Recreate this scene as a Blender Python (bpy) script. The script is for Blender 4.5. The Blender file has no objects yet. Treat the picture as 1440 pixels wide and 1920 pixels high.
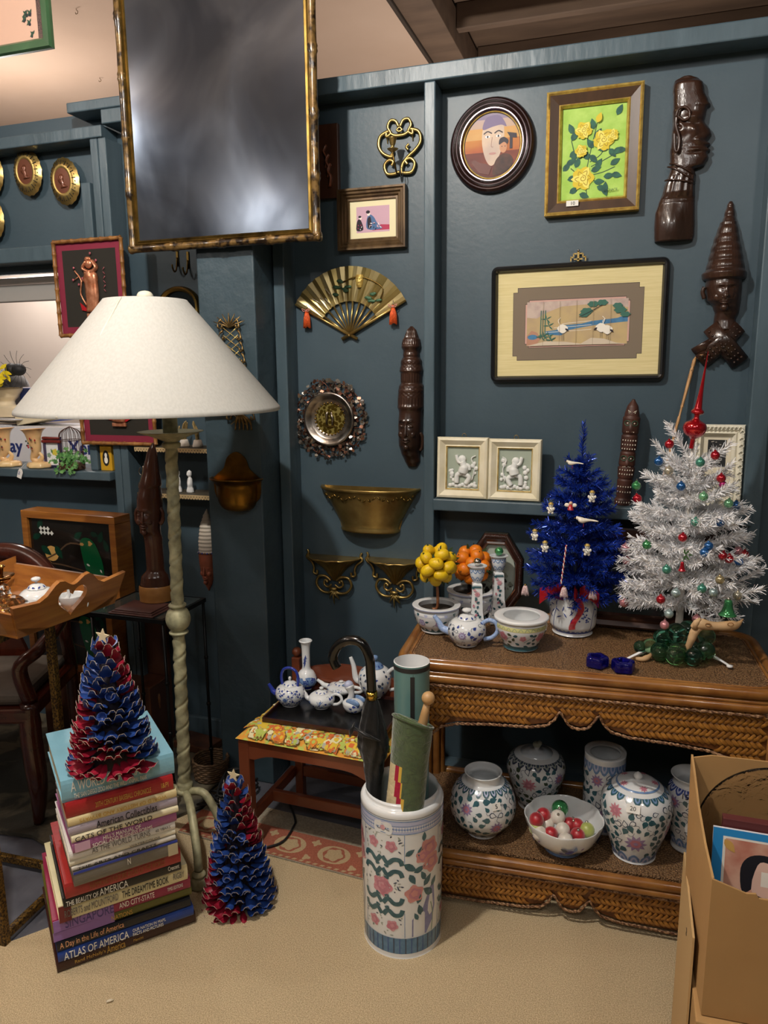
import bpy, bmesh, math, random
from math import sin, cos, pi, sqrt, atan2, radians as RAD
from mathutils import Vector, Matrix, noise
random.seed(7)
SC = bpy.context.scene
COL = SC.collection
# ---------------------------------------------------------------- camera
F_PX = 1400.0; PITCH = RAD(10.7); YAW = RAD(18.3); ROLL = RAD(0.5); CAM_H = 1.5
FW = Vector((-sin(YAW)*cos(PITCH), cos(YAW)*cos(PITCH), -sin(PITCH)))
RT0 = Vector((cos(YAW), sin(YAW), 0.0)); UP0 = RT0.cross(FW)
RT = RT0*cos(ROLL) - UP0*sin(ROLL); UP = RT.cross(FW)
CAM = Vector((0.0, 0.0, CAM_H))
cd = bpy.data.cameras.new('camera'); cam = bpy.data.objects.new('camera', cd); COL.objects.link(cam)
cd.sensor_fit = 'VERTICAL'; cd.sensor_height = 24.0; cd.lens = 24.0*F_PX/1920.0
cd.clip_start = 0.05; cd.clip_end = 60
cam.matrix_world = Matrix(((RT.x, UP.x, -FW.x, CAM.x), (RT.y, UP.y, -FW.y, CAM.y), (RT.z, UP.z, -FW.z, CAM.z), (0, 0, 0, 1)))
SC.camera = cam
# ---------------------------------------------------------------- light
SC.view_settings.view_transform = 'Standard'; SC.view_settings.look = 'None'
SC.view_settings.gamma = 1.0; SC.view_settings.use_curve_mapping = False
SC.view_settings.exposure = 0.0
w = bpy.data.worlds.new('world'); SC.world = w; w.use_nodes = True
w.node_tree.nodes['Background'].inputs[0].default_value = (0.80, 0.9, 1.0, 1)
w.node_tree.nodes['Background'].inputs[1].default_value = 0.07

def lamp(name, loc, power, radius, color, target=None, angle=None, blend=.6):
    l = bpy.data.lights.new(name, 'SPOT' if angle else 'POINT'); l.energy = power; l.color = color
    l.shadow_soft_size = radius
    if angle: l.spot_size = RAD(angle); l.spot_blend = blend
    o = bpy.data.objects.new(name, l); COL.objects.link(o); o.location = loc
    if target: o.rotation_euler = (Vector(target) - Vector(loc)).to_track_quat('-Z', 'Y').to_euler()
    return o
def area(name, loc, power, sx, sy, color, target):
    l = bpy.data.lights.new(name, 'AREA'); l.shape = 'RECTANGLE'; l.size = sx; l.size_y = sy; l.energy = power; l.color = color
    o = bpy.data.objects.new(name, l); COL.objects.link(o); o.location = loc
    o.rotation_euler = (Vector(target) - Vector(loc)).to_track_quat('-Z', 'Y').to_euler()
    return o
lamp('key_spot', (-.95, .78, 2.82), 132, 0.045, (1.0, .95, .87))
lamp('left_spot', (-2.8, .8, 2.82), 26, 0.05, (1.0, .96, .90))
lamp('back_spot', (-3.1, -1.7, 2.8), 25, 0.06, (1.0, .95, .88))
area('soft_fill_area', (-0.2, -1.2, 2.9), 16, 1.2, .3, (1.0, .96, .92), (-.4, 1.2, 0.6))  # broad soft fill added from the front, no tube is fitted here
lamp('right_fill', (.9, .2, 2.85), 26, 0.12, (1.0, .96, .90))  # added fill, lifts the right side and the white tree
lamp('left_room_fill', (-3.0, 3.15, 2.3), 30, 0.12, (1.0, .95, .90))  # unseen fill behind the partition, brightens the far wall and ceiling
lamp('far_room_fill', (-.6, 3.6, 1.9), 38, 0.15, (1.0, .93, .86))  # second unseen fill, added to light the peach ceiling past the partition

# ---------------------------------------------------------------- placing helpers
def ray(x, y): return FW + RT*((x-720.0)/F_PX) + UP*((960.0-y)/F_PX)
def onY(x, y, Y):
    d = ray(x, y); return CAM + d*(Y/d.y)
def onZ(x, y, Z):
    d = ray(x, y); return CAM + d*((Z-CAM_H)/d.z)
def boxY(x0, y0, x1, y1, Y):
    """centre, width, height on a wall plane Y of something seen between the given pixels"""
    cx, cy = (x0+x1)/2, (y0+y1)/2
    a, b = onY(x0, cy, Y), onY(x1, cy, Y); t, u = onY(cx, y0, Y), onY(cx, y1, Y)
    return Vector(((a.x+b.x)/2, Y, (t.z+u.z)/2)), b.x-a.x, t.z-u.z

# ---------------------------------------------------------------- colour and materials
def lin(c):
    if isinstance(c, str):
        c = c.lstrip('#'); c = [int(c[i:i+2], 16)/255 for i in (0, 2, 4)]
    return tuple((v/12.92 if v <= .04045 else ((v+.055)/1.055)**2.4) for v in c[:3]) + (1.0,)
MATS = {}
def mat(key, color, rough=.5, metal=0.0, c2=None, scale=20., lo=.35, hi=.65, bump=0.0, bscale=None, coat=0., trans=0., ior=1.45,
        kind='noise', stretch=(1, 1, 1), emit=None, alpha=1.0, spec=.5, sheen=0., detail=4., coord='Object', dist=0., sub=0.):
    if key in MATS: return MATS[key]
    m = bpy.data.materials.new(key); m.use_nodes = True; nt = m.node_tree; N = nt.nodes; L = nt.links
    b = N['Principled BSDF']; I = b.inputs
    I['Base Color'].default_value = lin(color); I['Roughness'].default_value = rough; I['Metallic'].default_value = metal
    I['Coat Weight'].default_value = coat; I['Coat Roughness'].default_value = .08
    I['Transmission Weight'].default_value = trans; I['IOR'].default_value = ior; I['Alpha'].default_value = alpha
    I['Specular IOR Level'].default_value = spec; I['Sheen Weight'].default_value = sheen
    if sub: I['Subsurface Weight'].default_value = sub; I['Subsurface Radius'].default_value = (.02, .02, .02)
    if emit: I['Emission Color'].default_value = lin(emit[0]); I['Emission Strength'].default_value = emit[1]
    def tex(sc):
        tc = N.new('ShaderNodeTexCoord'); mp = N.new('ShaderNodeMapping'); L.new(tc.outputs[coord], mp.inputs[0])
        mp.inputs['Scale'].default_value = stretch
        if kind == 'voronoi':
            t = N.new('ShaderNodeTexVoronoi'); t.inputs['Scale'].default_value = sc; L.new(mp.outputs[0], t.inputs['Vector']); return t.outputs['Distance']
        if kind == 'wave':
            t = N.new('ShaderNodeTexWave'); t.inputs['Scale'].default_value = sc; t.inputs['Distortion'].default_value = dist; t.inputs['Detail'].default_value = 3
            L.new(mp.outputs[0], t.inputs['Vector']); return t.outputs['Fac']
        t = N.new('ShaderNodeTexNoise'); t.inputs['Scale'].default_value = sc; t.inputs['Detail'].default_value = detail; t.inputs['Distortion'].default_value = dist
        L.new(mp.outputs[0], t.inputs['Vector']); return t.outputs['Fac']
    if c2 is not None:
        r = N.new('ShaderNodeValToRGB'); r.color_ramp.elements[0].position = lo; r.color_ramp.elements[1].position = hi
        r.color_ramp.elements[0].color = lin(color); r.color_ramp.elements[1].color = lin(c2)
        L.new(tex(scale), r.inputs[0]); L.new(r.outputs[0], I['Base Color'])
    if bump:
        bn = N.new('ShaderNodeBump'); bn.inputs['Strength'].default_value = bump; bn.inputs['Distance'].default_value = .004
        L.new(tex(bscale or scale), bn.inputs['Height']); L.new(bn.outputs[0], I['Normal'])
    MATS[key] = m; return m

# ---------------------------------------------------------------- mesh builder
class MB:
    def __init__(s): s.v = []; s.f = []; s.m = []; s.s = []; s.mats = []; s.M = None
    def mi(s, m):
        if m not in s.mats: s.mats.append(m)
        return s.mats.index(m)
    def add(s, vs, fs, m, smooth=False, M=None):
        o = len(s.v); M = M if M is not None else s.M
        if M is not None: vs = [M @ Vector(v) for v in vs]
        s.v += [tuple(v) for v in vs]; k = s.mi(m)
        for f in fs: s.f.append(tuple(i+o for i in f)); s.m.append(k); s.s.append(smooth)
        return s
    def join(s, o, M=None):
        off = len(s.v); s.v += [tuple(M @ Vector(v)) for v in o.v] if M is not None else o.v
        mp = [s.mi(m) for m in o.mats]
        s.f += [tuple(i+off for i in f) for f in o.f]; s.m += [mp[i] for i in o.m]; s.s += o.s
        return s
    def box(s, x0, x1, y0, y1, z0, z1, m, bev=0.0, M=None):
        if bev <= 0:
            vs = [(x, y, z) for x in (x0, x1) for y in (y0, y1) for z in (z0, z1)]
            fs = [(0, 1, 3, 2), (4, 6, 7, 5), (0, 4, 5, 1), (2, 3, 7, 6), (0, 2, 6, 4), (1, 5, 7, 3)]
            return s.add(vs, fs, m, False, M)
        bm = bmesh.new(); bmesh.ops.create_cube(bm, size=1.0)
        for v in bm.verts: v.co = Vector(((x0+x1)/2+v.co.x*(x1-x0), (y0+y1)/2+v.co.y*(y1-y0), (z0+z1)/2+v.co.z*(z1-z0)))
        bmesh.ops.bevel(bm, geom=bm.edges[:], offset=bev, segments=2, affect='EDGES', profile=.5)
        bm.verts.index_update()
        s.add([v.co[:] for v in bm.verts], [tuple(v.index for v in f.verts) for f in bm.faces], m, False, M); bm.free(); return s
    def lathe(s, prof, m, seg=32, c=(0, 0, 0), sx=1., sy=1., smooth=True, M=None, a0=0., a1=2*pi, wob=None, mfun=None):
        full = abs(a1-a0-2*pi) < 1e-6; n = seg if full else seg+1; vs = []
        for (r, z) in prof:
            for i in range(n):
                a = a0+(a1-a0)*i/seg; rr = r*(wob(a, z) if wob else 1)
                vs.append((c[0]+rr*cos(a)*sx, c[1]+rr*sin(a)*sy, c[2]+z))
        fs = []
        for j in range(len(prof)-1):
            for i in range(seg):
                k = (i+1) % n if full else i+1
                fs.append((j*n+i, j*n+k, (j+1)*n+k, (j+1)*n+i))
        if not mfun: return s.add(vs, fs, m, smooth, M)
        for mm in set(mfun(prof[j][1]) for j in range(len(prof)-1)):
            s.add(vs, [f for q, f in enumerate(fs) if mfun(prof[q//seg][1]) is mm], mm, smooth, M)
        return s
    def tube(s, pts, r, m, seg=8, smooth=True, caps=True, M=None, flat=1.0, closed=False):
        pts = [Vector(p) for p in pts]; n = len(pts)
        rs = r if isinstance(r, (list, tuple)) else [r]*n
        vs = []; prev = None
        for i, p in enumerate(pts):
            if closed: t = pts[(i+1) % n]-pts[i-1]
            else: t = (pts[min(i+1, n-1)]-pts[max(i-1, 0)])
            if t.length < 1e-9: t = Vector((0, 0, 1))
            t.normalize()
            if prev is None:
                a = Vector((0, 0, 1)) if abs(t.z) < .9 else Vector((1, 0, 0)); u = t.cross(a).normalized()
            else:
                u = (prev-t*prev.dot(t)); u = u.normalized() if u.length > 1e-6 else t.orthogonal().normalized()
            prev = u; w_ = t.cross(u)
            for k in range(seg):
                a = 2*pi*k/seg; vs.append(p+u*cos(a)*rs[i]+w_*sin(a)*rs[i]*flat)
        fs = []
        for i in range(n if closed else n-1):
            j = (i+1) % n
            for k in range(seg):
                l = (k+1) % seg; fs.append((i*seg+k, i*seg+l, j*seg+l, j*seg+k))
        if caps and not closed: fs += [tuple(range(seg))[::-1], tuple((n-1)*seg+k for k in range(seg))]
        return s.add(vs, fs, m, smooth, M)
    def ball(s, c, r, m, seg=16, rings=8, sc=(1, 1, 1), M=None, rot=None):
        vs = []; fs = []
        for j in range(rings+1):
            th = pi*j/rings
            if j in (0, rings): vs.append(Vector((0, 0, r*cos(th)))); continue
            for i in range(seg): a = 2*pi*i/seg; vs.append(Vector((r*sin(th)*cos(a), r*sin(th)*sin(a), r*cos(th))))
        ix = lambda j, i: 0 if j == 0 else (len(vs)-1 if j == rings else 1+(j-1)*seg+i % seg)
        for j in range(rings):
            for i in range(seg):
                if j == 0: fs.append((0, ix(1, i), ix(1, i+1)))
                elif j == rings-1: fs.append((ix(j, i), len(vs)-1, ix(j, i+1)))
                else: fs.append((ix(j, i), ix(j+1, i), ix(j+1, i+1), ix(j, i+1)))
        vs = [Vector((v.x*sc[0], v.y*sc[1], v.z*sc[2])) for v in vs]
        if rot is not None: vs = [rot @ v for v in vs]
        return s.add([v+Vector(c) for v in vs], fs, m, True, M)
    def poly(s, pts, m, thick=0.0, M=None, smooth=False):
        """pts: (x, z) outline facing -Y at y=0; extruded back to y=+thick"""
        n = len(pts)
        area_ = sum(pts[i][0]*pts[(i+1) % n][1]-pts[(i+1) % n][0]*pts[i][1] for i in range(n))
        if area_ < 0: pts = pts[::-1]
        if thick <= 0: return s.add([(p[0], 0, p[1]) for p in pts], [tuple(range(n))], m, smooth, M)
        vs = [(p[0], 0, p[1]) for p in pts]+[(p[0], thick, p[1]) for p in pts]
        fs = [tuple(range(n)), tuple(range(2*n-1, n-1, -1))]+[(i, i+n, (i+1) % n+n, (i+1) % n) for i in range(n)]
        return s.add(vs, fs, m, smooth, M)
    def ring(s, outer, inner, m, y0=0., y1=.01, yi=None, M=None, smooth=False):
        """frame moulding between two matching (x,z) loops; outer at y0 front, inner at yi front"""
        n = len(outer); yi = y0 if yi is None else yi
        vs = [(p[0], y0, p[1]) for p in outer]+[(p[0], yi, p[1]) for p in inner]+[(p[0], y1, p[1]) for p in inner]+[(p[0], y1, p[1]) for p in outer]
        fs = []
        for i in range(n):
            j = (i+1) % n
            for a in range(4): b = (a+1) % 4; fs.append((a*n+i, a*n+j, b*n+j, b*n+i))
        return s.add(vs, fs, m, smooth, M)

def link_obj(name, mb, parent=None):
    me = bpy.data.meshes.new(name); me.from_pydata(mb.v, [], mb.f)
    for m in mb.mats: me.materials.append(m)
    me.polygons.foreach_set('material_index', mb.m); me.polygons.foreach_set('use_smooth', mb.s)
    me.validate(); me.update()
    bm = bmesh.new(); bm.from_mesh(me); bmesh.ops.recalc_face_normals(bm, faces=bm.faces[:]) if mb.__dict__.get('fix', True) else None
    bm.to_mesh(me); bm.free()
    o = bpy.data.objects.new(name, me); COL.objects.link(o)
    if parent: o.parent = parent
    return o
def tag(o, label=None, cat=None, group=None, kind=None):
    if label: o['label'] = label
    if cat: o['category'] = cat
    if group: o['group'] = group
    if kind: o['kind'] = kind
    return o
def place(o, loc, rz=0., rx=0., ry=0.):
    o.location = loc; o.rotation_euler = (rx, ry, rz); return o
def thing(name, label, cat, loc=(0, 0, 0), rz=0., group=None, rx=0., ry=0.):
    o = bpy.data.objects.new(name, None); COL.objects.link(o); o.empty_display_size = .02
    place(o, loc, rz, rx, ry); return tag(o, label, cat, group)
def solo(name, mb, label, cat, loc=(0, 0, 0), rz=0., group=None, rx=0., ry=0.):
    return tag(place(link_obj(name, mb), loc, rz, rx, ry), label, cat, group)
def struct(name, mb): return tag(link_obj(name, mb), kind='structure')
def copy_tree(o, parent=None):
    c = o.copy(); COL.objects.link(c); c.parent = parent
    for ch in list(o.children): copy_tree(ch, c)
    return c
def clone(o, label, loc, rz=0., rx=0., ry=0., scale=None):
    c = copy_tree(o); place(c, loc, rz, rx, ry); c['label'] = label
    if scale: c.scale = scale if hasattr(scale, '__len__') else (scale,)*3
    return c
def rect(w, h, cx=0., cz=0.): return [(cx-w/2, cz-h/2), (cx+w/2, cz-h/2), (cx+w/2, cz+h/2), (cx-w/2, cz+h/2)]
def rrect(w, h, r, n=5, cx=0., cz=0.):
    out = []
    for (sx, sz, a) in ((1, -1, -pi/2), (1, 1, 0), (-1, 1, pi/2), (-1, -1, pi)):
        for k in range(n+1):
            t = a+pi/2*k/n; out.append((cx+sx*(w/2-r)+r*cos(t), cz+sz*(h/2-r)+r*sin(t)))
    return out
def ell(rx, rz, n=40, cx=0., cz=0.): return [(cx+rx*cos(2*pi*i/n), cz+rz*sin(2*pi*i/n)) for i in range(n)]
def T(x=0, y=0, z=0, rz=0., rx=0., ry=0., s=1.):
    M = Matrix.Translation((x, y, z)) @ Matrix.Rotation(rz, 4, 'Z') @ Matrix.Rotation(ry, 4, 'Y') @ Matrix.Rotation(rx, 4, 'X')
    return M @ Matrix.Diagonal((s, s, s, 1)) if not hasattr(s, '__len__') else M @ Matrix.Diagonal((s[0], s[1], s[2], 1))
def smooth_path(pts, k=6, closed=False):
    P_ = [Vector(p) for p in pts]; n = len(P_); out = []
    rng = range(n) if closed else range(n-1)
    for i in rng:
        if closed: a, b, c, d = P_[i-1], P_[i], P_[(i+1) % n], P_[(i+2) % n]
        else: a, b, c, d = P_[max(i-1, 0)], P_[i], P_[i+1], P_[min(i+2, n-1)]
        for j in range(k):
            t = j/k; out.append(.5*((2*b)+(c-a)*t+(2*a-5*b+4*c-d)*t*t+(3*b-a-3*c+d)*t**3))
    if not closed: out.append(P_[-1])
    return out
def sp2(pts, k=6, closed=True): return [(v.x, v.z) for v in smooth_path([(p[0], 0, p[1]) for p in pts], k, closed)]
def sprof(pts, k=5): return [(max(v.x, 0.), v.z) for v in smooth_path([(p[0], 0, p[1]) for p in pts], k)]
def text_mb(mb, s, size, m, M, depth=.0004, align='LEFT', font_w=1.0, bold=0.0, fit=None):
    cu = bpy.data.curves.new('lettering', 'FONT'); cu.body = s; cu.size = size or 1.0; cu.extrude = depth; cu.align_x = align; cu.offset = bold; cu.resolution_u = 3
    o = bpy.data.objects.new('lettering', cu); me = bpy.data.meshes.new_from_object(o)
    if fit: b_ = [v.co for v in me.vertices]; x0 = min(v.x for v in b_); y0 = min(v.y for v in b_); M = M @ Matrix.Diagonal((fit[0]/(max(v.x for v in b_)-x0), fit[1]/(max(v.y for v in b_)-y0), depth/max(max(v.z for v in b_), 1e-6), 1)) @ Matrix.Translation((-x0, -y0, 0))
    W_ = M @ Matrix.Diagonal((font_w, 1, 1, 1))
    mb.add([W_ @ v.co for v in me.vertices], [tuple(p.vertices) for p in me.polygons], m, False)
    bpy.data.objects.remove(o); bpy.data.curves.remove(cu); bpy.data.meshes.remove(me)
# text frame facing -Y: text local x->x, y->z
FACE = Matrix(((1, 0, 0, 0), (0, 0, -1, 0), (0, 1, 0, 0), (0, 0, 0, 1)))
# ================================================================ SETTING
YS, YP, YC = 2.40, 2.49, 2.27      # stud faces, recessed panel, front of the heavy post
teal = mat('teal_paint', '#3c4d57', .42, c2='#43545e', scale=3.0, bump=.12, bscale=60, spec=.5)
teal_wood = mat('teal_painted_wood', '#42535c', .38, c2='#4d5f69', scale=14, bump=.6, bscale=26, stretch=(1, 1, .25))
carpet_m = mat('beige_carpet', '#bda681', .95, c2='#e6d2ac', scale=330, bump=1.0, bscale=500, spec=.1, detail=3)
concrete_m = mat('dark_grey_floor', '#5d5e66', .45, c2='#494a52', scale=9, bump=.3, bscale=30)
cream_ceiling = mat('peach_ceiling_board', '#cdb09a', .8, c2='#c6a891', scale=2.0, bump=.1, bscale=80)
brown_wood = mat('brown_ceiling_wood', '#6d5644', .7, c2='#5a4637', scale=12, bump=.3, stretch=(.2, 1, 1))
white_wall = mat('warm_white_wall', '#e9d9cc', .8, c2='#e2d1c4', scale=3)
dark_room = mat('far_room_paint', '#6a6a68', .8)

mb = MB().box(-5, 3, -3.5, 5, -.05, 0, concrete_m); struct('floor', mb)
# walls: panel recessed between studs, with an opening on the left
panel = MB()
RX1 = .62
xw1 = onY(163, 760, YP).x      # right edge of the left opening
zt = onY(60, 505, YS).z; zb = onY(100, 880, YS).z
panel.box(xw1, RX1+.3, YP, YP+.03, 0, 2.44, teal)
panel.box(-4.2, xw1, YP, YP+.03, zt, 2.44, teal); panel.box(-4.2, xw1, YP, YP+.03, 0, zb-.02, teal)
struct('wall_back', panel)
def beam(name, x0, x1, y0, y1, z0, z1, m=teal_wood, bev=.004): return struct(name, MB().box(x0, x1, y0, y1, z0, z1, m, bev))
zpl1 = onY(1200, 63, YS).z; zpl0 = zpl1-.045
xs0, xs1 = onY(794.5, 500, YS).x, onY(815, 500, YS).x
zh = onY(60, 490, YS).z
# top plates
xa = onY(125, 200, YS).x
beam('trim_1', -4.2, onY(186, 200, YS).x, YS, YP, zpl0-.045, zpl0-.004)
beam('trim_2', onY(187, 200, YS).x, RX1+.3, YS, YP, zpl0-.004-.0*1, zpl1)
beam('trim_3', xa, onY(560, 150, YS).x, YS-.003, YP, zpl1, zpl1+.035)
# studs
beam('trim_4', xs0, xs1, YS, YP, 0, zpl0-.005)
beam('trim_5', onY(525, 900, YS).x, onY(545, 900, YS).x, YS, YP, 0, zpl0-.005)
beam('trim_6', onY(185, 300, YS).x, onY(200, 300, YS).x, YS, YP, 0, zpl0-.047)
beam('trim_7', onY(170, 300, YS).x, onY(184, 300, YS).x, YS, YP, 0, zpl0-.047)
beam('trim_8', onY(165, 420, YS).x-.03, onY(170, 420, YS).x-.001, YS+.012, YP, zh+.056, onY(160, 340, YS).z)
beam('trim_40', onY(148, 640, YS).x, onY(162, 640, YS).x, YS+.008, YP-.001, zb+.001, zh-.001)
beam('trim_9', onY(1412, 700, YS).x, onY(1436, 700, YS).x+.02, YS, YP, 0, zpl0-.005)
# heavy post, corner blocks
cx0, cx1 = onY(384, 800, YC).x, onY(487, 800, YC).x
cm = mat('post_paint', '#36464e', .36, c2='#3f4f58', scale=5, bump=1.0, bscale=17)
struct('trim_10', MB().box(cx0, cx1, YC, YP-.002, 0, onY(430, 150, YC).z-.02, cm, .005))
# ledge under the cream frames
zl1 = onY(915, 938, YS).z; zl0 = onY(915, 960, YS).z
beam('trim_11', xs1+.001, onY(1412, 945, YS).x-.001, YS-.02, YP, zl0, zl1)
beam('trim_12', xs1+.001, onY(1412, 1390, YS).x-.002, YS+.02, YP, 0.02, .10)
# left window sill and header
beam('trim_13', -4.2, onY(211, 880, YS).x, YS-.02, YP+.1, zb-.035, zb)
zh = onY(60, 490, YS).z
beam('trim_14', -4.2, onY(171, 480, YS).x-.001, YS+.005, YP+.03, zh-.0, zh+.055)
beam('trim_15', onY(188, 1150, YS).x, cx0-.002, YP-.02, YP, 0.001, .11)
struct('wall_far', MB().box(-5, 3, 5.0, 5.05, 0, 3.2, white_wall))
struct('wall_far_room', MB().box(-4.6, -1.6, 3.6, 3.65, 0, 2.45, white_wall))
# blind header in the opening
bl = mat('aluminium_rail', '#b9b2ab', .35, .6)
struct('window_1', MB().box(-4.2, onY(110, 520, YP+.05).x, YP+.031, YP+.09, zt-.03, zt-.008, bl, .004).box(-4.2, onY(112, 540, YP+.05).x, YP+.045, YP+.08, zt-.10, zt-.035, mat('blind_stack', '#9d9a96', .6), .004))
# ceiling: peach board beside a timber bay, well above the partition wall
cz = 2.98
ce = MB()
e0, e1 = onZ(737, 0, cz), onZ(798, 107, cz); sl = (e1.x-e0.x)/(e1.y-e0.y); bx = e1.x
ce.box(-5, bx, -3.5, 5.0, cz, cz+.02, cream_ceiling)
struct('ceiling', ce)
beam('trim_16', bx+.001, bx+.018, -3.4, 4.99, cz-.012, cz+.14, mat('beam_dark', '#3d3026', .8))
beam('trim_17', bx+.020, bx+.17, -3.4, 4.99, cz-.002, cz+.15, brown_wood)
for i in range(16):
    yy = -3.3+.5*i; beam('trim_%d' % (18+i), bx+.172, 2.99, yy, yy+.05, cz+.06, cz+.17, brown_wood)
struct('ceiling_timber', MB().box(bx-.1, 3, -3.5, 5, cz+.171, cz+.2, brown_wood))
struct('wall_front', MB().box(-5, 3, -3.55, -3.5, 0, cz+.2, dark_room))
struct('wall_left', MB().box(-5.05, -5, -3.5, 5, 0, cz+.2, dark_room))
struct('wall_right', MB().box(3, 3.05, -3.5, 5, 0, cz+.2, dark_room).box(RX1+.3, 3, YP, YP+.03, 0, 2.44, teal))
# carpet over the floor
cpts = [onZ(90, 1740, 0), onZ(100, 1600, 0), onZ(360, 1560, 0)]
def slab(name, pts, z0, z1, m, label=None, cat=None):
    n = len(pts); mb = MB(); c = sum((Vector((p[0], p[1], 0)) for p in pts), Vector())/n
    vs = [(p[0]-c.x, p[1]-c.y, 0) for p in pts]+[(p[0]-c.x, p[1]-c.y, z1-z0) for p in pts]
    mb.add(vs, [tuple(range(n))[::-1], tuple(range(n, 2*n))]+[(i, (i+1) % n, n+(i+1) % n, n+i) for i in range(n)], m)
    return solo(name, mb, label, cat, (c.x, c.y, z0))
# ================================================================ SHARED MATERIALS
brass = mat('aged_brass', '#b8a062', .33, .85, c2='#84693a', scale=16, lo=.3, hi=.75, bump=.15, bscale=40)
brass_d = mat('dark_brass', '#8a7038', .4, .95, c2='#4b3a1c', scale=22, lo=.3, hi=.7)
gold = mat('gold_leaf', '#dcc06a', .3, .45, c2='#b8924a', scale=60, bump=.2)
copper = mat('bright_copper', '#d98d62', .28, 1.0, c2='#a85a38', scale=40)
silver = mat('tarnished_silver', '#b5aca2', .3, 1.0, c2='#7c746c', scale=30)
dark_wood = mat('dark_carved_wood', '#3d271d', .28, c2='#261810', scale=9, coat=.35, bump=.35, bscale=70, stretch=(1, 1, .3))
walnut = mat('walnut_wood', '#5b3826', .35, c2='#3f2518', scale=14, coat=.25, stretch=(1, 1, .15))
ebony = mat('black_lacquer', '#15130f', .3, coat=.4)
pewter_frame = mat('bronze_frame', '#6c5539', .38, .35, c2='#493722', scale=40, stretch=(1, 1, .2))
cream = mat('cream_paint', '#e3dcc4', .5, c2='#d6cdb0', scale=16)
ivory = mat('ivory_card', '#e6dcb4', .8)
glass_m = mat('clear_glass', '#ffffff', .02, trans=1.0, ior=1.45)
blackish = mat('matt_black', '#1b1c1e', .6)
white_gloss = mat('white_glaze', '#e9eaea', .12, coat=.6)
red_m = mat('lacquer_red', '#a31822', .3, coat=.5)

def moulding(mb, w, h, steps, y_back=0.0, r=0.0, loopf=None):
    """picture frame: steps = [(inset, -y toward viewer, material of strip to next)]"""
    lf = loopf or ((lambda i: rrect(w-2*i, h-2*i, max(r-i, .0005))) if r else (lambda i: rect(w-2*i, h-2*i)))
    L0 = lf(steps[0][0]); n = len(L0); m0 = steps[0][2]
    vs = [(p[0], y_back, p[1]) for p in L0]+[(p[0], -steps[0][1], p[1]) for p in L0]
    mb.add(vs, [(i, (i+1) % n, n+(i+1) % n, n+i) for i in range(n)], m0)
    for a, b in zip(steps, steps[1:]):
        A_, B_ = lf(a[0]), lf(b[0])
        vs = [(p[0], -a[1], p[1]) for p in A_]+[(p[0], -b[1], p[1]) for p in B_]
        mb.add(vs, [(i, (i+1) % n, n+(i+1) % n, n+i) for i in range(n)], a[2])
    return mb
class Art:
    """paint-like flat shapes laid on one another on a board facing -Y"""
    def __init__(s, y=0.0, step=.00007): s.mb = MB(); s.y = y; s.k = 0; s.st = step
    def p(s, pts, m, M=None):
        s.k += 1
        MM = Matrix.Translation((0, s.y-s.k*s.st, 0))
        if M is not None: MM = MM @ M
        s.mb.poly(pts, m, 0, MM); return s
    def line(s, pts, w, m, k=4, taper=False):
        pp = sp2(pts, k, False) if len(pts) > 2 else pts; L_, R_ = [], []
        for i, q in enumerate(pp):
            a, b = pp[max(i-1, 0)], pp[min(i+1, len(pp)-1)]; dx, dz = b[0]-a[0], b[1]-a[1]; l = sqrt(dx*dx+dz*dz) or 1
            ww = w/2*(1-.85*i/(len(pp)-1) if taper else 1); L_.append((q[0]-dz/l*ww, q[1]+dx/l*ww)); R_.append((q[0]+dz/l*ww, q[1]-dx/l*ww))
        s.k += 1
        n = len(pp); y = s.y-s.k*s.st
        s.mb.add([(p[0], y, p[1]) for p in L_+R_], [(i, n+i, n+i+1, i+1) for i in range(n-1)], m); return s
def leaf_pts(l, w, cx=0, cz=0, a=0., n=5):
    up_ = [(l*i/n, w/2*sin(pi*(i/n)**.8)) for i in range(n+1)]; dn = [(x, -z) for x, z in up_[1:-1]][::-1]
    return [(cx+x*cos(a)-z*sin(a), cz+x*sin(a)+z*cos(a)) for x, z in up_+dn]
def blob_pts(r, cx, cz, k=5, amp=.15, n=20, a0=0., sx=1., sz=1.):
    return [(cx+sx*r*(1+amp*cos(k*(2*pi*i/n)+a0))*cos(2*pi*i/n), cz+sz*r*(1+amp*cos(k*(2*pi*i/n)+a0))*sin(2*pi*i/n)) for i in range(n)]

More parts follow.
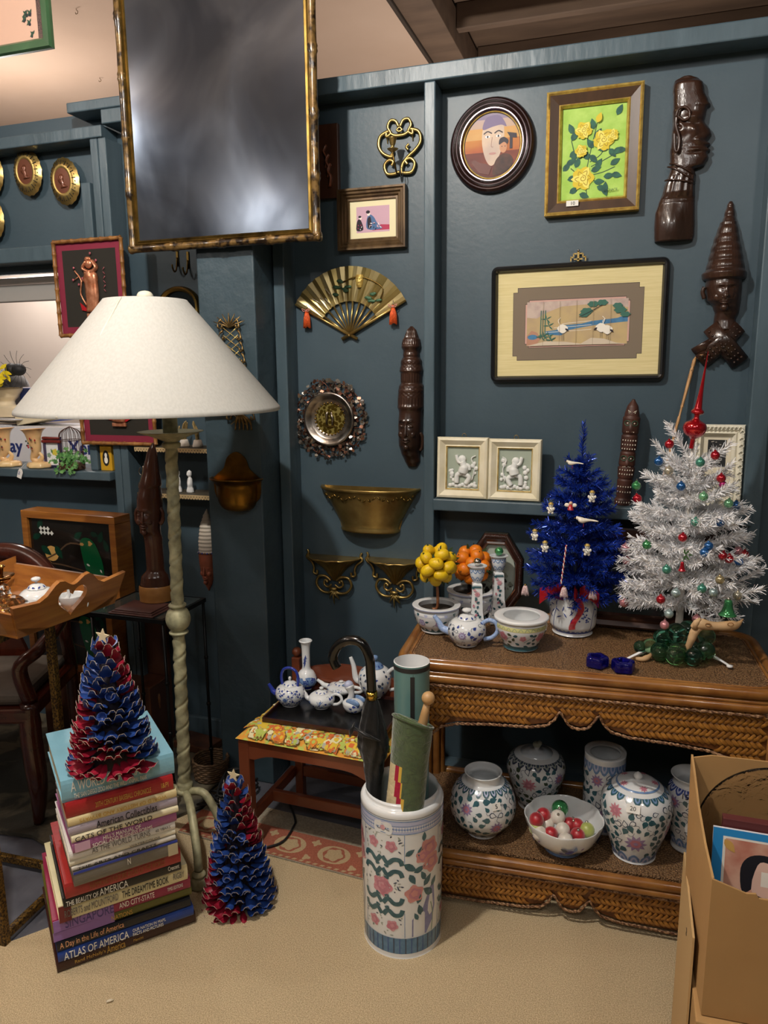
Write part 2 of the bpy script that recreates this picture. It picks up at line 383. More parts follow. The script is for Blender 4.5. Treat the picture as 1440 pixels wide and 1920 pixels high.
def lerp_levels(levels, z):
    for a, b in zip(levels, levels[1:]):
        if a[0] <= z <= b[0]:
            t = (z-a[0])/((b[0]-a[0]) or 1); t = t*t*(3-2*t)*.5+t*.5
            return [a[i]+(b[i]-a[i])*t for i in range(1, len(a))]
    return list(levels[0][1:] if z < levels[0][0] else levels[-1][1:])
def carve(mb, levels, m, feats=(), nz=90, na=28, full=False, tex=None, pw=1.0, yaw=0.0, closed_back=True, M=None):
    """carved figure: levels (z, centre x, half width, depth); feats (x, z, sx, sz, amplitude) bumps on the front"""
    z0, z1 = levels[0][0], levels[-1][0]; vs = []; n = na if full else na+1
    for j in range(nz+1):
        z = z0+(z1-z0)*j/nz; c, hw, d = lerp_levels(levels, z)[:3]
        for i in range(n):
            a = 2*pi*i/na if full else pi*i/na
            ca, sa = cos(a), sin(a)
            x = hw*ca; y = -d*(abs(sa)**pw)*(1 if sa >= 0 else -1)
            g = 0.
            if sa > 0 or not full:
                xx = x
                for (fx, fz, sx, sz, am) in feats:
                    e = ((xx-fx)/sx)**2+((z-fz)/sz)**2
                    if e < 9: g += am*math.exp(-e)*(min(1, sa*2.2))
            if tex: g += tex(x, z, a)
            l = sqrt((ca/max(hw, 1e-4))**2+(sa/max(d, 1e-4))**2) or 1
            nx, ny = ca/max(hw, 1e-4)/l, -sa/max(d, 1e-4)/l
            vs.append((c+x+nx*g*.35, y+(ny*g if abs(ny) > .3 else ny*g), z))
    fs = []
    for j in range(nz):
        for i in range(na if full else na):
            k = (i+1) % n if full else i+1
            fs.append((j*n+i, j*n+k, (j+1)*n+k, (j+1)*n+i))
    fs.append(tuple(range(n))[::-1]); fs.append(tuple(nz*n+i for i in range(n)))
    if not full: fs += [(j*n, (j+1)*n, (j+1)*n+na, j*n+na) for j in range(nz)]
    return mb.add(vs, fs, m, True, M)
def face_feats(cx, cz, w, h, d=1.0):
    """eyes, brows, nose, lips, chin for a carved face of width w and height h centred at cx, cz"""
    f = []
    for s in (-1, 1):
        f += [(cx+s*w*.22, cz+h*.12, w*.13, h*.055, -.16*w*d), (cx+s*w*.22, cz+h*.10, w*.085, h*.03, .12*w*d), (cx+s*w*.22, cz+h*.22, w*.16, h*.025, .06*w*d),
              (cx+s*w*.055, cz-h*.12, w*.05, h*.035, .05*w*d), (cx+s*w*.25, cz-h*.08, w*.13, h*.10, .05*w*d)]
    f += [(cx, cz+h*.03, w*.045, h*.13, .11*w*d), (cx, cz-h*.105, w*.075, h*.045, .13*w*d), (cx, cz-h*.21, w*.15, h*.022, .09*w*d), (cx, cz-h*.245, w*.12, h*.01, -.05*w*d),
          (cx, cz-h*.275, w*.13, h*.024, .09*w*d), (cx, cz-h*.40, w*.12, h*.06, .07*w*d)]
    return f

def face_bits(mb, cx, cz, w, h, hw, d, m):
    """nose, lips, eyelids and brows raised on a carved head of half width hw and depth d"""
    S = lambda x, z, o=.0: Vector((cx+x*w, -d*sqrt(max(.05, 1-(x*w/hw)**2))-o, cz+z*h))
    mb.tube([S(0, .20), S(0, .05, .002), S(0, -.08, w*.10), S(0, -.11, w*.11), S(0, -.14, .0)], [w*.035, w*.045, w*.065, w*.075, w*.05], m, 8)
    for s in (-1, 1):
        mb.ball(S(s*.085, -.11, w*.03), w*.05, m, 8, 6); mb.ball(S(s*.22, .10, -w*.03), w*.10, m, 12, 8, (1.15, .8, .72))
        mb.tube(smooth_path([S(s*.10, .09, .001), S(s*.22, .055, w*.035), S(s*.34, .09, .0)], 4), w*.014, m, 6)
        mb.tube(smooth_path([S(s*.07, .20, .001), S(s*.22, .25, .002), S(s*.37, .19, .0)], 4), [w*.022]*8+[w*.01], m, 6)
        mb.ball(S(s*.25, -.10, -w*.10), w*.17, m, 12, 8, (1, .9, 1.1))
    mb.tube(smooth_path([S(-.19, -.235), S(-.08, -.21, w*.045), S(0, -.222, w*.045), S(.08, -.21, w*.045), S(.19, -.235)], 4), [w*(.018+.028*sin(pi*i/16)) for i in range(17)], m, 8)
    mb.tube(smooth_path([S(-.17, -.25), S(0, -.282, w*.05), S(.17, -.25)], 5), [w*(.016+.038*sin(pi*i/10)) for i in range(11)], m, 8); mb.ball(S(0, -.40, -w*.06), w*.15, m, 12, 8)
    return mb

# ================================================================ MIRROR HUNG FROM THE CEILING
YM = 2.235
tl, tr, br, bl_ = onY(217, -20, YM), onY(582, -20, YM), onY(594, 443, YM), onY(251, 468, YM)
mx0, mx1 = bl_.x, br.x; mz0 = (bl_.z+br.z)/2; mz1 = cz-.012
bam = mat('tortoiseshell_bamboo', '#785d34', .3, .2, c2='#1f140b', scale=42, lo=.42, hi=.60, coat=.5, bump=.15)
mm_glass = mat('old_mirror_glass', '#4c535f', .15, .92, c2='#7a8390', scale=2.4, lo=.35, hi=.75, dist=1.0)
nt = mm_glass.node_tree; tn = nt.nodes.new('ShaderNodeTexNoise'); tn.inputs['Scale'].default_value = 2.6; tn.inputs['Distortion'].default_value = 1.2; tn.inputs['Detail'].default_value = 5; rp = nt.nodes.new('ShaderNodeMapRange'); rp.inputs['To Min'].default_value = .06; rp.inputs['To Max'].default_value = .30; nt.links.new(tn.outputs['Fac'], rp.inputs[0]); nt.links.new(rp.outputs[0], nt.nodes['Principled BSDF'].inputs['Roughness'])
t = thing('hanging_mirror', 'large hazy mirror in a speckled faux bamboo frame hanging from the ceiling', 'mirror', ((mx0+mx1)/2, YM, mz0))
hw = (mx1-mx0)/2; hh = mz1-mz0
def bamboo(mb, a, b, r, m, gap=.085):
    a, b = Vector(a), Vector(b); L_ = (b-a).length; n = max(1, round(L_/gap)); pts = []; rs = []
    for i in range(n):
        for f, q in ((.0, 1.10), (.04, 1.22), (.09, 1.0), (.5, .93), (.91, 1.0), (.96, 1.22)):
            pts.append(a+(b-a)*((i+f)/n)); rs.append(r*q)
    pts.append(b); rs.append(r*1.1)
    return mb.tube(pts, rs, m, 12)
fr = MB(); r_ = .0135
for (a, b) in (((-hw, 0, 0), (-hw, 0, hh)), ((hw, 0, 0), (hw, 0, hh)), ((-hw-r_, 0, 0), (hw+r_, 0, 0)), ((-hw-r_, 0, hh), (hw+r_, 0, hh))): bamboo(fr, a, b, r_, bam, .165)
link_obj('bamboo_frame', fr, t)
ins = MB(); moulding(ins, 2*hw-.012, hh-.012, [(0, .004, brass_d), (.006, .010, brass_d), (.011, .002, brass_d), (.017, .004, brass_d), (.02, 0, brass_d)], .004)
for q, v in enumerate(ins.v): ins.v[q] = (v[0], v[1], v[2]+hh/2)
link_obj('inner_moulding', ins, t)
link_obj('mirror_glass', MB().box(-hw+.01, hw-.01, .0, .004, .01, hh-.01, mm_glass), t)
link_obj('backing_board', MB().box(-hw+.004, hw-.004, .0045, .010, .004, hh-.004, mat('grey_backing', '#4b4843', .8)), t)
hk = MB()
for sx in (-.7, .7): hk.tube([(sx*hw, .006, hh-.02), (sx*hw, .006, hh+.011)], .0018, silver, 6)
link_obj('hanging_wire', hk, t)

# small hooks screwed into the ceiling
for (px, py, lb) in ((143, 16, 'small bent hook screwed in the peach ceiling, the higher one'), (187, 145, 'small bent hook screwed in the peach ceiling just above the teal beam end')):
    p = onZ(px, py, cz); mb = MB()
    mb.tube(smooth_path([(0, 0, 0), (0, 0, -.006), (.006, 0, -.010), (.005, 0, -.018), (-.004, 0, -.020), (-.006, 0, -.014)], 4), .0012, brass_d, 6)
    solo('ceiling_hook', mb, lb, 'hook', tuple(p), group=None)

# green framed picture hanging at the top left
YG = 2.2
c0 = onY(103, 92, YG); gf = mat('green_frame_paint', '#3f6342', .35, coat=.3, c2='#37573a', scale=12)
t = thing('framed_picture', 'pressed grape picture in a wide green frame hanging at the top left', 'picture', (c0.x-.30, YG, c0.z))
W_, H_ = .60, cz-c0.z-.01; mb = MB(); moulding(mb, W_, H_, [(0, .012, gf), (.004, .022, gf), (.026, .020, gf), (.034, .012, gf)], .0)
for q, v in enumerate(mb.v): mb.v[q] = (v[0], v[1], v[2]+H_/2)
link_obj('frame', mb, t)
A = Art(-.004); pk = mat('blush_paper', '#cfa994', .8); A.p(rect(W_-.06, H_-.06, 0, H_/2), pk)
gl = mat('purple_glitter', '#2e1a22', .5, c2='#6b5348', scale=260)
A.p(rect(.022, H_-.06, W_/2-.046, H_/2), gl).p(rect(.003, H_-.06, W_/2-.034, H_/2), mat('olive_line', '#59592f')).p(rect(.014, H_-.06, W_/2-.0405+.0165, H_/2), gl)
vine = mat('vine_green', '#2f4a38', .7); gr_ = mat('grape_ink', '#171628', .5)
A.line([(W_/2-.10, H_), (W_/2-.075, H_-.05), (W_/2-.08, H_-.09)], .0018, vine)
for (x, z) in ((W_/2-.088, .088), (W_/2-.078, .052), (W_/2-.10, .115), (W_/2-.105, .10), (W_/2-.082, .115)):
    for q in range(4): A.p(ell(.004, .005, 8, x+random.uniform(-.005, .005), z+random.uniform(-.006, .006)), gr_)
    for q in range(3): A.p(leaf_pts(.014, .006, x, z, 1+q*1.3), vine)
link_obj('picture', A.mb, t)

# ================================================================ THINGS ON THE WALL PANELS
def wallthing(name, label, cat, c, group=None, y=YP, rx=0., ry=0.): return thing(name, label, cat, (c[0], y-.0005, c[2]), group=group, rx=rx, ry=ry)

# --- scrolled brass candle sconce
c, w_, h_ = boxY(710, 222, 789, 330, YP-.01)
t = wallthing('candle_sconce', 'open scrolled brass candle sconce above the small framed print', 'sconce', c)
mb = MB(); sx = w_/2; sz = h_/2
def scroll(pts, r, k=6, m=brass): mb.tube(smooth_path([(x*sx, -.012, z*sz) for x, z in pts], k), r*.75, m, 8, flat=1.6)
for s in (-1, 1):
    scroll([(s*.04, .72), (s*.18, .92), (s*.42, .95), (s*.55, .74), (s*.42, .52), (s*.62, .42), (s*.60, .62)], .0042)
    scroll([(s*.50, .60), (s*.9, .45), (s*.99, .12), (s*.8, -.15), (s*.48, -.38) if s > 0 else (s*.45, -.30), (s*.3, -.28)] if s < 0 else [(.50, .60), (.9, .48), (1.0, .15), (.78, -.12), (.42, -.35), (.15, -.6), (.08, -.9)], .0048)
    scroll([(s*.42, -.28) if s < 0 else (.42, -.12), (s*.30, -.12) if s < 0 else (.33, -.02), (s*.46, .0) if s < 0 else (.45, .08)], .0036)
    scroll([(s*.38, -.62), (s*.28, -.48) if s > 0 else (-.30, -.48), (s*.52, -.42), (s*.72, -.60), (s*.6, -.88), (s*.3, -.92), (0, -.86)], .0046)
scroll([(-.45, .52), (-.2, .42), (.2, .42), (.45, .52)], .0046)
scroll([(0, .70), (-.12, .60), (0, .55), (.12, .60), (0, .70)], .003)
for s in (-1, 1): mb.tube(smooth_path([(s*sx*.6, -.012, sz*.45), (s*sx*.6, -.004, sz*.3), (s*sx*.6, .0, sz*.2)], 4), .002, brass, 6)
link_obj('scroll_backplate', mb, t)
mb = MB(); mb.tube(smooth_path([(0, -.012, -.9*sz), (0.0, -.04, -.98*sz), (0, -.065, -.7*sz), (-.006, -.065, -.35*sz)], 6), .003, brass_d, 8)
mb.lathe([(0, -.022), (.006, -.02), (.017, -.012), (.018, -.011), (.005, -.009), (.006, -.002), (.009, .004), (.0125, .020), (.014, .022), (.011, .021), (.008, .006), (0, .005)], brass, 20, (-.006, -.065, -.08*sz))
link_obj('candle_cup', mb, t)
mb = MB(); mb.tube(smooth_path([(0.01, -.04, -.75*sz), (.012, -.04, -1.05*sz), (.017, -.04, -1.12*sz), (.02, -.04, -1.0*sz), (.016, -.04, -.78*sz)], 5), .0012, blackish, 6); link_obj('wire_loop', mb, t)

# --- framed pictures
def framed(name, label, box, steps, art, cat='picture', tilt=.02, thick=None, group=None, y=YP, r=0., roll=0., glass=True):
    c, w_, h_ = box
    t = wallthing(name, label, cat, c, group, y=y, rx=0, ry=roll)
    mb = MB(); moulding(mb, w_, h_, steps, 0., r); link_obj('frame', mb, t)
    link_obj('backing_board', MB().box(-w_/2+steps[-1][0]*.5, w_/2-steps[-1][0]*.5, -.004, -.001, -h_/2+steps[-1][0]*.5, h_/2-steps[-1][0]*.5, mat('brown_backing', '#6e5639', .9)), t)
    iw, ih = w_-2*steps[-1][0], h_-2*steps[-1][0]
    A = Art(-steps[-1][1]*.6-.001); art(A, iw, ih); link_obj('picture', A.mb, t)
    return t, iw, ih
pf = pewter_frame
def art_geisha(A, w_, h_):
    A.p(rect(w_, h_), ivory); pink = mat('print_pink', '#c9a4b4', .8); A.p(rect(w_*.72, h_*.70), pink)
    ink = mat('print_ink', '#2c2630', .8); sk = mat('print_skin', '#efe3da', .8); bl2 = mat('print_blue', '#52709a', .8); rd = mat('print_rose', '#b23f5c', .8); wh = mat('print_white', '#e9e1e2', .8)
    A.p([(-.02*w_, -.3*h_), (.36*w_, -.3*h_), (.36*w_, -.17*h_), (.15*w_, -.15*h_)], rd)
    A.p(sp2([(-.12*w_, -.26*h_), (-.13*w_, .02*h_), (-.07*w_, .13*h_), (.02*w_, .06*h_), (.1*w_, -.12*h_), (.2*w_, -.26*h_)], 4), bl2)
    A.p(sp2([(-.12*w_, -.1*h_), (-.11*w_, .03*h_), (-.05*w_, .06*h_), (-.03*w_, -.2*h_), (-.1*w_, -.24*h_)], 4), ink)
    A.p(ell(.035*w_, .055*h_, 14, -.09*w_, .15*h_), sk).p(ell(.045*w_, .045*h_, 14, -.105*w_, .20*h_), ink)
    A.p(sp2([(-.36*w_, -.28*h_), (-.34*w_, -.02*h_), (-.27*w_, .0), (-.21*w_, -.26*h_)], 4), ink).p(ell(.03*w_, .045*h_, 12, -.27*w_, .05*h_), sk).p(ell(.035*w_, .03*h_, 12, -.285*w_, .085*h_), ink)
    for q in range(14):
        x = random.uniform(-.1, .16); A.p(leaf_pts(.06*w_, .02*w_, x*w_, random.uniform(-.24, -.04-.8*max(x, 0))*h_, random.uniform(0, 6)), random.choice((wh, pink, ink)))
    for q in range(8): A.p(leaf_pts(.035*w_, .015*w_, random.uniform(-.33, -.25)*w_, random.uniform(-.24, -.06)*h_, random.uniform(0, 6)), random.choice((wh, rd, ink)))
framed('framed_print', 'small ribbed bronze framed Japanese print of two kimono figures on pink', boxY(634, 351, 761, 467, YP-.02),
       [(0, .030, pf), (.006, .030, pf), (.010, .024, pf), (.016, .026, pf), (.020, .018, pf), (.025, .020, pf), (.030, .012, pf), (.036, .013, pf), (.038, .008, pf)], art_geisha)

def rose(A, x, z, r, k=0):
    ya = mat('rose_yellow', '#d8c02c', .6); yb = mat('rose_light', '#eadf6a', .6); yc = mat('rose_shade', '#a98a22', .6)
    A.p(blob_pts(r, x, z, 5, .12, 24, k), ya)
    for q in range(6): a = k+q*1.05; A.p(leaf_pts(r*1.0, r*.62, x+.15*r*cos(a), z+.15*r*sin(a), a), yb if q % 2 else ya); A.line([(x+r*.35*cos(a-.5), z+r*.35*sin(a-.5)), (x+r*.75*cos(a), z+r*.75*sin(a)), (x+r*.5*cos(a+.7), z+r*.5*sin(a+.7))], r*.07, yc)
    A.p(blob_pts(r*.42, x, z, 3, .1, 16, k), yb)
    A.line([(x+r*.1*cos(q)*(1+q*.28), z+r*.1*sin(q)*(1+q*.28)) for q in range(0, 9)], r*.07, yc)
def art_roses(A, w_, h_):
    A.p(rect(w_, h_), mat('lime_canvas', '#9cc653', .7, c2='#b2d66a', scale=30)); st = mat('stem_green', '#2a4a3c', .7); lf = mat('leaf_teal', '#1d4a42', .6, c2='#2b6650', scale=60)
    U = lambda x, z: (x*w_/2, z*h_/2)
    for pts in ([(-.15, -.95), (-.22, -.55), (-.12, -.1), (0, .3), (.12, .7)], [(-.1, -.2), (.25, -.05), (.45, .25)], [(-.2, -.5), (.3, -.45), (.7, -.35)], [(-.05, -.3), (.3, -.2), (.6, -.1)], [(-.05, .2), (-.3, .4)], [(-.15, 0), (-.5, -.1), (-.7, .3)], [(-.2, -.5), (.25, -.7)], [(-.22, -.6), (-.7, -.3)]):
        A.line([U(*p) for p in pts], .0025, st)
    for (x, z, a) in ((-.95, -.35, .8), (-.85, -.2, .3), (-.75, -.05, .6), (-.6, -.15, 1.6), (-.8, -.55, .2), (-.72, -.85, .5), (-.4, -.88, -.4), (-.55, -.3, 1.2), (-.15, -.15, 2), (-.05, -.4, .3), (.1, -.35, 1.0), (.05, -.65, 0), (.15, -.75, -.4), (.35, -.55, .1), (.4, -.9, 1.5), (.6, -.5, -.3), (.55, -.3, .5), (.62, -.05, .4), (.5, .05, -.9), (.7, -.0, 0), (.7, .75, 1.1), (0, .1, 2.2), (.05, .3, 1.0), (.0, .5, 1.8), (.15, .05, .2), (-.65, .45, 2), (-.7, .3, 1.0), (.3, .0, .9), (-.1, -.05, -.8), (.35, -.75, -1.2)):
        x, z = U(x, z); A.p(leaf_pts(.032, .018, x, z, a), lf)
    rose(A, *U(-.3, -.55), .031); rose(A, *U(.32, .25), .028, 1); rose(A, *U(-.32, .5), .023, 2); rose(A, *U(.58, .32), .017, 2.4)
    rose(A, *U(-.38, .05), .017, 3); A.p(leaf_pts(.03, .018, *U(.1, .62), 1.2), mat('rose_yellow', '#d8c02c'))
    text_mb(A.mb, 'ECONATE', .009, st, T(w_*.18, A.y-.01*0-(A.k+1)*A.st, -h_*.44) @ FACE)
dkf = mat('brown_moulding', '#4a3321', .4, c2='#3b2818', scale=30, stretch=(1, 1, .2))
t, iw, ih = framed('framed_painting', 'painting of yellow roses on lime green in a brown and gilt frame', boxY(1024, 165, 1203, 400, YP-.02),
       [(0, .030, gold), (.006, .034, gold), (.010, .028, dkf), (.036, .020, gold), (.040, .024, gold), (.046, .012, gold)], art_roses, roll=-.006)
st_ = MB().box(-.018, .018, -.001, 0, -.008, .008, mat('price_sticker', '#e6e4dd', .7)); text_mb(st_, '10', .014, blackish, T(-.006, -.0012, -.005) @ FACE)
o = link_obj('price_sticker', st_, t); o.location = (-.055, -.028, -ih/2-.014); tag(o, 'small white price sticker marked 10')

def art_screen(A, w_, h_):
    matt = mat('silk_mat', '#dccf9d', .8, c2='#d2c48e', scale=60, stretch=(.2, 1, 6)); A.p(rect(w_, h_), matt)
    tau = mat('taupe_mat', '#7a6d5d', .8); pk2 = mat('rose_fillet', '#c9a195', .7)
    def stepped(w, h, s): return [(-w/2+s, -h/2), (w/2-s, -h/2), (w/2-s, -h/2+s), (w/2, -h/2+s), (w/2, h/2-s), (w/2-s, h/2-s), (w/2-s, h/2), (-w/2+s, h/2), (-w/2+s, h/2-s), (-w/2, h/2-s), (-w/2, -h/2+s), (-w/2+s, -h/2+s)]
    A.p(stepped(w_*.80, h_*.70, .014), mat('ink_line', '#3b332c')).p(stepped(w_*.795, h_*.69, .014), tau)
    A.p(stepped(w_*.645, h_*.46, .012), mat('ink_line', '#3b332c')).p(stepped(w_*.64, h_*.45, .012), pk2)
    W, H = w_*.62, h_*.42; tan = mat('screen_gold', '#bfa878', .7, c2='#b09a78', scale=18); A.p(rect(W, H), tan)
    U = lambda x, z: (x*W/2, z*H/2)
    cl = mat('cloud_rose', '#b09a94', .8, c2='#c4b2a6', scale=40); bl3 = mat('river_blue', '#4a7fa6', .7, c2='#3d6f98', scale=60); gn = mat('pine_green', '#3a6a5c', .7); wh = mat('crane_white', '#e9e4d8', .7); ink = mat('print_ink', '#2c2630')
    A.p([U(*p) for p in ((-1, .3), (-.8, .25), (-.6, .5), (-.3, .75), (.2, .8), (.7, .75), (1, .6), (1, 1), (-1, 1))], cl)
    A.p([U(*p) for p in ((-.62, -.35), (-.4, -.3), (-.3, -.1), (.1, -.05), (.3, .05), (.8, .15), (1, .3), (1, -.02), (.5, -.1), (.15, -.2), (-.15, -.32), (-.3, -.55), (-.6, -.5))], bl3)
    for z in (-.15, -.35, .02): A.line([U(-.3+z, z-.05), U(.0, z), U(.3, z+.04)], .0012, wh)
    A.p([U(*p) for p in ((-1, -.55), (-.9, -.3), (-.78, -.4), (-.72, -.7), (-.8, -.95), (-1, -1))], mat('rock_rust', '#b0826a')).p(ell(.016, .008, 12, *U(-.88, -.6)), bl3)
    for x in (-.72, -.68, -.63): A.line([U(x, -.7), U(x+.01, .6)], .003, gn)
    for (x, z) in ((-.6, .2), (-.55, -.1), (-.65, -.55), (-.55, -.6), (-.7, -.6), (-.5, -.75)):
        for q in range(4): A.p(leaf_pts(.018, .004, *U(x, z), q*1.3-.8), gn)
    for (x, z, r) in ((.2, .5, 1), (.32, .8, .9), (.5, .85, .9), (.15, .35, .8), (.85, .5, 1), (.8, .7, .8), (.95, .3, .8)): A.p(blob_pts(.018*r, *U(x, z), 6, .12, 20, sz=.55), gn)
    A.line([U(.05, .25), U(.25, .45), U(.5, .75)], .002, ink)
    for (x, z, s) in ((-.28, -.25, 1), (.48, -.25, -1), (.6, -.35, 1)):
        A.p(sp2([U(x-.1, z), U(x, z+.2), U(x+.12, z+.02), U(x+.02, z-.22)], 4), wh); A.line([U(x-.02*s, z+.1), U(x-.08*s, z+.35), U(x-.03*s, z+.5)], .0018, wh)
        A.p(leaf_pts(.014, .006, *U(x+.06*s, z), -.6 if s > 0 else 3.7), ink); A.line([U(x, z-.2), U(x, z-.55)], .0008, ink); A.line([U(x+.03, z-.2), U(x+.04, z-.55)], .0008, ink)
    A.p([U(*p) for p in ((-1, -1), (-.6, -.8), (-.2, -.85), (.1, -.95), (.3, -.7), (.55, -.75), (.8, -.95), (1, -1))], mat('mist', '#c9bba6'))
    for q in range(1, 6): A.line([U(-1+q/3, -1), U(-1+q/3, 1)], .0009, mat('screen_fold', '#8d7a5c'))
fs_ = mat('black_frame_paint', '#17181a', .35, coat=.3, bump=.3, bscale=30)
c, w_, h_ = boxY(920, 490, 1252, 716, YP-.02)
t, iw, ih = framed('framed_print', 'wide Japanese crane screen print with cream mat in a black rounded frame', (c, w_, h_),
       [(0, .012, fs_), (.003, .022, fs_), (.010, .028, fs_), (.016, .024, fs_), (.021, .014, fs_)], art_screen, r=.022, roll=-.008)
hg = MB(); g0 = h_/2+.002
for (x0, x1, z0, z1) in ((-.024, -.020, 0, .012), (.020, .024, 0, .012), (-.024, -.014, .010, .014), (.014, .024, .010, .014), (-.016, -.012, .012, .022), (.012, .016, .012, .022), (-.014, -.004, .020, .024), (.004, .014, .020, .024), (-.013, .013, .004, .008), (-.003, .003, .0, .03)):
    hg.box(x0, x1, -.012, -.009, g0+z0, g0+z1, brass)
hg.ball((0, -.012, g0+.031), .004, silver, 10, 6)
link_obj('fretwork_hanger', hg, t)

# --- oval collector plate in a ringed dark frame (generic portrait and sunset)
c, w_, h_ = boxY(843, 179, 1003, 361, YP-.02)
t = wallthing('framed_plate', 'portrait collector plate with sunset colours in a ringed dark oval frame', 'plate', c)
lf = lambda i: ell(w_/2-i, h_/2-i, 56); mb = MB()
sil = mat('pewter_lip', '#9d8f96', .3, .7); bk = mat('espresso_wood', '#26130f', .25, coat=.5)
moulding(mb, 0, 0, [(0, .010, bk), (.004, .018, bk), (.010, .024, sil), (.013, .026, bk), (.018, .020, bk), (.022, .026, sil), (.025, .027, bk), (.030, .020, bk), (.034, .025, sil), (.037, .025, bk), (.042, .014, gold), (.045, .013, gold)], 0, loopf=lf)
link_obj('frame', mb, t)
A = Art(-.010); rx, rz = w_/2-.045, h_/2-.045
sk = [('#6b5f86', 1.0), ('#a99aa8', .82), ('#c9a36a', .55), ('#c98a35', .2), ('#a14a22', -.2), ('#5a1f18', -.62)]
A.p(ell(rx, rz, 48), mat('plate_rim', '#4a3a30', .55, coat=0))
def clipband(z0, z1, m, rx_=None, rz_=None):
    rx_ = rx_ or rx*.97; rz_ = rz_ or rz*.97; n = 14
    L_ = [(-rx_*sqrt(max(0, 1-(z0+(z1-z0)*i/n)**2)), rz_*(z0+(z1-z0)*i/n)) for i in range(n+1)]; A.p(L_+[(-x, z) for x, z in L_[::-1]], m)
for i, (cc, z) in enumerate(sk): clipband(sk[i+1][1] if i+1 < len(sk) else -1, z, mat('plate_sky_%d' % i, cc, .55, c2=sk[min(i+1, 5)][0], scale=9, coat=0, stretch=(.3, 1, 1)))
pale = mat('plate_face', '#d8bfa4', .55, c2='#b8a49a', scale=10, coat=0); dk = mat('plate_dark', '#2c2430', .55, coat=0); skn = mat('plate_skin', '#c08a68', .55, coat=0); br_ = mat('plate_jacket', '#4d2a20', .55, c2='#2b1613', scale=40, coat=0)
A.p(sp2([(-.30*rx, .62*rz), (-.36*rx, .1*rz), (-.22*rx, -.42*rz), (.0, -.62*rz), (.25*rx, -.35*rz), (.42*rx, .2*rz), (.35*rx, .68*rz), (0, .82*rz)], 5), pale)
A.p(sp2([(-.34*rx, .5*rz), (-.2*rx, .85*rz), (.25*rx, .88*rz), (.5*rx, .55*rz), (.3*rx, .6*rz), (0, .56*rz)], 5), mat('plate_hair', '#76688a', .55, coat=0))
for s, x in ((-1, -.16), (1, .22)): A.line([((x-.14)*rx, .36*rz), (x*rx, .43*rz), ((x+.15)*rx, .36*rz)], .0035, dk); A.p(ell(.08*rx, .035*rz, 12, x*rx, .27*rz), mat('plate_white', '#e8e4e0', .2)); A.p(ell(.035*rx, .035*rz, 10, x*rx, .27*rz), dk)
A.line([(.0, .25*rz), (-.03*rx, -.02*rz), (.04*rx, -.05*rz)], .0018, mat('plate_line', '#9a7a70')); A.p(ell(.13*rx, .035*rz, 14, .02*rx, -.25*rz), mat('plate_lip', '#b0807a'))
A.p(sp2([(.05*rx, -.92*rz), (.12*rx, -.5*rz), (.35*rx, -.3*rz), (.62*rx, -.32*rz), (.76*rx, -.55*rz), (.5*rx, -.82*rz)], 5), br_)
A.p(ell(.13*rx, .18*rz, 20, .40*rx, -.08*rz), skn).p(sp2([(.25*rx, 0), (.27*rx, .17*rz), (.42*rx, .22*rz), (.57*rx, .12*rz), (.54*rx, 0), (.42*rx, .07*rz)], 5), dk)
for x in (.35, .46): A.p(ell(.022*rx, .012*rz, 8, x*rx, -.06*rz), dk)
A.p([(.52*rx, .36*rz), (.95*rx*.9, .30*rz), (.87*rx, .16*rz), (.72*rx, .18*rz), (.72*rx, -.15*rz), (.62*rx, -.15*rz), (.62*rx, .22*rz)], dk)
A.p([(-.75*rx, -.45*rz), (-.6*rx, -.40*rz), (-.45*rx, -.5*rz), (-.2*rx, -.55*rz), (0, -.66*rz), (-.1*rx, -.9*rz), (-.45*rx, -.82*rz)], mat('plate_ground', '#5a2216'))
link_obj('plate', A.mb, t)

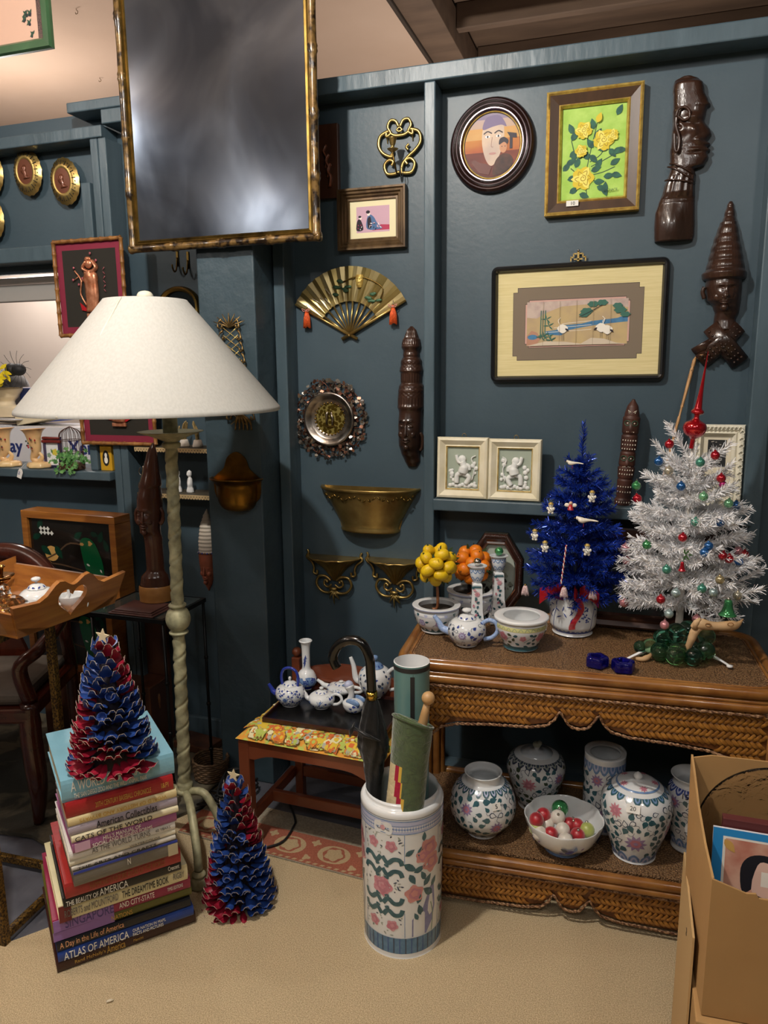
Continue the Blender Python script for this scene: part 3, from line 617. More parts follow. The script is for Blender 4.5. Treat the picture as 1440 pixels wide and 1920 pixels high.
# --- two cream frames with white cherub reliefs on the ledge
def cherub_frame(label, x0, y0, x1, y1, flip):
    c, w_, h_ = boxY(x0, y0, x1, y1, YS+.03)
    t = thing('framed_relief', label, 'picture', (c.x, YS+.02, zl1+.001), group=None, rx=-.05)
    mb = MB(); mb2 = MB()
    moulding(mb, w_, h_, [(0, .020, cream), (.003, .026, cream), (.010, .028, cream), (.026, .015, cream), (.029, .017, gold), (.032, .014, cream), (.033, .006, cream)], 0)
    for q, v in enumerate(mb.v): mb.v[q] = (v[0], v[1], v[2]+h_/2)
    link_obj('frame', mb, t)
    link_obj('backing_board', MB().box(-w_/2+.002, w_/2-.002, 0, .004, .002, h_-.002, mat('brown_backing', '#6e5639', .9)), t)
    iw, ih = w_-.066, h_-.066; g = mat('sage_ground', '#9aa596', .7); wm = mat('white_relief', '#dcdedb', .5)
    mb2.box(-iw/2, iw/2, -.006, -.002, h_/2-ih/2, h_/2+ih/2, g)
    S = lambda x, z, y=-.010: (x*flip*iw/2, y, h_/2+z*ih/2)
    mb2.ball(S(-.05, .42), iw*.13, wm, 12, 8, (1, .5, 1)); mb2.tube(smooth_path([S(-.05, .3), S(.08, .05), S(.0, -.25)], 5), [iw*.11]*5+[iw*.16]*6, wm, 10)
    for pts, r in (([(.02, .2), (-.3, .3), (-.42, .62)], .055), ([(.1, .18), (.4, .1), (.42, -.1)], .055), ([(0, -.25), (-.35, -.35), (-.38, -.75)], .08), ([(.05, -.28), (.42, -.45), (.2, -.78)], .08)):
        mb2.tube(smooth_path([S(*p) for p in pts], 5), iw*r, wm, 8)
    for q in range(12):
        x = random.choice((-.72, .74))+random.uniform(-.12, .12); z = -.85+q*.12 if q < 10 else random.uniform(-.5, .5)
        mb2.ball(S(x, z, -.008), iw*random.uniform(.05, .085), wm, 8, 6, (1, .5, 1))
    for q in range(9): mb2.ball(S(-.8+q*.2, -.86+.04*sin(q*2), -.008), iw*.08, wm, 8, 6, (1, .5, .8))
    mb2.tube(smooth_path([S(.6, -.6), S(.75, 0), S(.55, .45), S(.8, .6)], 4), iw*.022, wm, 6)
    link_obj('cherub_relief', mb2, t)
    mb3 = MB(); mb3.tube(smooth_path([(-.006, .004, h_), (-.006, .0, h_+.008), (.0, .0, h_+.012), (.006, 0, h_+.008), (.006, .004, h_)], 4), .001, brass, 6); link_obj('hanging_loop', mb3, t)
cherub_frame('cream framed white cherub relief on the ledge, the one nearer the stud', 823, 826, 917, 939, 1)
cherub_frame('cream framed white cherub relief on the ledge, nearer the blue tinsel tree', 918, 828, 1016, 942, -1)

# --- brass fan
piv = onY(656, 636, YP-.01); tipL = onY(554, 580, YP-.01); tipR = onY(762, 573, YP-.01); top_ = onY(655, 494, YP-.01)
R_ = ((tipL-piv).length+(tipR-piv).length+(top_-piv).length)/3; aL = atan2(tipL.z-piv.z, tipL.x-piv.x); aR = atan2(tipR.z-piv.z, tipR.x-piv.x)
piv.z += .012; R_ -= .006
t = wallthing('wall_fan', 'open brass fan with pine relief and orange tassels hanging on the wall', 'fan', (piv.x, 0, piv.z))
mb = MB(); n = 15; r0 = R_*.50
fa = mat('fan_brass', '#a3925c', .35, .7, c2='#8c7a48', scale=8); fb = mat('fan_brass_pale', '#bcab7a', .35, .65)
aL_, aR_ = aL-.02, aR+.02
for i in range(n):
    a, b = aL_+(aR_-aL_)*i/n, aL_+(aR_-aL_)*(i+1)/n; m_ = (a+b)/2
    P4 = lambda an, r, y: (r*cos(an), y, r*sin(an))
    for (p, q, y0, y1) in ((a, m_, -.008, -.014), (m_, b, -.014, -.008)):
        mb.add([P4(p, r0, y0), P4(p, R_, y0), P4(q, R_, y1), P4(q, r0, y1), P4(p, r0, y0+.002), P4(p, R_, y0+.002), P4(q, R_, y1+.002), P4(q, r0, y1+.002)],
               [(0, 1, 2, 3), (7, 6, 5, 4), (0, 4, 5, 1), (1, 5, 6, 2), (2, 6, 7, 3), (3, 7, 4, 0)], (fa, fb)[i % 2 == 0])
link_obj('fan_leaf', mb, t)
for i in range(10):
    an = aL_+(aR_-aL_)*(i+.5)/10; rb = MB(); rb.tube([(0, -.006-.0006*i, 0), (r0*1.03*cos(an), -.008, r0*1.03*sin(an))], [.0010, .0016], brass, 6, flat=2.6); link_obj('rib', rb, t)
mb = MB()
for an in (aL_-.0, aR_+.0): mb.tube([(-.14*R_*cos(an), -.012, -.14*R_*sin(an)*0-.012), (R_*cos(an), -.012, R_*sin(an))], [.0026, .0016], brass, 6, flat=2.6)
mb.ball((0, -.015, 0), .005, brass, 10, 6); link_obj('guard', mb, t)
mb = MB(); gp = mat('patina_green', '#3f6046', .5, .3); pr = mat('pearl_white', '#c9c2ae', .3, .4)
def FP(u, r): an = aL_+(aR_-aL_)*u; return (R_*r*cos(an), -.016, R_*r*sin(an))
for (u, r) in ((.38, .72), (.42, .80), (.35, .62), (.46, .66), (.5, .7), (.78, .70), (.84, .68), (.74, .62), (.8, .60)):
    x, y, z = FP(u, r)
    for q in range(3): mb.ball((x+random.uniform(-.006, .006), y, z+random.uniform(-.004, .004)), .008, gp, 8, 5, (1.3, .3, .6))
mb.tube(smooth_path([FP(.45, .78), FP(.6, .86), FP(.8, .86), FP(.86, .72)], 5), .0022, brass_d, 6)
for (u, r) in ((.18, .72), (.22, .66), (.27, .78), (.12, .8)): mb.tube([FP(u, r), FP(u+.03, r-.16)], [.005, .001], pr, 6, flat=.4)
link_obj('pine_relief', mb, t)
mb = MB(); fx, fy, fz = FP(.60, .80)
carve(mb, [(-.022, 0, .008, .004), (-.012, 0, .012, .008), (.01, 0, .014, .009), (.02, 0, .012, .005)], gold, face_feats(0, 0, .026, .04, 1.2), 24, 18, M=T(fx, fy+.002, fz)); link_obj('mask_relief', mb, t)
org = mat('orange_silk', '#e2622a', .6, c2='#b8451a', scale=200)
for (px, py) in ((576, 590), (738, 582)):
    p = onY(px, py-6, YP-.012); q = Vector((p.x-piv.x, -.016, p.z-piv.z)); mb = MB()
    mb.tube([q+Vector((0, 0, .022)), q], .0011, silver, 5); mb.ball(q, .007, org, 8, 6)
    for k in range(18):
        a = 2*pi*k/18; mb.tube([q+Vector((.003*cos(a), .003*sin(a), 0)), q+Vector((.010*cos(a), .007*sin(a), -.022)), q+Vector((.0125*cos(a), .008*sin(a), -.052-random.uniform(0, .006)))], .0022, org, 5)
    for s in (-1, 1): mb.tube(smooth_path([q+Vector((0, -.006, .002)), q+Vector((s*.015, -.007, .009)), q+Vector((s*.010, -.007, 0)), q+Vector((0, -.006, .001))], 4), .0012, mat('tassel_cord', '#c98f86', .6), 5)
    link_obj('tassel', mb, t)

# --- copper and silver wall plate with leafy pierced rim
c, w_, h_ = boxY(549, 705, 687, 865, YP-.02); Rr = (w_+h_)/4
t = wallthing('wall_plate', 'round metal plate with a copper leaf rim and a figure in the middle', 'plate', c)
XF = Matrix(((1, 0, 0, 0), (0, 0, -1, 0), (0, 1, 0, 0), (0, 0, 0, 1)))   # lathe axis towards -Y
mb = MB(); mb.lathe([(Rr*.36, .006), (Rr*.40, .012), (Rr*.46, .010), (Rr*.50, .016), (Rr*.60, .026), (Rr*.63, .027), (Rr*.66, .022), (Rr*.66, .018), (Rr*.5, .010), (Rr*.36, .002)], silver, 48, M=XF); link_obj('silver_dish', mb, t)
mb = MB(); gg = mat('hammered_gold', '#7a6426', .3, .9, c2='#e0cf78', scale=90, lo=.5, hi=.62, kind='voronoi'); mb.lathe([(0, .008), (Rr*.40, .008)], gg, 40, M=XF)
for k in range(26): a = 2*pi*k/26; mb.ball((Rr*.39*cos(a), -.010, Rr*.39*sin(a)), .004, brass_d, 8, 5)
mb.tube([(-.012, -.012, -.02), (-.012, -.013, .016), (-.007, -.013, .026)], [.004, .005, .004], silver, 8); mb.tube([(.009, -.012, -.022), (.011, -.013, .0), (.006, -.013, .024)], [.003, .005, .004], silver, 8); mb.box(-.018, .018, -.014, -.009, -.028, -.023, brass_d)
link_obj('figure_medallion', mb, t)
mb = MB(); cmats = (mat('dull_copper', '#9a705c', .35, .8), silver, mat('grey_bronze', '#7d766c', .35, .8), mat('dark_copper', '#5d3a2c', .4, .8))
for k in range(20):
    a = 2*pi*k/20; rr = Rr*.82
    mb.tube(smooth_path([(Rr*.66*cos(a), -.016, Rr*.66*sin(a)), (rr*cos(a+.08), -.014, rr*sin(a+.08)), (Rr*.93*cos(a+.22), -.014, Rr*.93*sin(a+.22))], 4), .0016, cmats[3], 5)
for k in range(300):
    a = random.uniform(0, 2*pi); r = Rr*random.uniform(.67, .98); s = random.uniform(.009, .017)
    M_ = T(r*cos(a), -.014-random.uniform(0, .008), r*sin(a), ry=random.uniform(0, 6), rz=random.uniform(-.5, .5), rx=random.uniform(-.5, .5))
    mb.poly([(-s*.5, 0), (-s*.25, s*.35), (0, s*.25), (s*.3, s*.45), (s*.55, 0), (s*.3, -s*.4), (0, -s*.3), (-s*.25, -s*.4)], cmats[(0, 1, 2, 3, 1, 2)[k % 6]], .0012, M_)
mb.tube([(Rr*.9*cos(2*pi*k/40), -.010, Rr*.9*sin(2*pi*k/40)) for k in range(40)], .002, cmats[3], 6, closed=True)
mb.tube([(Rr*.70*cos(2*pi*k/40), -.010, Rr*.70*sin(2*pi*k/40)) for k in range(40)], .002, cmats[3], 6, closed=True)
link_obj('leaf_rim', mb, t)

# --- tall carved mask with tiered crown beside the stud
p0, p1 = onY(762, 876, YP-.03), onY(768, 611, YP-.03); hz = p1.z-p0.z; cx = onY(767, 745, YP-.03).x
t = wallthing('carved_mask', 'tall dark wooden mask with a tiered crown beside the stud', 'mask', (cx, 0, p0.z))
u = hz
def tierm(x, z, a):
    q = z/u
    if q < .42: return 0
    g = 0
    for (zz, s) in ((.435, 1), (.55, 1), (.60, -1), (.69, 1), (.73, -.8), (.80, 1), (.86, 1.2), (.90, -1)): g += .0035*s*math.exp(-((q-zz)/.010)**2)
    if .44 < q < .50 or .61 < q < .67 or .87 < q < .90 or q > .91: g += .0016*sin(a*26)
    if .51 < q < .58 or .70 < q < .76: g += .002*sin(a*16)*sin(q*260)
    return g
mb = MB(); carve(mb, [(0, .004, .018, .012), (.04*u, .004, .028, .022), (.10*u, -.002, .034, .040), (.16*u, -.003, .040, .055), (.30*u, -.002, .043, .058), (.40*u, 0, .042, .052), (.425*u, 0, .046, .056), (.50*u, 0, .046, .054), (.58*u, .001, .043, .050), (.61*u, .001, .037, .044), (.67*u, .001, .037, .044), (.69*u, .001, .040, .046), (.76*u, .001, .036, .042), (.79*u, .001, .028, .034), (.83*u, .001, .028, .034), (.85*u, .001, .033, .038), (.905*u, .001, .032, .036), (.92*u, .001, .025, .028), (.97*u, .001, .017, .018), (u, .001, .004, .004)],
      dark_wood, face_feats(-.004, .27*u, .070, .30*u, .9), 150, 48, tex=tierm); face_bits(mb, -.004, .27*u, .074, .30*u, .043, .057, dark_wood); link_obj('carving', mb, t)
mb = MB(); mb.tube(smooth_path([(.036, -.02, .25*u), (.044, -.018, .22*u), (.043, -.018, .15*u), (.036, -.02, .12*u)], 4), .006, dark_wood, 8); link_obj('ear', mb, t)

# --- brass half bowl planter
c, w_, h_ = boxY(590, 915, 779, 1002, YP-.07); c.y = YP
t = wallthing('wall_planter', 'large half round brass wall bowl with vine engraving', 'wall planter', c)
k = w_/2; mb = MB()
H2 = h_*.5
mb.lathe([(0, -H2), (.58*k, -H2), (.60*k, -H2+.006), (.57*k, -H2+.012), (.60*k, -H2+.03), (.70*k, -H2*.2), (.86*k, H2*.45), (.95*k, H2*.80), (.99*k, H2*.84), (1.0*k, H2*.9), (.985*k, H2*.95), (.93*k, H2*.93), (.80*k, H2*.3), (.60*k, -H2*.3), (0, -H2+.01)], brass, 48, a0=pi, a1=2*pi, sy=.55)
mb.poly([(-.58*k, -H2), (.58*k, -H2), (.66*k, -H2*.3), (.84*k, H2*.4), (.94*k, H2*.93), (-.94*k, H2*.93), (-.84*k, H2*.4), (-.66*k, -H2*.3)], brass, .003, T(0, -.003, 0)); link_obj('bowl', mb, t)
mb = MB()
for q in range(26):
    a = pi+.25+(pi-.5)*q/25; zz = H2*.55+.006*sin(q*1.3); rr = k*.895*1.005
    mb.ball((rr*cos(a), rr*sin(a)*.55, zz), .0085, brass_d, 8, 5, (1, .4, .35), rot=Matrix.Rotation(.7*(-1)**q, 3, 'Y'))
link_obj('vine_relief', mb, t)

# --- pair of gilded scroll bracket shelves
def bracket(label, x0, y0, x1, y1, first=None):
    c, w_, h_ = boxY(x0, y0, x1, y1, YP-.035)
    if first: return clone(first, label, (c.x, YP-.0005, c.z))
    t = wallthing('bracket_shelf', label, 'bracket', c, 'pair of gilded scroll bracket shelves'); k = w_/2; h2 = h_/2
    mb = MB(); n = 18
    zt_ = h2*.82
    outer = [(.93*k*cos(pi+pi*i/n), .80*k*sin(pi+pi*i/n)*(.93+.07*cos(i*2.1))) for i in range(n+1)]
    for (za, zb_, s) in ((zt_, zt_-.008, 1.0),):
        vs = [(x, y, za) for x, y in outer]+[(x*.97, y*.95, zb_) for x, y in outer]
        mb.add(vs, [tuple(range(n+1)), tuple(range(2*n+1, n, -1))]+[(i, i+1, n+2+i, n+1+i) for i in range(n)]+[(n, 0, n+1, 2*n+1)], brass, False)
    mb.tube([(x, y, zt_-.003) for x, y in outer], .0035, brass, 8); link_obj('shelf_top', mb, t)
    mb = MB()
    mb.lathe([(.10*k, -.10*h2), (.22*k, .12*h2), (.42*k, .40*h2), (.72*k, .66*h2), (.88*k, .80*h2)], brass, 60, a0=pi, a1=2*pi, sy=.8, wob=lambda a, z: 1+.05*cos(a*22))
    link_obj('shell_support', mb, t)
    mb = MB()
    for s in (-1, 1):
        f = lambda pts: [(s*x*k, -y, z*h2) for x, z, y in pts]
        mb.tube(smooth_path(f([(.96, .98, .004), (.92, .86, .006), (.98, .72, .008), (.80, .55, .01), (.72, .36, .01), (.74, .16, .01), (.62, .12, .012), (.60, .26, .012)]), 6), [.0045]*43, brass, 8)
        mb.tube(smooth_path(f([(.10, -.06, .02), (.28, .08, .02), (.52, .05, .018), (.62, -.22, .016), (.45, -.48, .016), (.18, -.52, .018), (.05, -.40, .02)]), 6), .0052, brass, 8)
        mb.tube(smooth_path(f([(.06, -.2, .022), (.20, -.30, .022), (.33, -.22, .02), (.30, -.06, .02), (.20, -.10, .02)]), 6), .0042, brass, 8); mb.ball((s*.22*k, -.02, -.12*h2), .006, brass, 8, 6)
    mb.tube([(-.12*k, -.024, -.36*h2), (.12*k, -.024, -.36*h2)], .007, brass, 8)
    link_obj('scrollwork', mb, t)
    mb = MB()
    for (a, l) in ((-pi/2, .58), (-pi/2-.5, .42), (-pi/2+.5, .42), (-pi/2-.95, .34), (-pi/2+.95, .34)):
        mb.tube(smooth_path([(0, -.016, -.40*h2), (cos(a)*l*h2*.5, -.022, -.40*h2+sin(a)*l*h2*.5), (cos(a)*l*h2, -.014, -.40*h2+sin(a)*l*h2)], 4), [.003, .005, .0065, .007, .0065, .005, .004, .0025, .0008], brass, 6, flat=.5)
    link_obj('leaf_drop', mb, t)
    return t
b1 = bracket('gilded scroll bracket shelf below the brass bowl, nearer the heavy post', 570, 1036, 676, 1138)
bracket('gilded scroll bracket shelf below the brass bowl, nearer the lemon topiary', 685, 1042, 790, 1146, b1)

# --- carved profile head
p0, p1 = onY(1268, 450, YP-.03), onY(1290, 139, YP-.03); hz = p1.z-p0.z
t = wallthing('wood_carving', 'dark wooden profile head with a long neck hanging at the upper right', 'carving', (onY(1280, 295, YP-.03).x, 0, p0.z))
px_ = lambda x, y: (onY(x, y, YP-.03).x-t.location.x, onY(x, y, YP-.03).z-p0.z)
R1 = [(0, 1228, 1300), (.03, 1227, 1303), (.10, 1227, 1304), (.18, 1229, 1304), (.25, 1236, 1304), (.30, 1243, 1304), (.34, 1246, 1304), (.40, 1253, 1306), (.44, 1257, 1303), (.455, 1257, 1322), (.50, 1257, 1330), (.53, 1257, 1328), (.545, 1257, 1334), (.565, 1257, 1327), (.58, 1258, 1334), (.60, 1259, 1327), (.64, 1260, 1336), (.66, 1260, 1334), (.72, 1262, 1322), (.78, 1262, 1326), (.80, 1262, 1328), (.815, 1263, 1334), (.84, 1263, 1330), (.90, 1263, 1322), (.92, 1262, 1322), (.95, 1263, 1320), (.985, 1266, 1312), (1, 1278, 1300)]
y_of = lambda q: 450-(450-139)*q
lv = []
for (q, a, b) in R1:
    xa, xb = onY(a, y_of(q), YP-.03).x-t.location.x, onY(b, y_of(q), YP-.03).x-t.location.x
    d = .040 if q > .28 else .030+.02*(.28-q)
    if q > .98: d = .02
    lv.append((q*hz, (xa+xb)/2, (xb-xa)/2, d))
def ptex(x, z, a):
    q = z/hz
    if q < .25 : return .002*math.exp(-((q-.25)/.01)**2)
    if .27 < q < .40: return .0028*(1 if sin(a*13) > 0 else -1)*.5
    if (.42 < q < .60 and a > .8) or (.80 < q < .92): return .0012*sin(a*40+sin(q*320)*2)*cos(q*420)
    return 0
ff = [(.005, .66*hz, .012, .018, .010), (-.028, .685*hz, .013, .016, .012), (-.028, .685*hz, .006, .008, -.010), (.022, .60*hz, .010, .008, .008), (.016, .545*hz, .014, .004, .006), (.016, .53*hz, .014, .003, -.006), (.012, .74*hz, .02, .008, .008), (.012, .70*hz, .012, .006, -.006), (-.01, .10*hz, .03, .05, .012)]
mb = MB(); carve(mb, lv, dark_wood, ff, 190, 36, tex=ptex, pw=.6); link_obj('carving', mb, t)
mb = MB(); P3 = lambda x, y: (px_(x, y)[0], -.046, px_(x, y)[1])
mb.tube(smooth_path([P3(1267, 222), P3(1272, 208), P3(1283, 204), P3(1292, 212), P3(1291, 224), P3(1281, 228), P3(1272, 222)], 5), .004, dark_wood, 8)
mb.tube(smooth_path([P3(1268, 222), P3(1267, 240), P3(1273, 262), P3(1271, 284), P3(1265, 284), P3(1264, 250)], 5), .004, dark_wood, 8); link_obj('ear', mb, t)
mb = MB()
for (a, b) in (((1247, 338), (1302, 344)), ((1252, 312), (1302, 340)), ((1256, 306), (1303, 328))):
    A_, B_ = Vector(P3(*a)), Vector(P3(*b)); A_.y = B_.y = -.022; mb.tube(smooth_path([A_, (A_*3+B_)/4+Vector((0, -.019, .002)), (A_+B_*3)/4+Vector((0, -.019, .001)), B_], 4), .0026, dark_wood, 6)
link_obj('collar', mb, t)

# --- carved woman with cone hat and beaded collar
p0, p1 = onY(1350, 692, YP-.03), onY(1373, 374, YP-.03); hz = p1.z-p0.z; X0 = onY(1355, 600, YP-.03).x
t = wallthing('carved_bust', 'dark wooden bust of a woman in a tall ringed hat and beaded collar', 'carving', (X0, 0, p0.z))
y_of = lambda q: 692-(692-374)*q
R1 = [(.24, 1337, 1385), (.30, 1340, 1382), (.34, 1342, 1388), (.38, 1338, 1390), (.42, 1326, 1392), (.50, 1323, 1394), (.54, 1325, 1394), (.545, 1318, 1402), (.58, 1318, 1402), (.60, 1325, 1399), (.66, 1330, 1396), (.72, 1335, 1393), (.78, 1341, 1389), (.84, 1348, 1386), (.88, 1353, 1383), (.885, 1357, 1382), (.93, 1361, 1380), (.98, 1366, 1378), (1.0, 1370, 1375)]
lv = []
for (q, a, b) in R1:
    xa, xb = onY(a, y_of(q), YP-.03).x-X0, onY(b, y_of(q), YP-.03).x-X0; lv.append((q*hz, (xa+xb)/2, (xb-xa)/2, (xb-xa)*(.62 if q > .35 else .5)))
def htex(x, z, a):
    q = z/hz
    if q > .55: return .0030*abs(sin((q-.55)*pi/.052))+.0008*sin(a*34)*(q < .88)
    return 0
fcx = .004
mb = MB(); carve(mb, lv, dark_wood, face_feats(fcx, .46*hz, .060, .20*hz, 1.0), 170, 44, tex=htex); face_bits(mb, lerp_levels(lv, .45*hz)[0], .455*hz, .078, .21*hz, .046, .056, dark_wood); link_obj('carving', mb, t)
mb = MB(); mb.tube(smooth_path([(lv[5][1]-lv[5][2]-.002, -.02, .50*hz), (lv[5][1]-lv[5][2]-.006, -.02, .47*hz), (lv[5][1]-lv[5][2], -.02, .43*hz)], 4), .006, dark_wood, 8); link_obj('ear', mb, t)
Q = lambda x, y, d=-.022: Vector((onY(x, y, YP-.03).x-X0, d, onY(x, y, YP-.03).z-p0.z))
for (a, b, w0) in (((1388, 612), (1316, 678), .027), ((1332, 612), (1388, 680), .029), ((1335, 640), (1302, 660), .014)):
    mb = MB(); A_, B_ = Q(*a), Q(*b, -.012); mb.tube([A_+Vector((0, 0, 0)), (A_+B_)/2+Vector((0, -.014, 0)), B_], [w0*.30, w0*.34, w0*.36], dark_wood, 12, flat=2.7)
    dr = (B_-A_).normalized(); nn = Vector((-dr.z, 0, dr.x))
    if w0 > .015:
        for r_i in range(3):
            for k in range(9):
                f = .08+k*.105; P_ = A_+(B_-A_)*f+nn*(r_i-1)*.0115; P_.y = -.027-.011*(1-abs(f-.5)*2); mb.ball(P_, .0040, dark_wood, 8, 6)
    link_obj('beaded_collar', mb, t)

# --- totem pole standing on the ledge
base = onY(1168, 948, YS+.04); topp = onY(1184, 749, YS+.03); hz = topp.z-zl1
t = thing('totem_pole', 'small painted wooden totem pole standing between the two tinsel trees', 'totem', (onY(1172, 850, YS+.03).x, YS+.035, zl1+.001), ry=RAD(3))
tm = mat('totem_wood', '#4a2a1f', .5, c2='#38201a', scale=30, stretch=(1, 1, .3), bump=.3)
hwid = .024
lv = [(0, 0, .026, .026), (.05*hz, 0, .026, .026), (.06*hz, 0, .022, .022), (.15*hz, 0, .023, .023), (.24*hz, 0, .024, .024), (.25*hz, 0, .020, .020), (.26*hz, 0, .024, .024), (.36*hz, 0, .026, .026), (.37*hz, 0, .021, .021), (.38*hz, 0, .025, .025), (.50*hz, 0, .023, .024), (.51*hz, 0, .020, .02), (.53*hz, 0, .024, .024), (.66*hz, 0, .025, .025), (.67*hz, 0, .021, .021), (.69*hz, 0, .025, .026), (.83*hz, 0, .026, .026), (.84*hz, 0, .022, .022), (.86*hz, 0, .022, .022), (.93*hz, 0, .017, .018), (hz, 0, .004, .004)]
ff = []
for zc in (.45, .78):
    for s in (-1, 1): ff += [(s*.010, zc*hz, .007, .010, -.002)]
    ff += [(0, (zc-.05)*hz, .005, .014, .008)]
mb = MB(); carve(mb, lv, tm, ff, 120, 28, full=True); link_obj('carved_pole', mb, t)
mb = MB(); pg_ = mat('totem_green', '#2f5a44', .5); pw_ = mat('totem_white', '#d9d2bf', .6)
def on_pole(x, z, r=.0262): return (x, -sqrt(max(r*r-x*x, 1e-6)), z)
for zc in (.45, .78):
    for s in (-1, 1):
        L_ = [on_pole(s*.011+.0085*cos(2*pi*k/14), zc*hz+.0075*sin(2*pi*k/14)+s*.0*k) for k in range(14)]; mb.tube(L_, .0011, pg_, 5, closed=True); mb.ball(on_pole(s*.010, zc*hz), .0022, pw_, 8, 5)
    for k in range(5): mb.ball(on_pole(-.010+.005*k, (zc-.075)*hz-abs(k-2)*.001, .0265), .0016, pw_, 6, 4)
for zc in (.58, .62, .30, .34, .54, .03, .13, .18):
    for k in range(6): mb.box(-.0012, .0012, -.0006, .0006, -.002, .002, pw_, M=T(*on_pole(-.0185+.0074*k, zc*hz, .0264)))
for s in (-1, 1): mb.tube([on_pole(s*.008, .87*hz, .0225), on_pole(s*.012, .90*hz, .021), on_pole(s*.004, .88*hz, .023)], .0013, pw_, 5)
link_obj('painted_marks', mb, t)

# --- back scratcher leaning on the wall
a, b = onY(1303, 672, YP-.01), onY(1266, 810, YP-.05); L_ = (a-b).length
t = thing('back_scratcher', 'pale notched wooden back scratcher leaning on the wall behind the white tree', 'stick', tuple(b))
bw = mat('pale_bamboo', '#c49a6a', .5, c2='#a87c4e', scale=30); mb = MB(); ax = (a-b)
pts = [ax*f for f in (-.9, -.2, 0, .1, .12, .2, .22, .33, .35, .37, .70, .86, .88, .90, .97, 1.0)]
mb.tube(pts, [.007, .008, .009, .008, .010, .009, .006, .007, .010, .008, .011, .011, .008, .011, .011, .007], bw, 8, flat=.5)
mb.tube(smooth_path([ax*.99, ax*1.04+Vector((.008, -.008, 0)), ax*1.06+Vector((.02, -.016, -.004))], 4), .006, bw, 6, flat=.6); link_obj('carved_shaft', mb, t)
mb = MB(); text_mb(mb, '5', .014, blackish, T(*(ax*.8+Vector((-.002, -.009, 0)))) @ FACE); link_obj('price_mark', mb, t)

# --- white ornate frame standing on the ledge behind the white tree
c, w_, h_ = boxY(1318, 796, 1391, 960, YS+.05)
t = thing('ornate_frame', 'white ornate picture frame standing on the ledge behind the white tree', 'picture', (c.x-.02, YS+.03, zl1+.001), rx=-.06)
wf = mat('antique_white', '#ded9c6', .5, bump=.4, bscale=50); mb = MB(); w_ += .04; h_ = c.z+h_/2-zl1
moulding(mb, w_, h_, [(0, .012, wf), (.004, .020, wf), (.012, .022, wf), (.020, .014, wf), (.026, .020, wf), (.032, .010, wf), (.034, .006, wf)], 0)
for q, v in enumerate(mb.v): mb.v[q] = (v[0], v[1], v[2]+h_/2)
link_obj('frame', mb, t); mb = MB()
for k in range(46):
    s = k/46*4; e = int(s); f = s-e; X, Z = w_/2-.010, h_/2-.010
    x, z = ((-X+2*X*f, Z), (X, Z-2*Z*f), (X-2*X*f, -Z), (-X, -Z+2*Z*f))[e]
    mb.tube(smooth_path([(x-.006, -.022, h_/2+z-.004), (x, -.026, h_/2+z+.004), (x+.006, -.024, h_/2+z-.002), (x+.003, -.024, h_/2+z-.006)], 4), .0018, wf, 6)
link_obj('scroll_ornament', mb, t)
A = Art(-.004); A.p(rect(w_-.06, h_-.06, 0, h_/2), mat('aged_paper', '#d6cdb6', .8)).p(rect(w_*.35, h_*.32, -.0, h_*.66), blackish)
for q in range(26): A.p(ell(.003, .0015, 6, random.uniform(-.16, .16)*w_, h_*(.66+random.uniform(-.15, .15))), mat('grey_print', '#9a968e'))
link_obj('picture', A.mb, t)
# ================================================================ CERAMICS PAINTED WITH RAISED MOTIFS
glz = mat('white_porcelain', '#e4e6e6', .14, coat=.6, c2='#dde1e3', scale=6)
glz2 = mat('bluish_porcelain', '#d5dde4', .14, coat=.6)
p_teal = mat('paint_teal', '#3d6770', .25, coat=.5, c2='#2e5560', scale=90); p_navy = mat('paint_cobalt', '#2b3f86', .25, coat=.5, c2='#44589c', scale=120)
p_pink = mat('paint_pink', '#d3a0a8', .25, coat=.5, c2='#c4788a', scale=90); p_rose = mat('paint_rose', '#bd7c8c', .25, coat=.5); p_lil = mat('paint_lilac', '#a48fb4', .25, coat=.5, c2='#8f7ca6', scale=90)
p_blue = mat('paint_pale_blue', '#7f9cc4', .25, coat=.5, c2='#6586b4', scale=90); p_green = mat('paint_sage', '#7f9a84', .25, coat=.5); p_dk = mat('paint_ink', '#39465c', .3, coat=.5)
p_grey = mat('paint_grey_leaf', '#9aa29a', .3, coat=.5); p_gold = mat('paint_yellow', '#c7c487', .3, coat=.5); p_lav = mat('paint_lavender', '#b9c0dc', .25, coat=.5); p_olive = mat('paint_olive', '#43503c', .3, coat=.5)
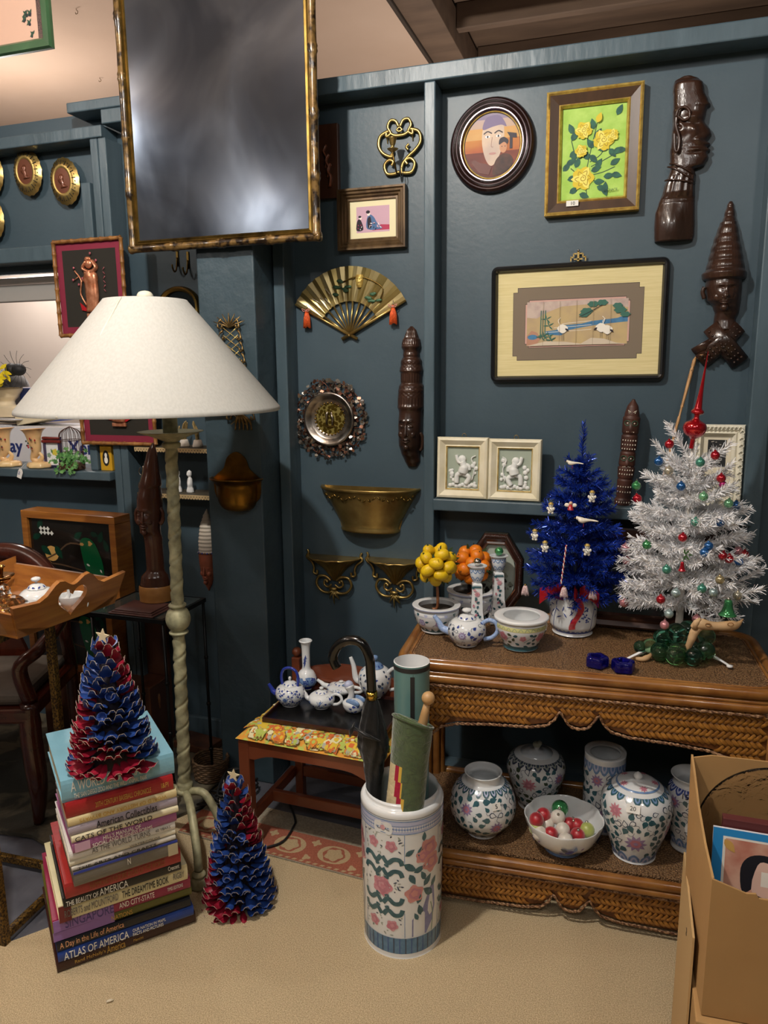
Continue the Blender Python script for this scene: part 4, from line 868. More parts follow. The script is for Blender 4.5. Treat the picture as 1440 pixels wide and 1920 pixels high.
class Pot:
    def __init__(s, prof, m, seg=48, mb=None, smooth_k=4, mfun=None, base=(0, 0, 0), sx=1, sy=1):
        s.mb = mb or MB(); s.b = base; s.sx, s.sy = sx, sy
        s.pr = sprof(prof, smooth_k) if smooth_k else prof
        s.mb.lathe(s.pr, m, seg, base, sx, sy, mfun=mfun)
        s.S = [0.]
        for a, b in zip(s.pr, s.pr[1:]): s.S.append(s.S[-1]+sqrt((a[0]-b[0])**2+(a[1]-b[1])**2))
    def at_s(s, q):
        q = max(0, min(q, s.S[-1]-1e-6))
        for i in range(len(s.S)-1):
            if s.S[i] <= q <= s.S[i+1]:
                t = (q-s.S[i])/((s.S[i+1]-s.S[i]) or 1); return s.pr[i][0]+(s.pr[i+1][0]-s.pr[i][0])*t, s.pr[i][1]+(s.pr[i+1][1]-s.pr[i][1])*t
        return s.pr[-1]
    def s_of_z(s, z):
        for i in range(len(s.pr)-1):
            if (s.pr[i][1]-z)*(s.pr[i+1][1]-z) <= 0 and s.pr[i][0] > .005 and s.pr[i+1][1] != s.pr[i][1]:
                return s.S[i]+(s.S[i+1]-s.S[i])*(z-s.pr[i][1])/(s.pr[i+1][1]-s.pr[i][1])
        return 0
    def pt(s, th, u, q, lift):
        r, z = s.at_s(q); r2, z2 = s.at_s(q+.002); dr, dz = r2-r, z2-z; l = sqrt(dr*dr+dz*dz) or 1
        nr, nz = dz/l, -dr/l; a = th+u/max(r, .01); rr = r+nr*lift
        return (s.b[0]+rr*cos(a)*s.sx, s.b[1]+rr*sin(a)*s.sy, s.b[2]+z+nz*lift)
    def stamp(s, pts, th, z, m, lift=.0006):
        q0 = s.s_of_z(z); n = len(pts); cx = sum(p[0] for p in pts)/n; cz_ = sum(p[1] for p in pts)/n
        vs = [s.pt(th, p[0], q0+p[1], lift) for p in pts]+[s.pt(th, cx, q0+cz_, lift)]
        s.mb.add(vs, [(i, (i+1) % n, n) for i in range(n)], m, True)
    def leaf(s, th, z, l, w, a, m, lift=.0006): s.stamp(leaf_pts(l, w, -l/2*cos(a), -l/2*sin(a), a, 4), th, z, m, lift)
    def stroke(s, th, z, pts, w, m, lift=.0005, k=3):
        pp = sp2(pts, k, False) if len(pts) > 2 else pts; q0 = s.s_of_z(z); n = len(pp); L_ = []; R_ = []
        for i, q in enumerate(pp):
            a, b = pp[max(i-1, 0)], pp[min(i+1, n-1)]; dx, dz = b[0]-a[0], b[1]-a[1]; l = sqrt(dx*dx+dz*dz) or 1
            L_.append(s.pt(th, q[0]-dz/l*w/2, q0+q[1]+dx/l*w/2, lift)); R_.append(s.pt(th, q[0]+dz/l*w/2, q0+q[1]-dx/l*w/2, lift))
        s.mb.add(L_+R_, [(i, n+i, n+i+1, i+1) for i in range(n-1)], m, True)
    def flower(s, th, z, r, m1, m2, n=10, lift=.0008):
        for k in range(n): a = 2*pi*k/n; s.stamp(leaf_pts(r, r*.42, 0, 0, a, 4), th, z, m1, lift)
        s.stamp(blob_pts(r*.48, 0, 0, 6, .1, 14), th, z, m2, lift+.0003); s.stamp(blob_pts(r*.2, 0, 0, 6, .1, 10), th, z, m1, lift+.0005)
    def peony(s, th, z, r, m1, m2, k=0.):
        s.stamp(blob_pts(r, 0, 0, 5, .14, 22, k), th, z, m1, .0008); s.stamp(blob_pts(r*.66, r*.1, 0, 4, .14, 18, k+1), th, z, m2, .0011); s.stamp(blob_pts(r*.38, 0, r*.06, 5, .14, 16, k), th, z, m1, .0014)
    def band(s, z0, z1, m, lift=.0005, seg=48):
        a, b = s.s_of_z(z0), s.s_of_z(z1); vs = []; n = 5
        for j in range(n+1):
            for i in range(seg): vs.append(s.pt(2*pi*i/seg, 0, a+(b-a)*j/n, lift))
        s.mb.add(vs, [(j*seg+i, j*seg+(i+1) % seg, (j+1)*seg+(i+1) % seg, (j+1)*seg+i) for j in range(n) for i in range(seg)], m, True)
    def lappets(s, z, h, n, m1, m2, down=True):
        r, _ = s.at_s(s.s_of_z(z)); w = 2*pi*r/n; d = -1 if down else 1
        for k in range(n):
            th = 2*pi*k/n; P_ = [(-w/2, 0), (-w*.48, d*h*.5), (-w*.25, d*h*.85), (0, d*h), (w*.25, d*h*.85), (w*.48, d*h*.5), (w/2, 0)]
            s.stamp(P_, th, z, m1, .0007); s.stamp([(x*.62, zz*.72) for x, zz in P_], th, z, m2, .0010); s.stamp([(x*.3, zz*.45) for x, zz in P_], th, z, m1, .0013)
    def garden(s, z0, z1, n, seed, lm=None, fl=(), lsz=.015, curls=True, outl=True):
        R_ = random.Random(seed); lm = lm or (p_teal,); pts = []
        for (th, z, r, a_, b_) in fl: pts.append((th, z, r*1.15))
        for _ in range(n*14):
            if len(pts) >= n+len(fl): break
            th, z = R_.uniform(0, 2*pi), R_.uniform(z0, z1); r, _z = s.at_s(s.s_of_z(z)); ok = True
            for (t2, zz, rr) in pts:
                d = abs((th-t2+pi) % (2*pi)-pi)*r
                if d*d+(z-zz)**2 < (rr+lsz*.40)**2: ok = False; break
            if ok:
                pts.append((th, z, lsz*.52)); a = R_.uniform(0, 2*pi); l = lsz*R_.uniform(.8, 1.25)
                hp = [(-l*.5, 0), (-l*.3, l*.34), (0, l*.38), (l*.6, .0), (0, -l*.38), (-l*.3, -l*.34)]
                hp = [(x*cos(a)-zz*sin(a), x*sin(a)+zz*cos(a)) for x, zz in hp]
                mm = R_.choice(lm)
                if outl and R_.random() < .25: s.stamp(hp, th, z, p_dk, .0006); s.stamp([(x*.72, zz*.72) for x, zz in hp], th, z, glz, .0009)
                else: s.stamp(hp, th, z, mm, .0007)
                if curls and R_.random() < .75:
                    b_ = R_.uniform(0, 6); s.stroke(th, z, [(l*.5*cos(b_), l*.5*sin(b_)), (l*.95*cos(b_+.3), l*.95*sin(b_+.3)), (l*1.1*cos(b_+.9), l*1.1*sin(b_+.9))], .0011, p_dk)
        for (th, z, r, a_, b_) in fl: s.flower(th, z, r, a_, b_)

def dim(px, P_): # metres per pixel at point
    return ((Vector(P_)-CAM).dot(FW))/F_PX
def zat(x, y, P_): return onY(x, y, P_[1]).z
FRONT = -pi/2

# ================================================================ RATTAN CONSOLE TABLE
rat = mat('honey_rattan', '#9a6a35', .3, c2='#7c4d22', scale=14, coat=.45, stretch=(1, 1, 1))
rat_d = mat('dark_rattan', '#6e4322', .38, c2='#553016', scale=24, coat=.2)
wv = mat('woven_strand', '#a8722f', .38, c2='#7d4f1e', scale=60, coat=.25)
rope = mat('twisted_reed', '#a88360', .5, c2='#5c3c26', scale=150, lo=.4, hi=.55)
cane = mat('woven_cane_top', '#8b6a46', .55, c2='#5f4329', scale=210, lo=.35, hi=.6, bump=1.0, kind='voronoi', coat=.1)
TZ, SZ = .73, .178; TW, TD = .972, .44; TR = .0647
tc = Vector((-.104, 2.083, 0))
tbl = thing('console_table', 'rattan console table with herringbone apron and a lower shelf', 'table', (tc.x, tc.y, 0), TR)
M0 = Matrix.Translation((tc.x, tc.y, 0)) @ Matrix.Rotation(TR, 4, 'Z')
def tl_(x, y, z=0): return M0 @ Vector((x, y, z))
def slab_out(w, d, r, z0, z1, m, mb, n=6):
    P_ = rrect(w, d, r, n); k = len(P_)
    mb.add([(p[0], p[1], z0) for p in P_]+[(p[0], p[1], z1) for p in P_], [tuple(range(k))[::-1], tuple(range(k, 2*k))]+[(i, (i+1) % k, k+(i+1) % k, k+i) for i in range(k)], m)
def rim(mb, w, d, r, z, rad, m): mb.tube([(p[0], p[1], z) for p in rrect(w, d, r, 8)], rad, m, 10, closed=True)
def apron_depth(u):   # depth of apron below its top at |x|/(W/2)
    K = [(0, .085), (.05, .080), (.085, .060), (.105, .036), (.125, .060), (.18, .084), (.28, .094), (.5, .098), (.70, .106), (.80, .120), (.88, .155), (.94, .200), (1, .215)]
    for a, b in zip(K, K[1:]):
        if a[0] <= u <= b[0]: return a[1]+(b[1]-a[1])*(u-a[0])/(b[0]-a[0])
    return K[-1][1]
def apron(mb, half, ztop, df, M=None):
    n = 90; xs = [-half+2*half*i/n for i in range(n+1)]; low = [ztop-df(abs(x)/half) for x in xs]
    vs = [(x, .006, ztop) for x in xs]+[(x, .006, z) for x, z in zip(xs, low)]+[(x, .012, ztop) for x in xs]+[(x, .012, z) for x, z in zip(xs, low)]; k = n+1
    mb.add(vs, [(i, k+i, k+i+1, i+1) for i in range(n)]+[(2*k+i, 2*k+i+1, 3*k+i+1, 3*k+i) for i in range(n)]+[(k+i, 3*k+i, 3*k+i+1, k+i+1) for i in range(n)], rat_d, False, M)
    rh = .0190; sp = .0138; L_ = .0265
    for row in range(10):
        zc = ztop-rh*(row+.5); s = 1 if row % 2 else -1
        for q in range(int(2*half/sp)+2):
            x = -half+q*sp+(.3*sp if s > 0 else 0)
            if abs(x) > half-.008: continue
            bot = ztop-df(abs(x)/half)
            if zc-rh*.42 < bot: continue
            a = s*.72; dx, dz = cos(a)*L_/2, sin(a)*L_/2; y0 = 0.004; nx, nz = -sin(a)*.0047, cos(a)*.0047
            V = [(x-dx+nx, y0+.003, zc-dz+nz), (x-dx-nx, y0+.003, zc-dz-nz), (x+nx*1.0, y0-.0035, zc+nz), (x-nx, y0-.0035, zc-nz), (x+dx+nx, y0+.003, zc+dz+nz), (x+dx-nx, y0+.003, zc+dz-nz)]
            c_ = [(x-dx, y0+.001, zc-dz), (x, y0-.0060, zc), (x+dx, y0+.001, zc+dz)]
            mb.add(V+c_, [(0, 6, 7, 2), (6, 1, 3, 7), (2, 7, 8, 4), (7, 3, 5, 8)], wv, True, M)
    return [(x, 0.0, z-.004) for x, z in zip(xs, low)]
def twist(mb, pts, M=None, r=.0026):
    for ph in (0, pi):
        P_ = smooth_path(pts, 2); out = []
        for i, p in enumerate(P_):
            a = ph+i*1.1; out.append((p.x, p.y+.0022*cos(a)-.001, p.z+.0022*sin(a)))
        mb.tube(out, r, rope, 5, M=M)
mb = MB(); slab_out(TW-.03, TD-.03, .055, TZ-.018, TZ-.004, cane, mb); link_obj('tabletop', mb, tbl)
mb = MB(); rim(mb, TW-.012, TD-.012, .062, TZ-.010, .0145, rat); rim(mb, TW-.052, TD-.052, .05, TZ-.004, .0045, rat); rim(mb, TW-.004, TD-.004, .065, TZ-.030, .006, rat); rim(mb, TW-.006, TD-.006, .065, TZ-.045, .0125, rat); rim(mb, TW-.066, TD-.066, .045, TZ-.003, .002, rope)
link_obj('top_rim', mb, tbl)
mb = MB(); MF = Matrix.Translation((0, -TD/2, 0)); low = apron(mb, TW/2-.035, TZ-.058, apron_depth, MF); twist(mb, low, MF); twist(mb, [(x, -.004, TZ-.062) for x in [(-.43+.86*i/60) for i in range(61)]], MF); link_obj('front_apron', mb, tbl)
for s in (-1, 1):
    mb = MB(); ME = Matrix.Translation((s*TW/2, 0, 0)) @ Matrix.Rotation(s*pi/2, 4, 'Z'); lo2 = apron(mb, TD/2-.03, TZ-.058, lambda u: .07+.12*max(0, u-.5)*2, ME); twist(mb, lo2, ME); link_obj('side_apron', mb, tbl)
for (sx, sy) in ((-1, -1), (1, -1), (-1, 1), (1, 1)):
    mb = MB(); X, Y = sx*(TW/2-.035), sy*(TD/2-.035)
    for (dx, dy) in ((0, 0), (sx*.02, -sy*.014), (-sx*.018, sy*.016), (sx*.004, sy*.022), (-sx*.004, -sy*.0)):
        mb.tube(smooth_path([(X+dx, Y+dy, .0065), (X+dx, Y+dy, .3), (X+dx, Y+dy, TZ-.05)], 3), .0115, rat, 8)
    for z in (TZ-.068, .05, .012):
        for k in range(3): mb.tube([(X+.034*cos(2*pi*i/16), Y+.034*sin(2*pi*i/16), z+k*.0045) for i in range(16)], .0028, rope, 5, closed=True)
    link_obj('leg', mb, tbl)
mb = MB(); slab_out(TW-.05, TD-.05, .03, SZ-.018, SZ-.004, cane, mb); link_obj('lower_shelf', mb, tbl)
mb = MB(); rim(mb, TW-.03, TD-.0, .04, SZ-.010, .0135, rat); rim(mb, TW-.02, TD+.006, .045, SZ-.032, .010, rat); link_obj('shelf_rim', mb, tbl)
mb = MB(); MF2 = Matrix.Translation((0, -TD/2+.004, 0)); low = apron(mb, TW/2-.045, SZ-.044, lambda u: min(apron_depth(u), .100), MF2); twist(mb, low, MF2); twist(mb, [(x, -.004, SZ-.048) for x in [(-.42+.84*i/60) for i in range(61)]], MF2); link_obj('lower_apron', mb, tbl)
mb = MB()
for z, r in ((TZ+.012, .008), (TZ+.002, .007)): mb.tube([(x, TD/2-.012, z) for x in (-TW/2+.09, 0, TW/2-.09)], r, rat, 8)
link_obj('back_rail', mb, tbl)

# ---- topiaries
def topiary(name, label, pos, rimw, hpot, deco, fruit_r, ball_r, zc, fruit_m, n, lemon, seed, group=None):
    t = thing(name, label, 'topiary', pos); R = rimw/2; h = hpot
    P_ = Pot([(0, 0), (.60*R, 0), (.62*R, .01), (.80*R, h*.3), (.92*R, h*.62), (.93*R, h*.8), (.88*R, h*.88), (.98*R, h*.93), (1.0*R, h*.97), (.98*R, h), (.78*R, h), (.74*R, h*.97), (.80*R, h*.8), (.80*R, h*.6), (0, h*.55)], glz, 44)
    deco(P_, R, h); link_obj('pot', P_.mb, t)
    mb = MB(); soil = mat('dark_moss', '#2b241c', .95, bump=.8, bscale=120); mb.lathe([(0, h*.80), (.79*R, h*.79)], soil, 24); link_obj('moss', mb, t)
    mb = MB(); brk = mat('bronze_stem', '#6d4128', .45, c2='#8d5a38', scale=90); mb.tube(smooth_path([(-.012, 0, h*.78), (.004, 0, h*.95), (0, 0, zc-ball_r*.5), (0, 0, zc)], 5), .0045, brk, 8); link_obj('stem', mb, t)
    R_ = random.Random(seed); base = None
    for i in range(n):
        y = 1-2*(i+.5)/n; a = i*2.39996+.7; rr = sqrt(1-y*y); d = Vector((rr*cos(a), rr*sin(a), y)); c_ = Vector((0, 0, zc))+d*(ball_r-fruit_r*.9)
        if base is None:
            mb = MB()
            if lemon: mb.lathe([(max(fruit_r*.92*sin(pi*q/14)**.85, 0) if 0 < q < 14 else 0, -fruit_r*1.16*cos(pi*q/14)) for q in range(15)], fruit_m, 16)
            else: mb.ball((0, 0, 0), fruit_r, fruit_m, 16, 10, (1, 1, .94)); mb.ball((0, 0, fruit_r*.93), fruit_r*.10, blackish, 6, 4)
            o = base = link_obj('lemon' if lemon else 'orange', mb, t)
        else: o = base.copy(); COL.objects.link(o); o.parent = t
        o.location = c_
        if lemon: o.rotation_euler = Vector((d.y+R_.uniform(-.5, .5), -d.x+R_.uniform(-.5, .5), R_.uniform(-.5, .5))).to_track_quat('Z', 'Y').to_euler()
        else: o.rotation_euler = d.to_track_quat('Z', 'Y').to_euler()
    mb = MB(); gl_ = mat('leaf_green_dark', '#2f4526', .6)
    for i in range(14):
        d = Vector((R_.gauss(0, 1), R_.gauss(0, 1), R_.gauss(0, 1))).normalized(); mb.poly(leaf_pts(fruit_r*1.2, fruit_r*.5), gl_, 0, Matrix.Translation(Vector((0, 0, zc))+d*(ball_r-fruit_r*.8)) @ d.to_track_quat('X', 'Z').to_matrix().to_4x4())
    mb.ball((0, 0, zc), ball_r-fruit_r*1.6, gl_, 14, 8); link_obj('leaves', mb, t)
    return t
def deco_heart(P_, R, h):
    P_.band(h*.90, h*.985, p_lav); P_.band(h*.70, h*.715, p_lav)
    for k in range(14): P_.stamp([(-.006, .002), (-.003, .005), (0, .003), (.003, .005), (.006, .002), (0, -.006)], 2*pi*k/14, h*.75, p_teal if k % 2 else p_lav, .0008)
    for k, th in enumerate((-.4, -1.2, -2.05, -2.9, 1.0, 2.2)):
        P_.peony(th, h*.47, .011, p_lil, p_lav, k); P_.leaf(th+.28, h*.52, .014, .007, .3, p_teal); P_.stroke(th-.18, h*.42, [(-.008, -.006), (0, 0), (.006, -.004)], .0014, p_dk)
    for k in range(16): P_.stamp([(-.011, -.012), (-.004, -.008), (0, .008), (.005, -.006), (.011, -.012), (0, -.02)], 2*pi*k/16, h*.2, p_teal, .0008)
lem_m = mat('lemon_skin', '#e2bf18', .42, c2='#d2a916', scale=30, bump=.2, bscale=300); ora_m = mat('orange_skin', '#e07f14', .4, c2='#c9660f', scale=24, bump=.2, bscale=300)
pos = onZ(815, 1184, TZ); pos.y += .02; k = dim(0, pos)
topiary('lemon_topiary', 'yellow lemon ball topiary in a blue and white pot on the rattan table', (pos.x, pos.y, TZ), 90*k, zat(815, 1132, pos)-TZ, deco_heart, .0195, .064, zat(817, 1058, pos)-TZ, lem_m, 21, True, 3)
pos = onZ(888, 1158, TZ); pos.y += .01; k = dim(0, pos)
topiary('orange_topiary', 'orange fruit ball topiary in a pale pot behind the candlesticks', (pos.x-.01, pos.y, TZ), 92*k, zat(880, 1104, pos)-TZ, deco_heart, .0215, .064, zat(880, 1058, pos)-TZ, ora_m, 22, False, 5)

# ---- green and pink jardiniere
pos = onZ(975, 1214, TZ); k = dim(0, pos); pos.y += .012; R = 50*k; h = zat(975, 1152, pos)-TZ
t = thing('jardiniere', 'open white pot with pink peonies and a green foot band', 'pot', (pos.x, pos.y, TZ))
P_ = Pot([(0, 0), (.60*R, 0), (.63*R, .006), (.72*R, h*.22), (.90*R, h*.52), (.95*R, h*.70), (.92*R, h*.82), (.90*R, h*.86), (1.0*R, h*.90), (1.02*R, h*.95), (1.0*R, h*.985), (.92*R, h), (.70*R, h), (.68*R, h*.96), (.78*R, h*.8), (.80*R, h*.5), (.55*R, .012), (0, .01)], glz, 56)
P_.band(h*.02, h*.17, p_teal); P_.band(h*.68, h*.80, p_gold)
for q in range(26): P_.stroke(2*pi*q/26, h*.74, [(-.006, -.004), (0, .004), (.007, -.003)], .0012, p_green, .0009)
for q, th in enumerate((-2.25, -1.35, -.55, .4, 1.4, 2.6)):
    P_.peony(th, h*.48, .0145 if q % 2 == 0 else .009, p_pink, p_rose, q)
    for (du, dz, a) in ((.02, -.012, .4), (-.018, -.016, 2.5), (.024, .012, -.4), (.034, -.002, 1.2), (-.022, .010, 3.4), (.012, -.024, -.3)): P_.leaf(th+du/.07, h*.45+dz, .0145, .009, a, p_teal if q % 3 else p_olive)
    P_.stroke(th+.25, h*.45, [(-.012, -.012), (0, 0), (.012, .006)], .0012, p_teal)
link_obj('pot_body', P_.mb, t)

# ---- teapot builder
def teapot(label, pos, R, h, deco, body_m=glz, spout_m=None, handle_m=None, rz=0., lid=True, overhead=False, spout_up=.9, group=None, squat=1., lidm=None, name='teapot', spout_len=1.0, knob=.16, hs=1.0):
    t = thing(name, label, 'teapot', tuple(pos), rz, group); sm = spout_m or body_m; hm = handle_m or body_m
    P_ = Pot([(0, 0), (.52*R, 0), (.55*R, .04*h), (.60*R, .06*h), (.88*R, .30*h), (R, .55*h), (.93*R, .80*h), (.70*R, .95*h), (.46*R, h), (.44*R, h*1.02), (.40*R, h), (0, h*.99)], body_m, 44)
    deco(P_, R, h); link_obj('body', P_.mb, t)
    mb = MB(); L_ = R*spout_len
    mb.tube(smooth_path([(-.80*R, 0, .42*h), (-R-.28*L_, 0, .52*h), (-R-.48*L_, 0, .78*h*spout_up+.05*h), (-R-.75*L_, 0, h*spout_up+.1*h)], 6), [.23*R-(.23-.10)*R*i/18 for i in range(19)], sm, 12); link_obj('spout', mb, t)
    mb = MB()
    if overhead: mb.tube(smooth_path([(-.55*R, 0, .92*h), (-.62*R, 0, 1.35*h), (-.45*R, 0, 1.72*h), (0, 0, 1.85*h), (.45*R, 0, 1.72*h), (.62*R, 0, 1.35*h), (.55*R, 0, .92*h)], 5), .10*R, hm, 8)
    else: mb.tube(smooth_path([(.80*R, 0, .86*h), (1.15*R, 0, 1.02*h*hs), (1.52*R, 0, .92*h*hs), (1.60*R, 0, .62*h), (1.32*R, 0, .36*h), (.90*R, 0, .26*h)], 6), .105*R, hm, 10, flat=1.1)
    link_obj('handle', mb, t)
    if lid:
        lm = lidm or body_m; mb = MB(); PL = Pot([(0, 1.005*h), (.47*R, 1.005*h), (.47*R, 1.04*h), (.36*R, 1.12*h), (.16*R, 1.18*h), (.06*R, 1.20*h), (.07*R, 1.24*h), (knob*R, 1.30*h), (knob*R*.9, 1.38*h), (0, 1.42*h)], lm, 32)
        for q in range(9): PL.leaf(2*pi*q/9, 1.08*h, .2*R, .1*R, q, p_navy)
        link_obj('lid', PL.mb, t)
    return t
def deco_garden(seed, n, lm, sz, fl=()):
    def f(P_, R, h):
        P_.garden(.12*h, .90*h, n, seed, lm, [(th, z*h, r*R, a, b) for th, z, r, a, b in fl], sz*R)
    return f
pos = onZ(872, 1212, TZ); pos.y += .02; k = dim(0, pos)
teapot('bird shaped blue and white teapot with a pale blue spout and loop handle', (pos.x, pos.y, TZ), 36*k, 50*k, deco_garden(4, 60, (p_dk, p_navy), .2, [(-1.6, .55, .24, p_lil, p_lav), (-.5, .3, .2, p_lil, p_lav), (-2.4, .3, .2, p_lil, p_lav)]), glz, mat('pale_blue_dots', '#7f9ccf', .25, coat=.5, c2='#a9bfe0', scale=300), mat('pale_blue_dots', '#7f9ccf'), knob=.24)

# ---- candlesticks with glass balls resting on top
def candlestick(label, pos, w, h, first=None):
    if first: return clone(first, label, tuple(pos), .35)
    t = thing('candlestick', label, 'candlestick', tuple(pos), .25, 'tall square porcelain candlesticks'); mb = MB()
    for (z0, z1, w0, w1) in ((0, .012, 1.15, 1.15), (.012, .35*h, 1.12, .72), (.35*h, .74*h, .72, .60), (.74*h, .76*h, .60, .4)):
        a, b = w*w0/2, w*w1/2
        mb.add([(-a, -a, z0), (a, -a, z0), (a, a, z0), (-a, a, z0), (-b, -b, z1), (b, -b, z1), (b, b, z1), (-b, b, z1)], [(0, 1, 5, 4), (1, 2, 6, 5), (2, 3, 7, 6), (3, 0, 4, 7), (4, 5, 6, 7), (3, 2, 1, 0)], glz)
    R_ = random.Random(9)
    for face in range(4):
        MR = Matrix.Rotation(face*pi/2, 4, 'Z')
        for i in range(22):
            z = h*(.06+.66*i/22); hw_ = w*(.56-.26*(z/(.74*h)))
            y = -(w*1.12/2+(w*.72/2-w*1.12/2)*min(z/(.35*h), 1)) if z < .35*h else -(w*.36-(w*.06)*(z-.35*h)/(.39*h))
            x = R_.uniform(-.7, .7)*hw_*.8
            if .58*h < z < .64*h: continue
            A_ = leaf_pts(.011, .007, x, z, R_.uniform(0, 6), 4); mb.add([(p[0], y-.0008-.0001*i, p[1]) for p in A_], [tuple(range(len(A_)))], p_teal if i % 4 else p_pink, M=MR)
        y = -w*.335
        for q in range(8): A_ = leaf_pts(.009, .005, 0, .61*h, q*pi/4, 4); mb.add([(p[0], y-.0014, p[1]) for p in A_], [tuple(range(len(A_)))], p_pink, M=MR)
        mb.add([(-w*.26, y-.001, .70*h), (w*.26, y-.001, .70*h), (w*.25, y-.001, .725*h), (-w*.25, y-.001, .725*h)], [(0, 1, 2, 3)], p_teal, M=MR)
    link_obj('square_shaft', mb, t)
    P_ = Pot([(.20*w, .75*h), (.28*w, .78*h), (.42*w, .86*h), (.46*w, .93*h), (.44*w, .97*h), (.56*w, .985*h), (.60*w, .995*h), (.58*w, h), (.30*w, h*.99), (0, h*.985)], glz2, 32)
    P_.lappets(.96*h, .012, 10, p_blue, glz); P_.lappets(.80*h, .014, 8, p_blue, glz, False); link_obj('candle_cup', P_.mb, t)
    return t
pA = onZ(893, 1190, TZ); k = dim(0, pA); hA = zat(894, 1060, pA)-TZ; pA.z = TZ
ca = candlestick('square porcelain candlestick directly behind the bird teapot, topped by a silver ball', pA, 30*k, hA)
pB = Vector((onZ(933, 1165, TZ).x, onZ(933, 1165, TZ).y, TZ)); candlestick('square porcelain candlestick in front of the octagonal frame, topped by a green ball', pB, 30*k, hA, ca)
bl_m = {}
def glass_ball_mat(nm, col): return mat('glass_ball_'+nm, col, .12, .75, c2=col, coat=.8)
gb = {n: mat('ornament_'+n, c, .14, .55, coat=1.0) for n, c in dict(blue='#1f5f9f', red='#b01528', teal='#4f9a86', green='#3f8f56', pink='#c98a92', silver='#a9c0c0', magenta='#b01a70', clear='#b9b3a0', gold='#b0a078', palegreen='#7fbf90').items()}
cap_m = mat('ornament_cap', '#b5ada0', .3, .9)
def ornament_mb(r, m): mb = MB(); mb.ball((0, 0, 0), r, m, 18, 12); mb.lathe([(0, r*1.22), (.26*r, r*1.2), (.28*r, r*.93), (.3*r, r*.92)], m, 12); mb.tube(smooth_path([(-.08*r, 0, r*1.2), (0, 0, r*1.6), (.08*r, 0, r*1.2)], 3), .05*r, cap_m, 5); return mb
mb = MB(); mb.ball((0, 0, 0), .0115, mat('chrome_ball', '#c9c4bc', .08, 1.0), 18, 12); solo('ornament_ball', mb, 'silver ball resting on the candlestick behind the bird teapot', 'ornament', (pA.x, pA.y, TZ+hA+.0105))
mb = MB(); mb.ball((0, 0, 0), .0135, gb['green'], 18, 12); solo('ornament_ball', mb, 'green ball resting on the candlestick in front of the octagonal frame', 'ornament', (pB.x, pB.y, TZ+hA+.0125))

# ---- octagonal frames
def octo(label, pos, R, rx, HR=1.12):
    t = thing('octagonal_frame', label, 'picture', tuple(pos), 0, None, rx); mb = MB(); oc = lambda i: [((R-i)*1.0*cos(pi/8+pi/4*q)*.93, (R-i)*sin(pi/8+pi/4*q)*HR) for q in range(8)]
    wn = mat('rosewood_moulding', '#331a12', .3, coat=.5); moulding(mb, 0, 0, [(0, .012, ebony), (.004, .020, ebony), (.016, .024, wn), (.022, .020, wn), (.026, .022, mat('copper_line', '#a86a48', .35, .5)), (.029, .014, ebony), (.030, .008, ebony)], 0, loopf=oc)
    O = oc(.003); I = oc(.015)
    for a in range(8):
        for q in range(26):
            f = q/26; p, p2 = O[a], O[(a+1) % 8]; i1, i2 = I[a], I[(a+1) % 8]
            x0, z0, x1, z1 = p[0]+(p2[0]-p[0])*f, p[1]+(p2[1]-p[1])*f, i1[0]+(i2[0]-i1[0])*f, i1[1]+(i2[1]-i1[1])*f; mb.tube([(x0, -.020, z0), (x1, -.0245, z1)], .0016, wn, 4)
    link_obj('frame', mb, t)
    A = Art(-.005); A.p(oc(.028), blackish)
    A.p(ell(R*.60, R*.76*HR, 44), mat('oval_mat', '#a9b3a8', .5, c2='#97a298', scale=9)); sc_ = mat('engraving_grey', '#6d7466', .6, c2='#8d9484', scale=60)
    for q in range(46):
        x, z = random.uniform(-.5, .5)*R, random.uniform(-.62, .05)*R
        if (x/(R*.56))**2+(z/(R*.8))**2 < .9: A.p(blob_pts(R*random.uniform(.03, .08), x, z, 3, .25, 9, q), sc_ if q % 3 else blackish)
    link_obj('picture', A.mb, t); return t
OH = (onY(930, 998, 2.285).z-TZ)/2
octo('octagonal ribbed dark frame with an oval grey picture leaning behind the orange topiary', (onY(930, 1080, 2.28).x, 2.275, TZ+OH+.001), .102, -.10, OH/.102/.924)
c2_ = onY(925, 1335, YP-.02); octo('octagonal ribbed frame hanging low on the wall under the rattan table', (c2_.x, YP-.0003, c2_.z+.085), .10, 0)

# ---- dark wooden framed mirror leaning behind the tinsel trees
t = thing('leaning_frame', 'brown ribbed wooden frame leaning on the wall behind the two tinsel trees', 'frame', (onY(1190, 1080, 2.3).x+.02, 2.262, TZ+.001), 0, None, -.26)
mb = MB(); rw = mat('frame_mahogany', '#4d2c1e', .35, coat=.3, c2='#3a2016', scale=16); moulding(mb, .40, .30, [(0, .010, rw), (.006, .022, rw), (.020, .018, rw), (.026, .022, rw), (.036, .012, rw), (.044, .008, rw)], 0)
for q, v in enumerate(mb.v): mb.v[q] = (v[0], v[1], v[2]+.152)
link_obj('frame', mb, t); link_obj('mirror_glass', MB().box(-.165, .165, -.006, -.003, .04, .265, mat('small_mirror', '#4d5558', .12, .9)), t)

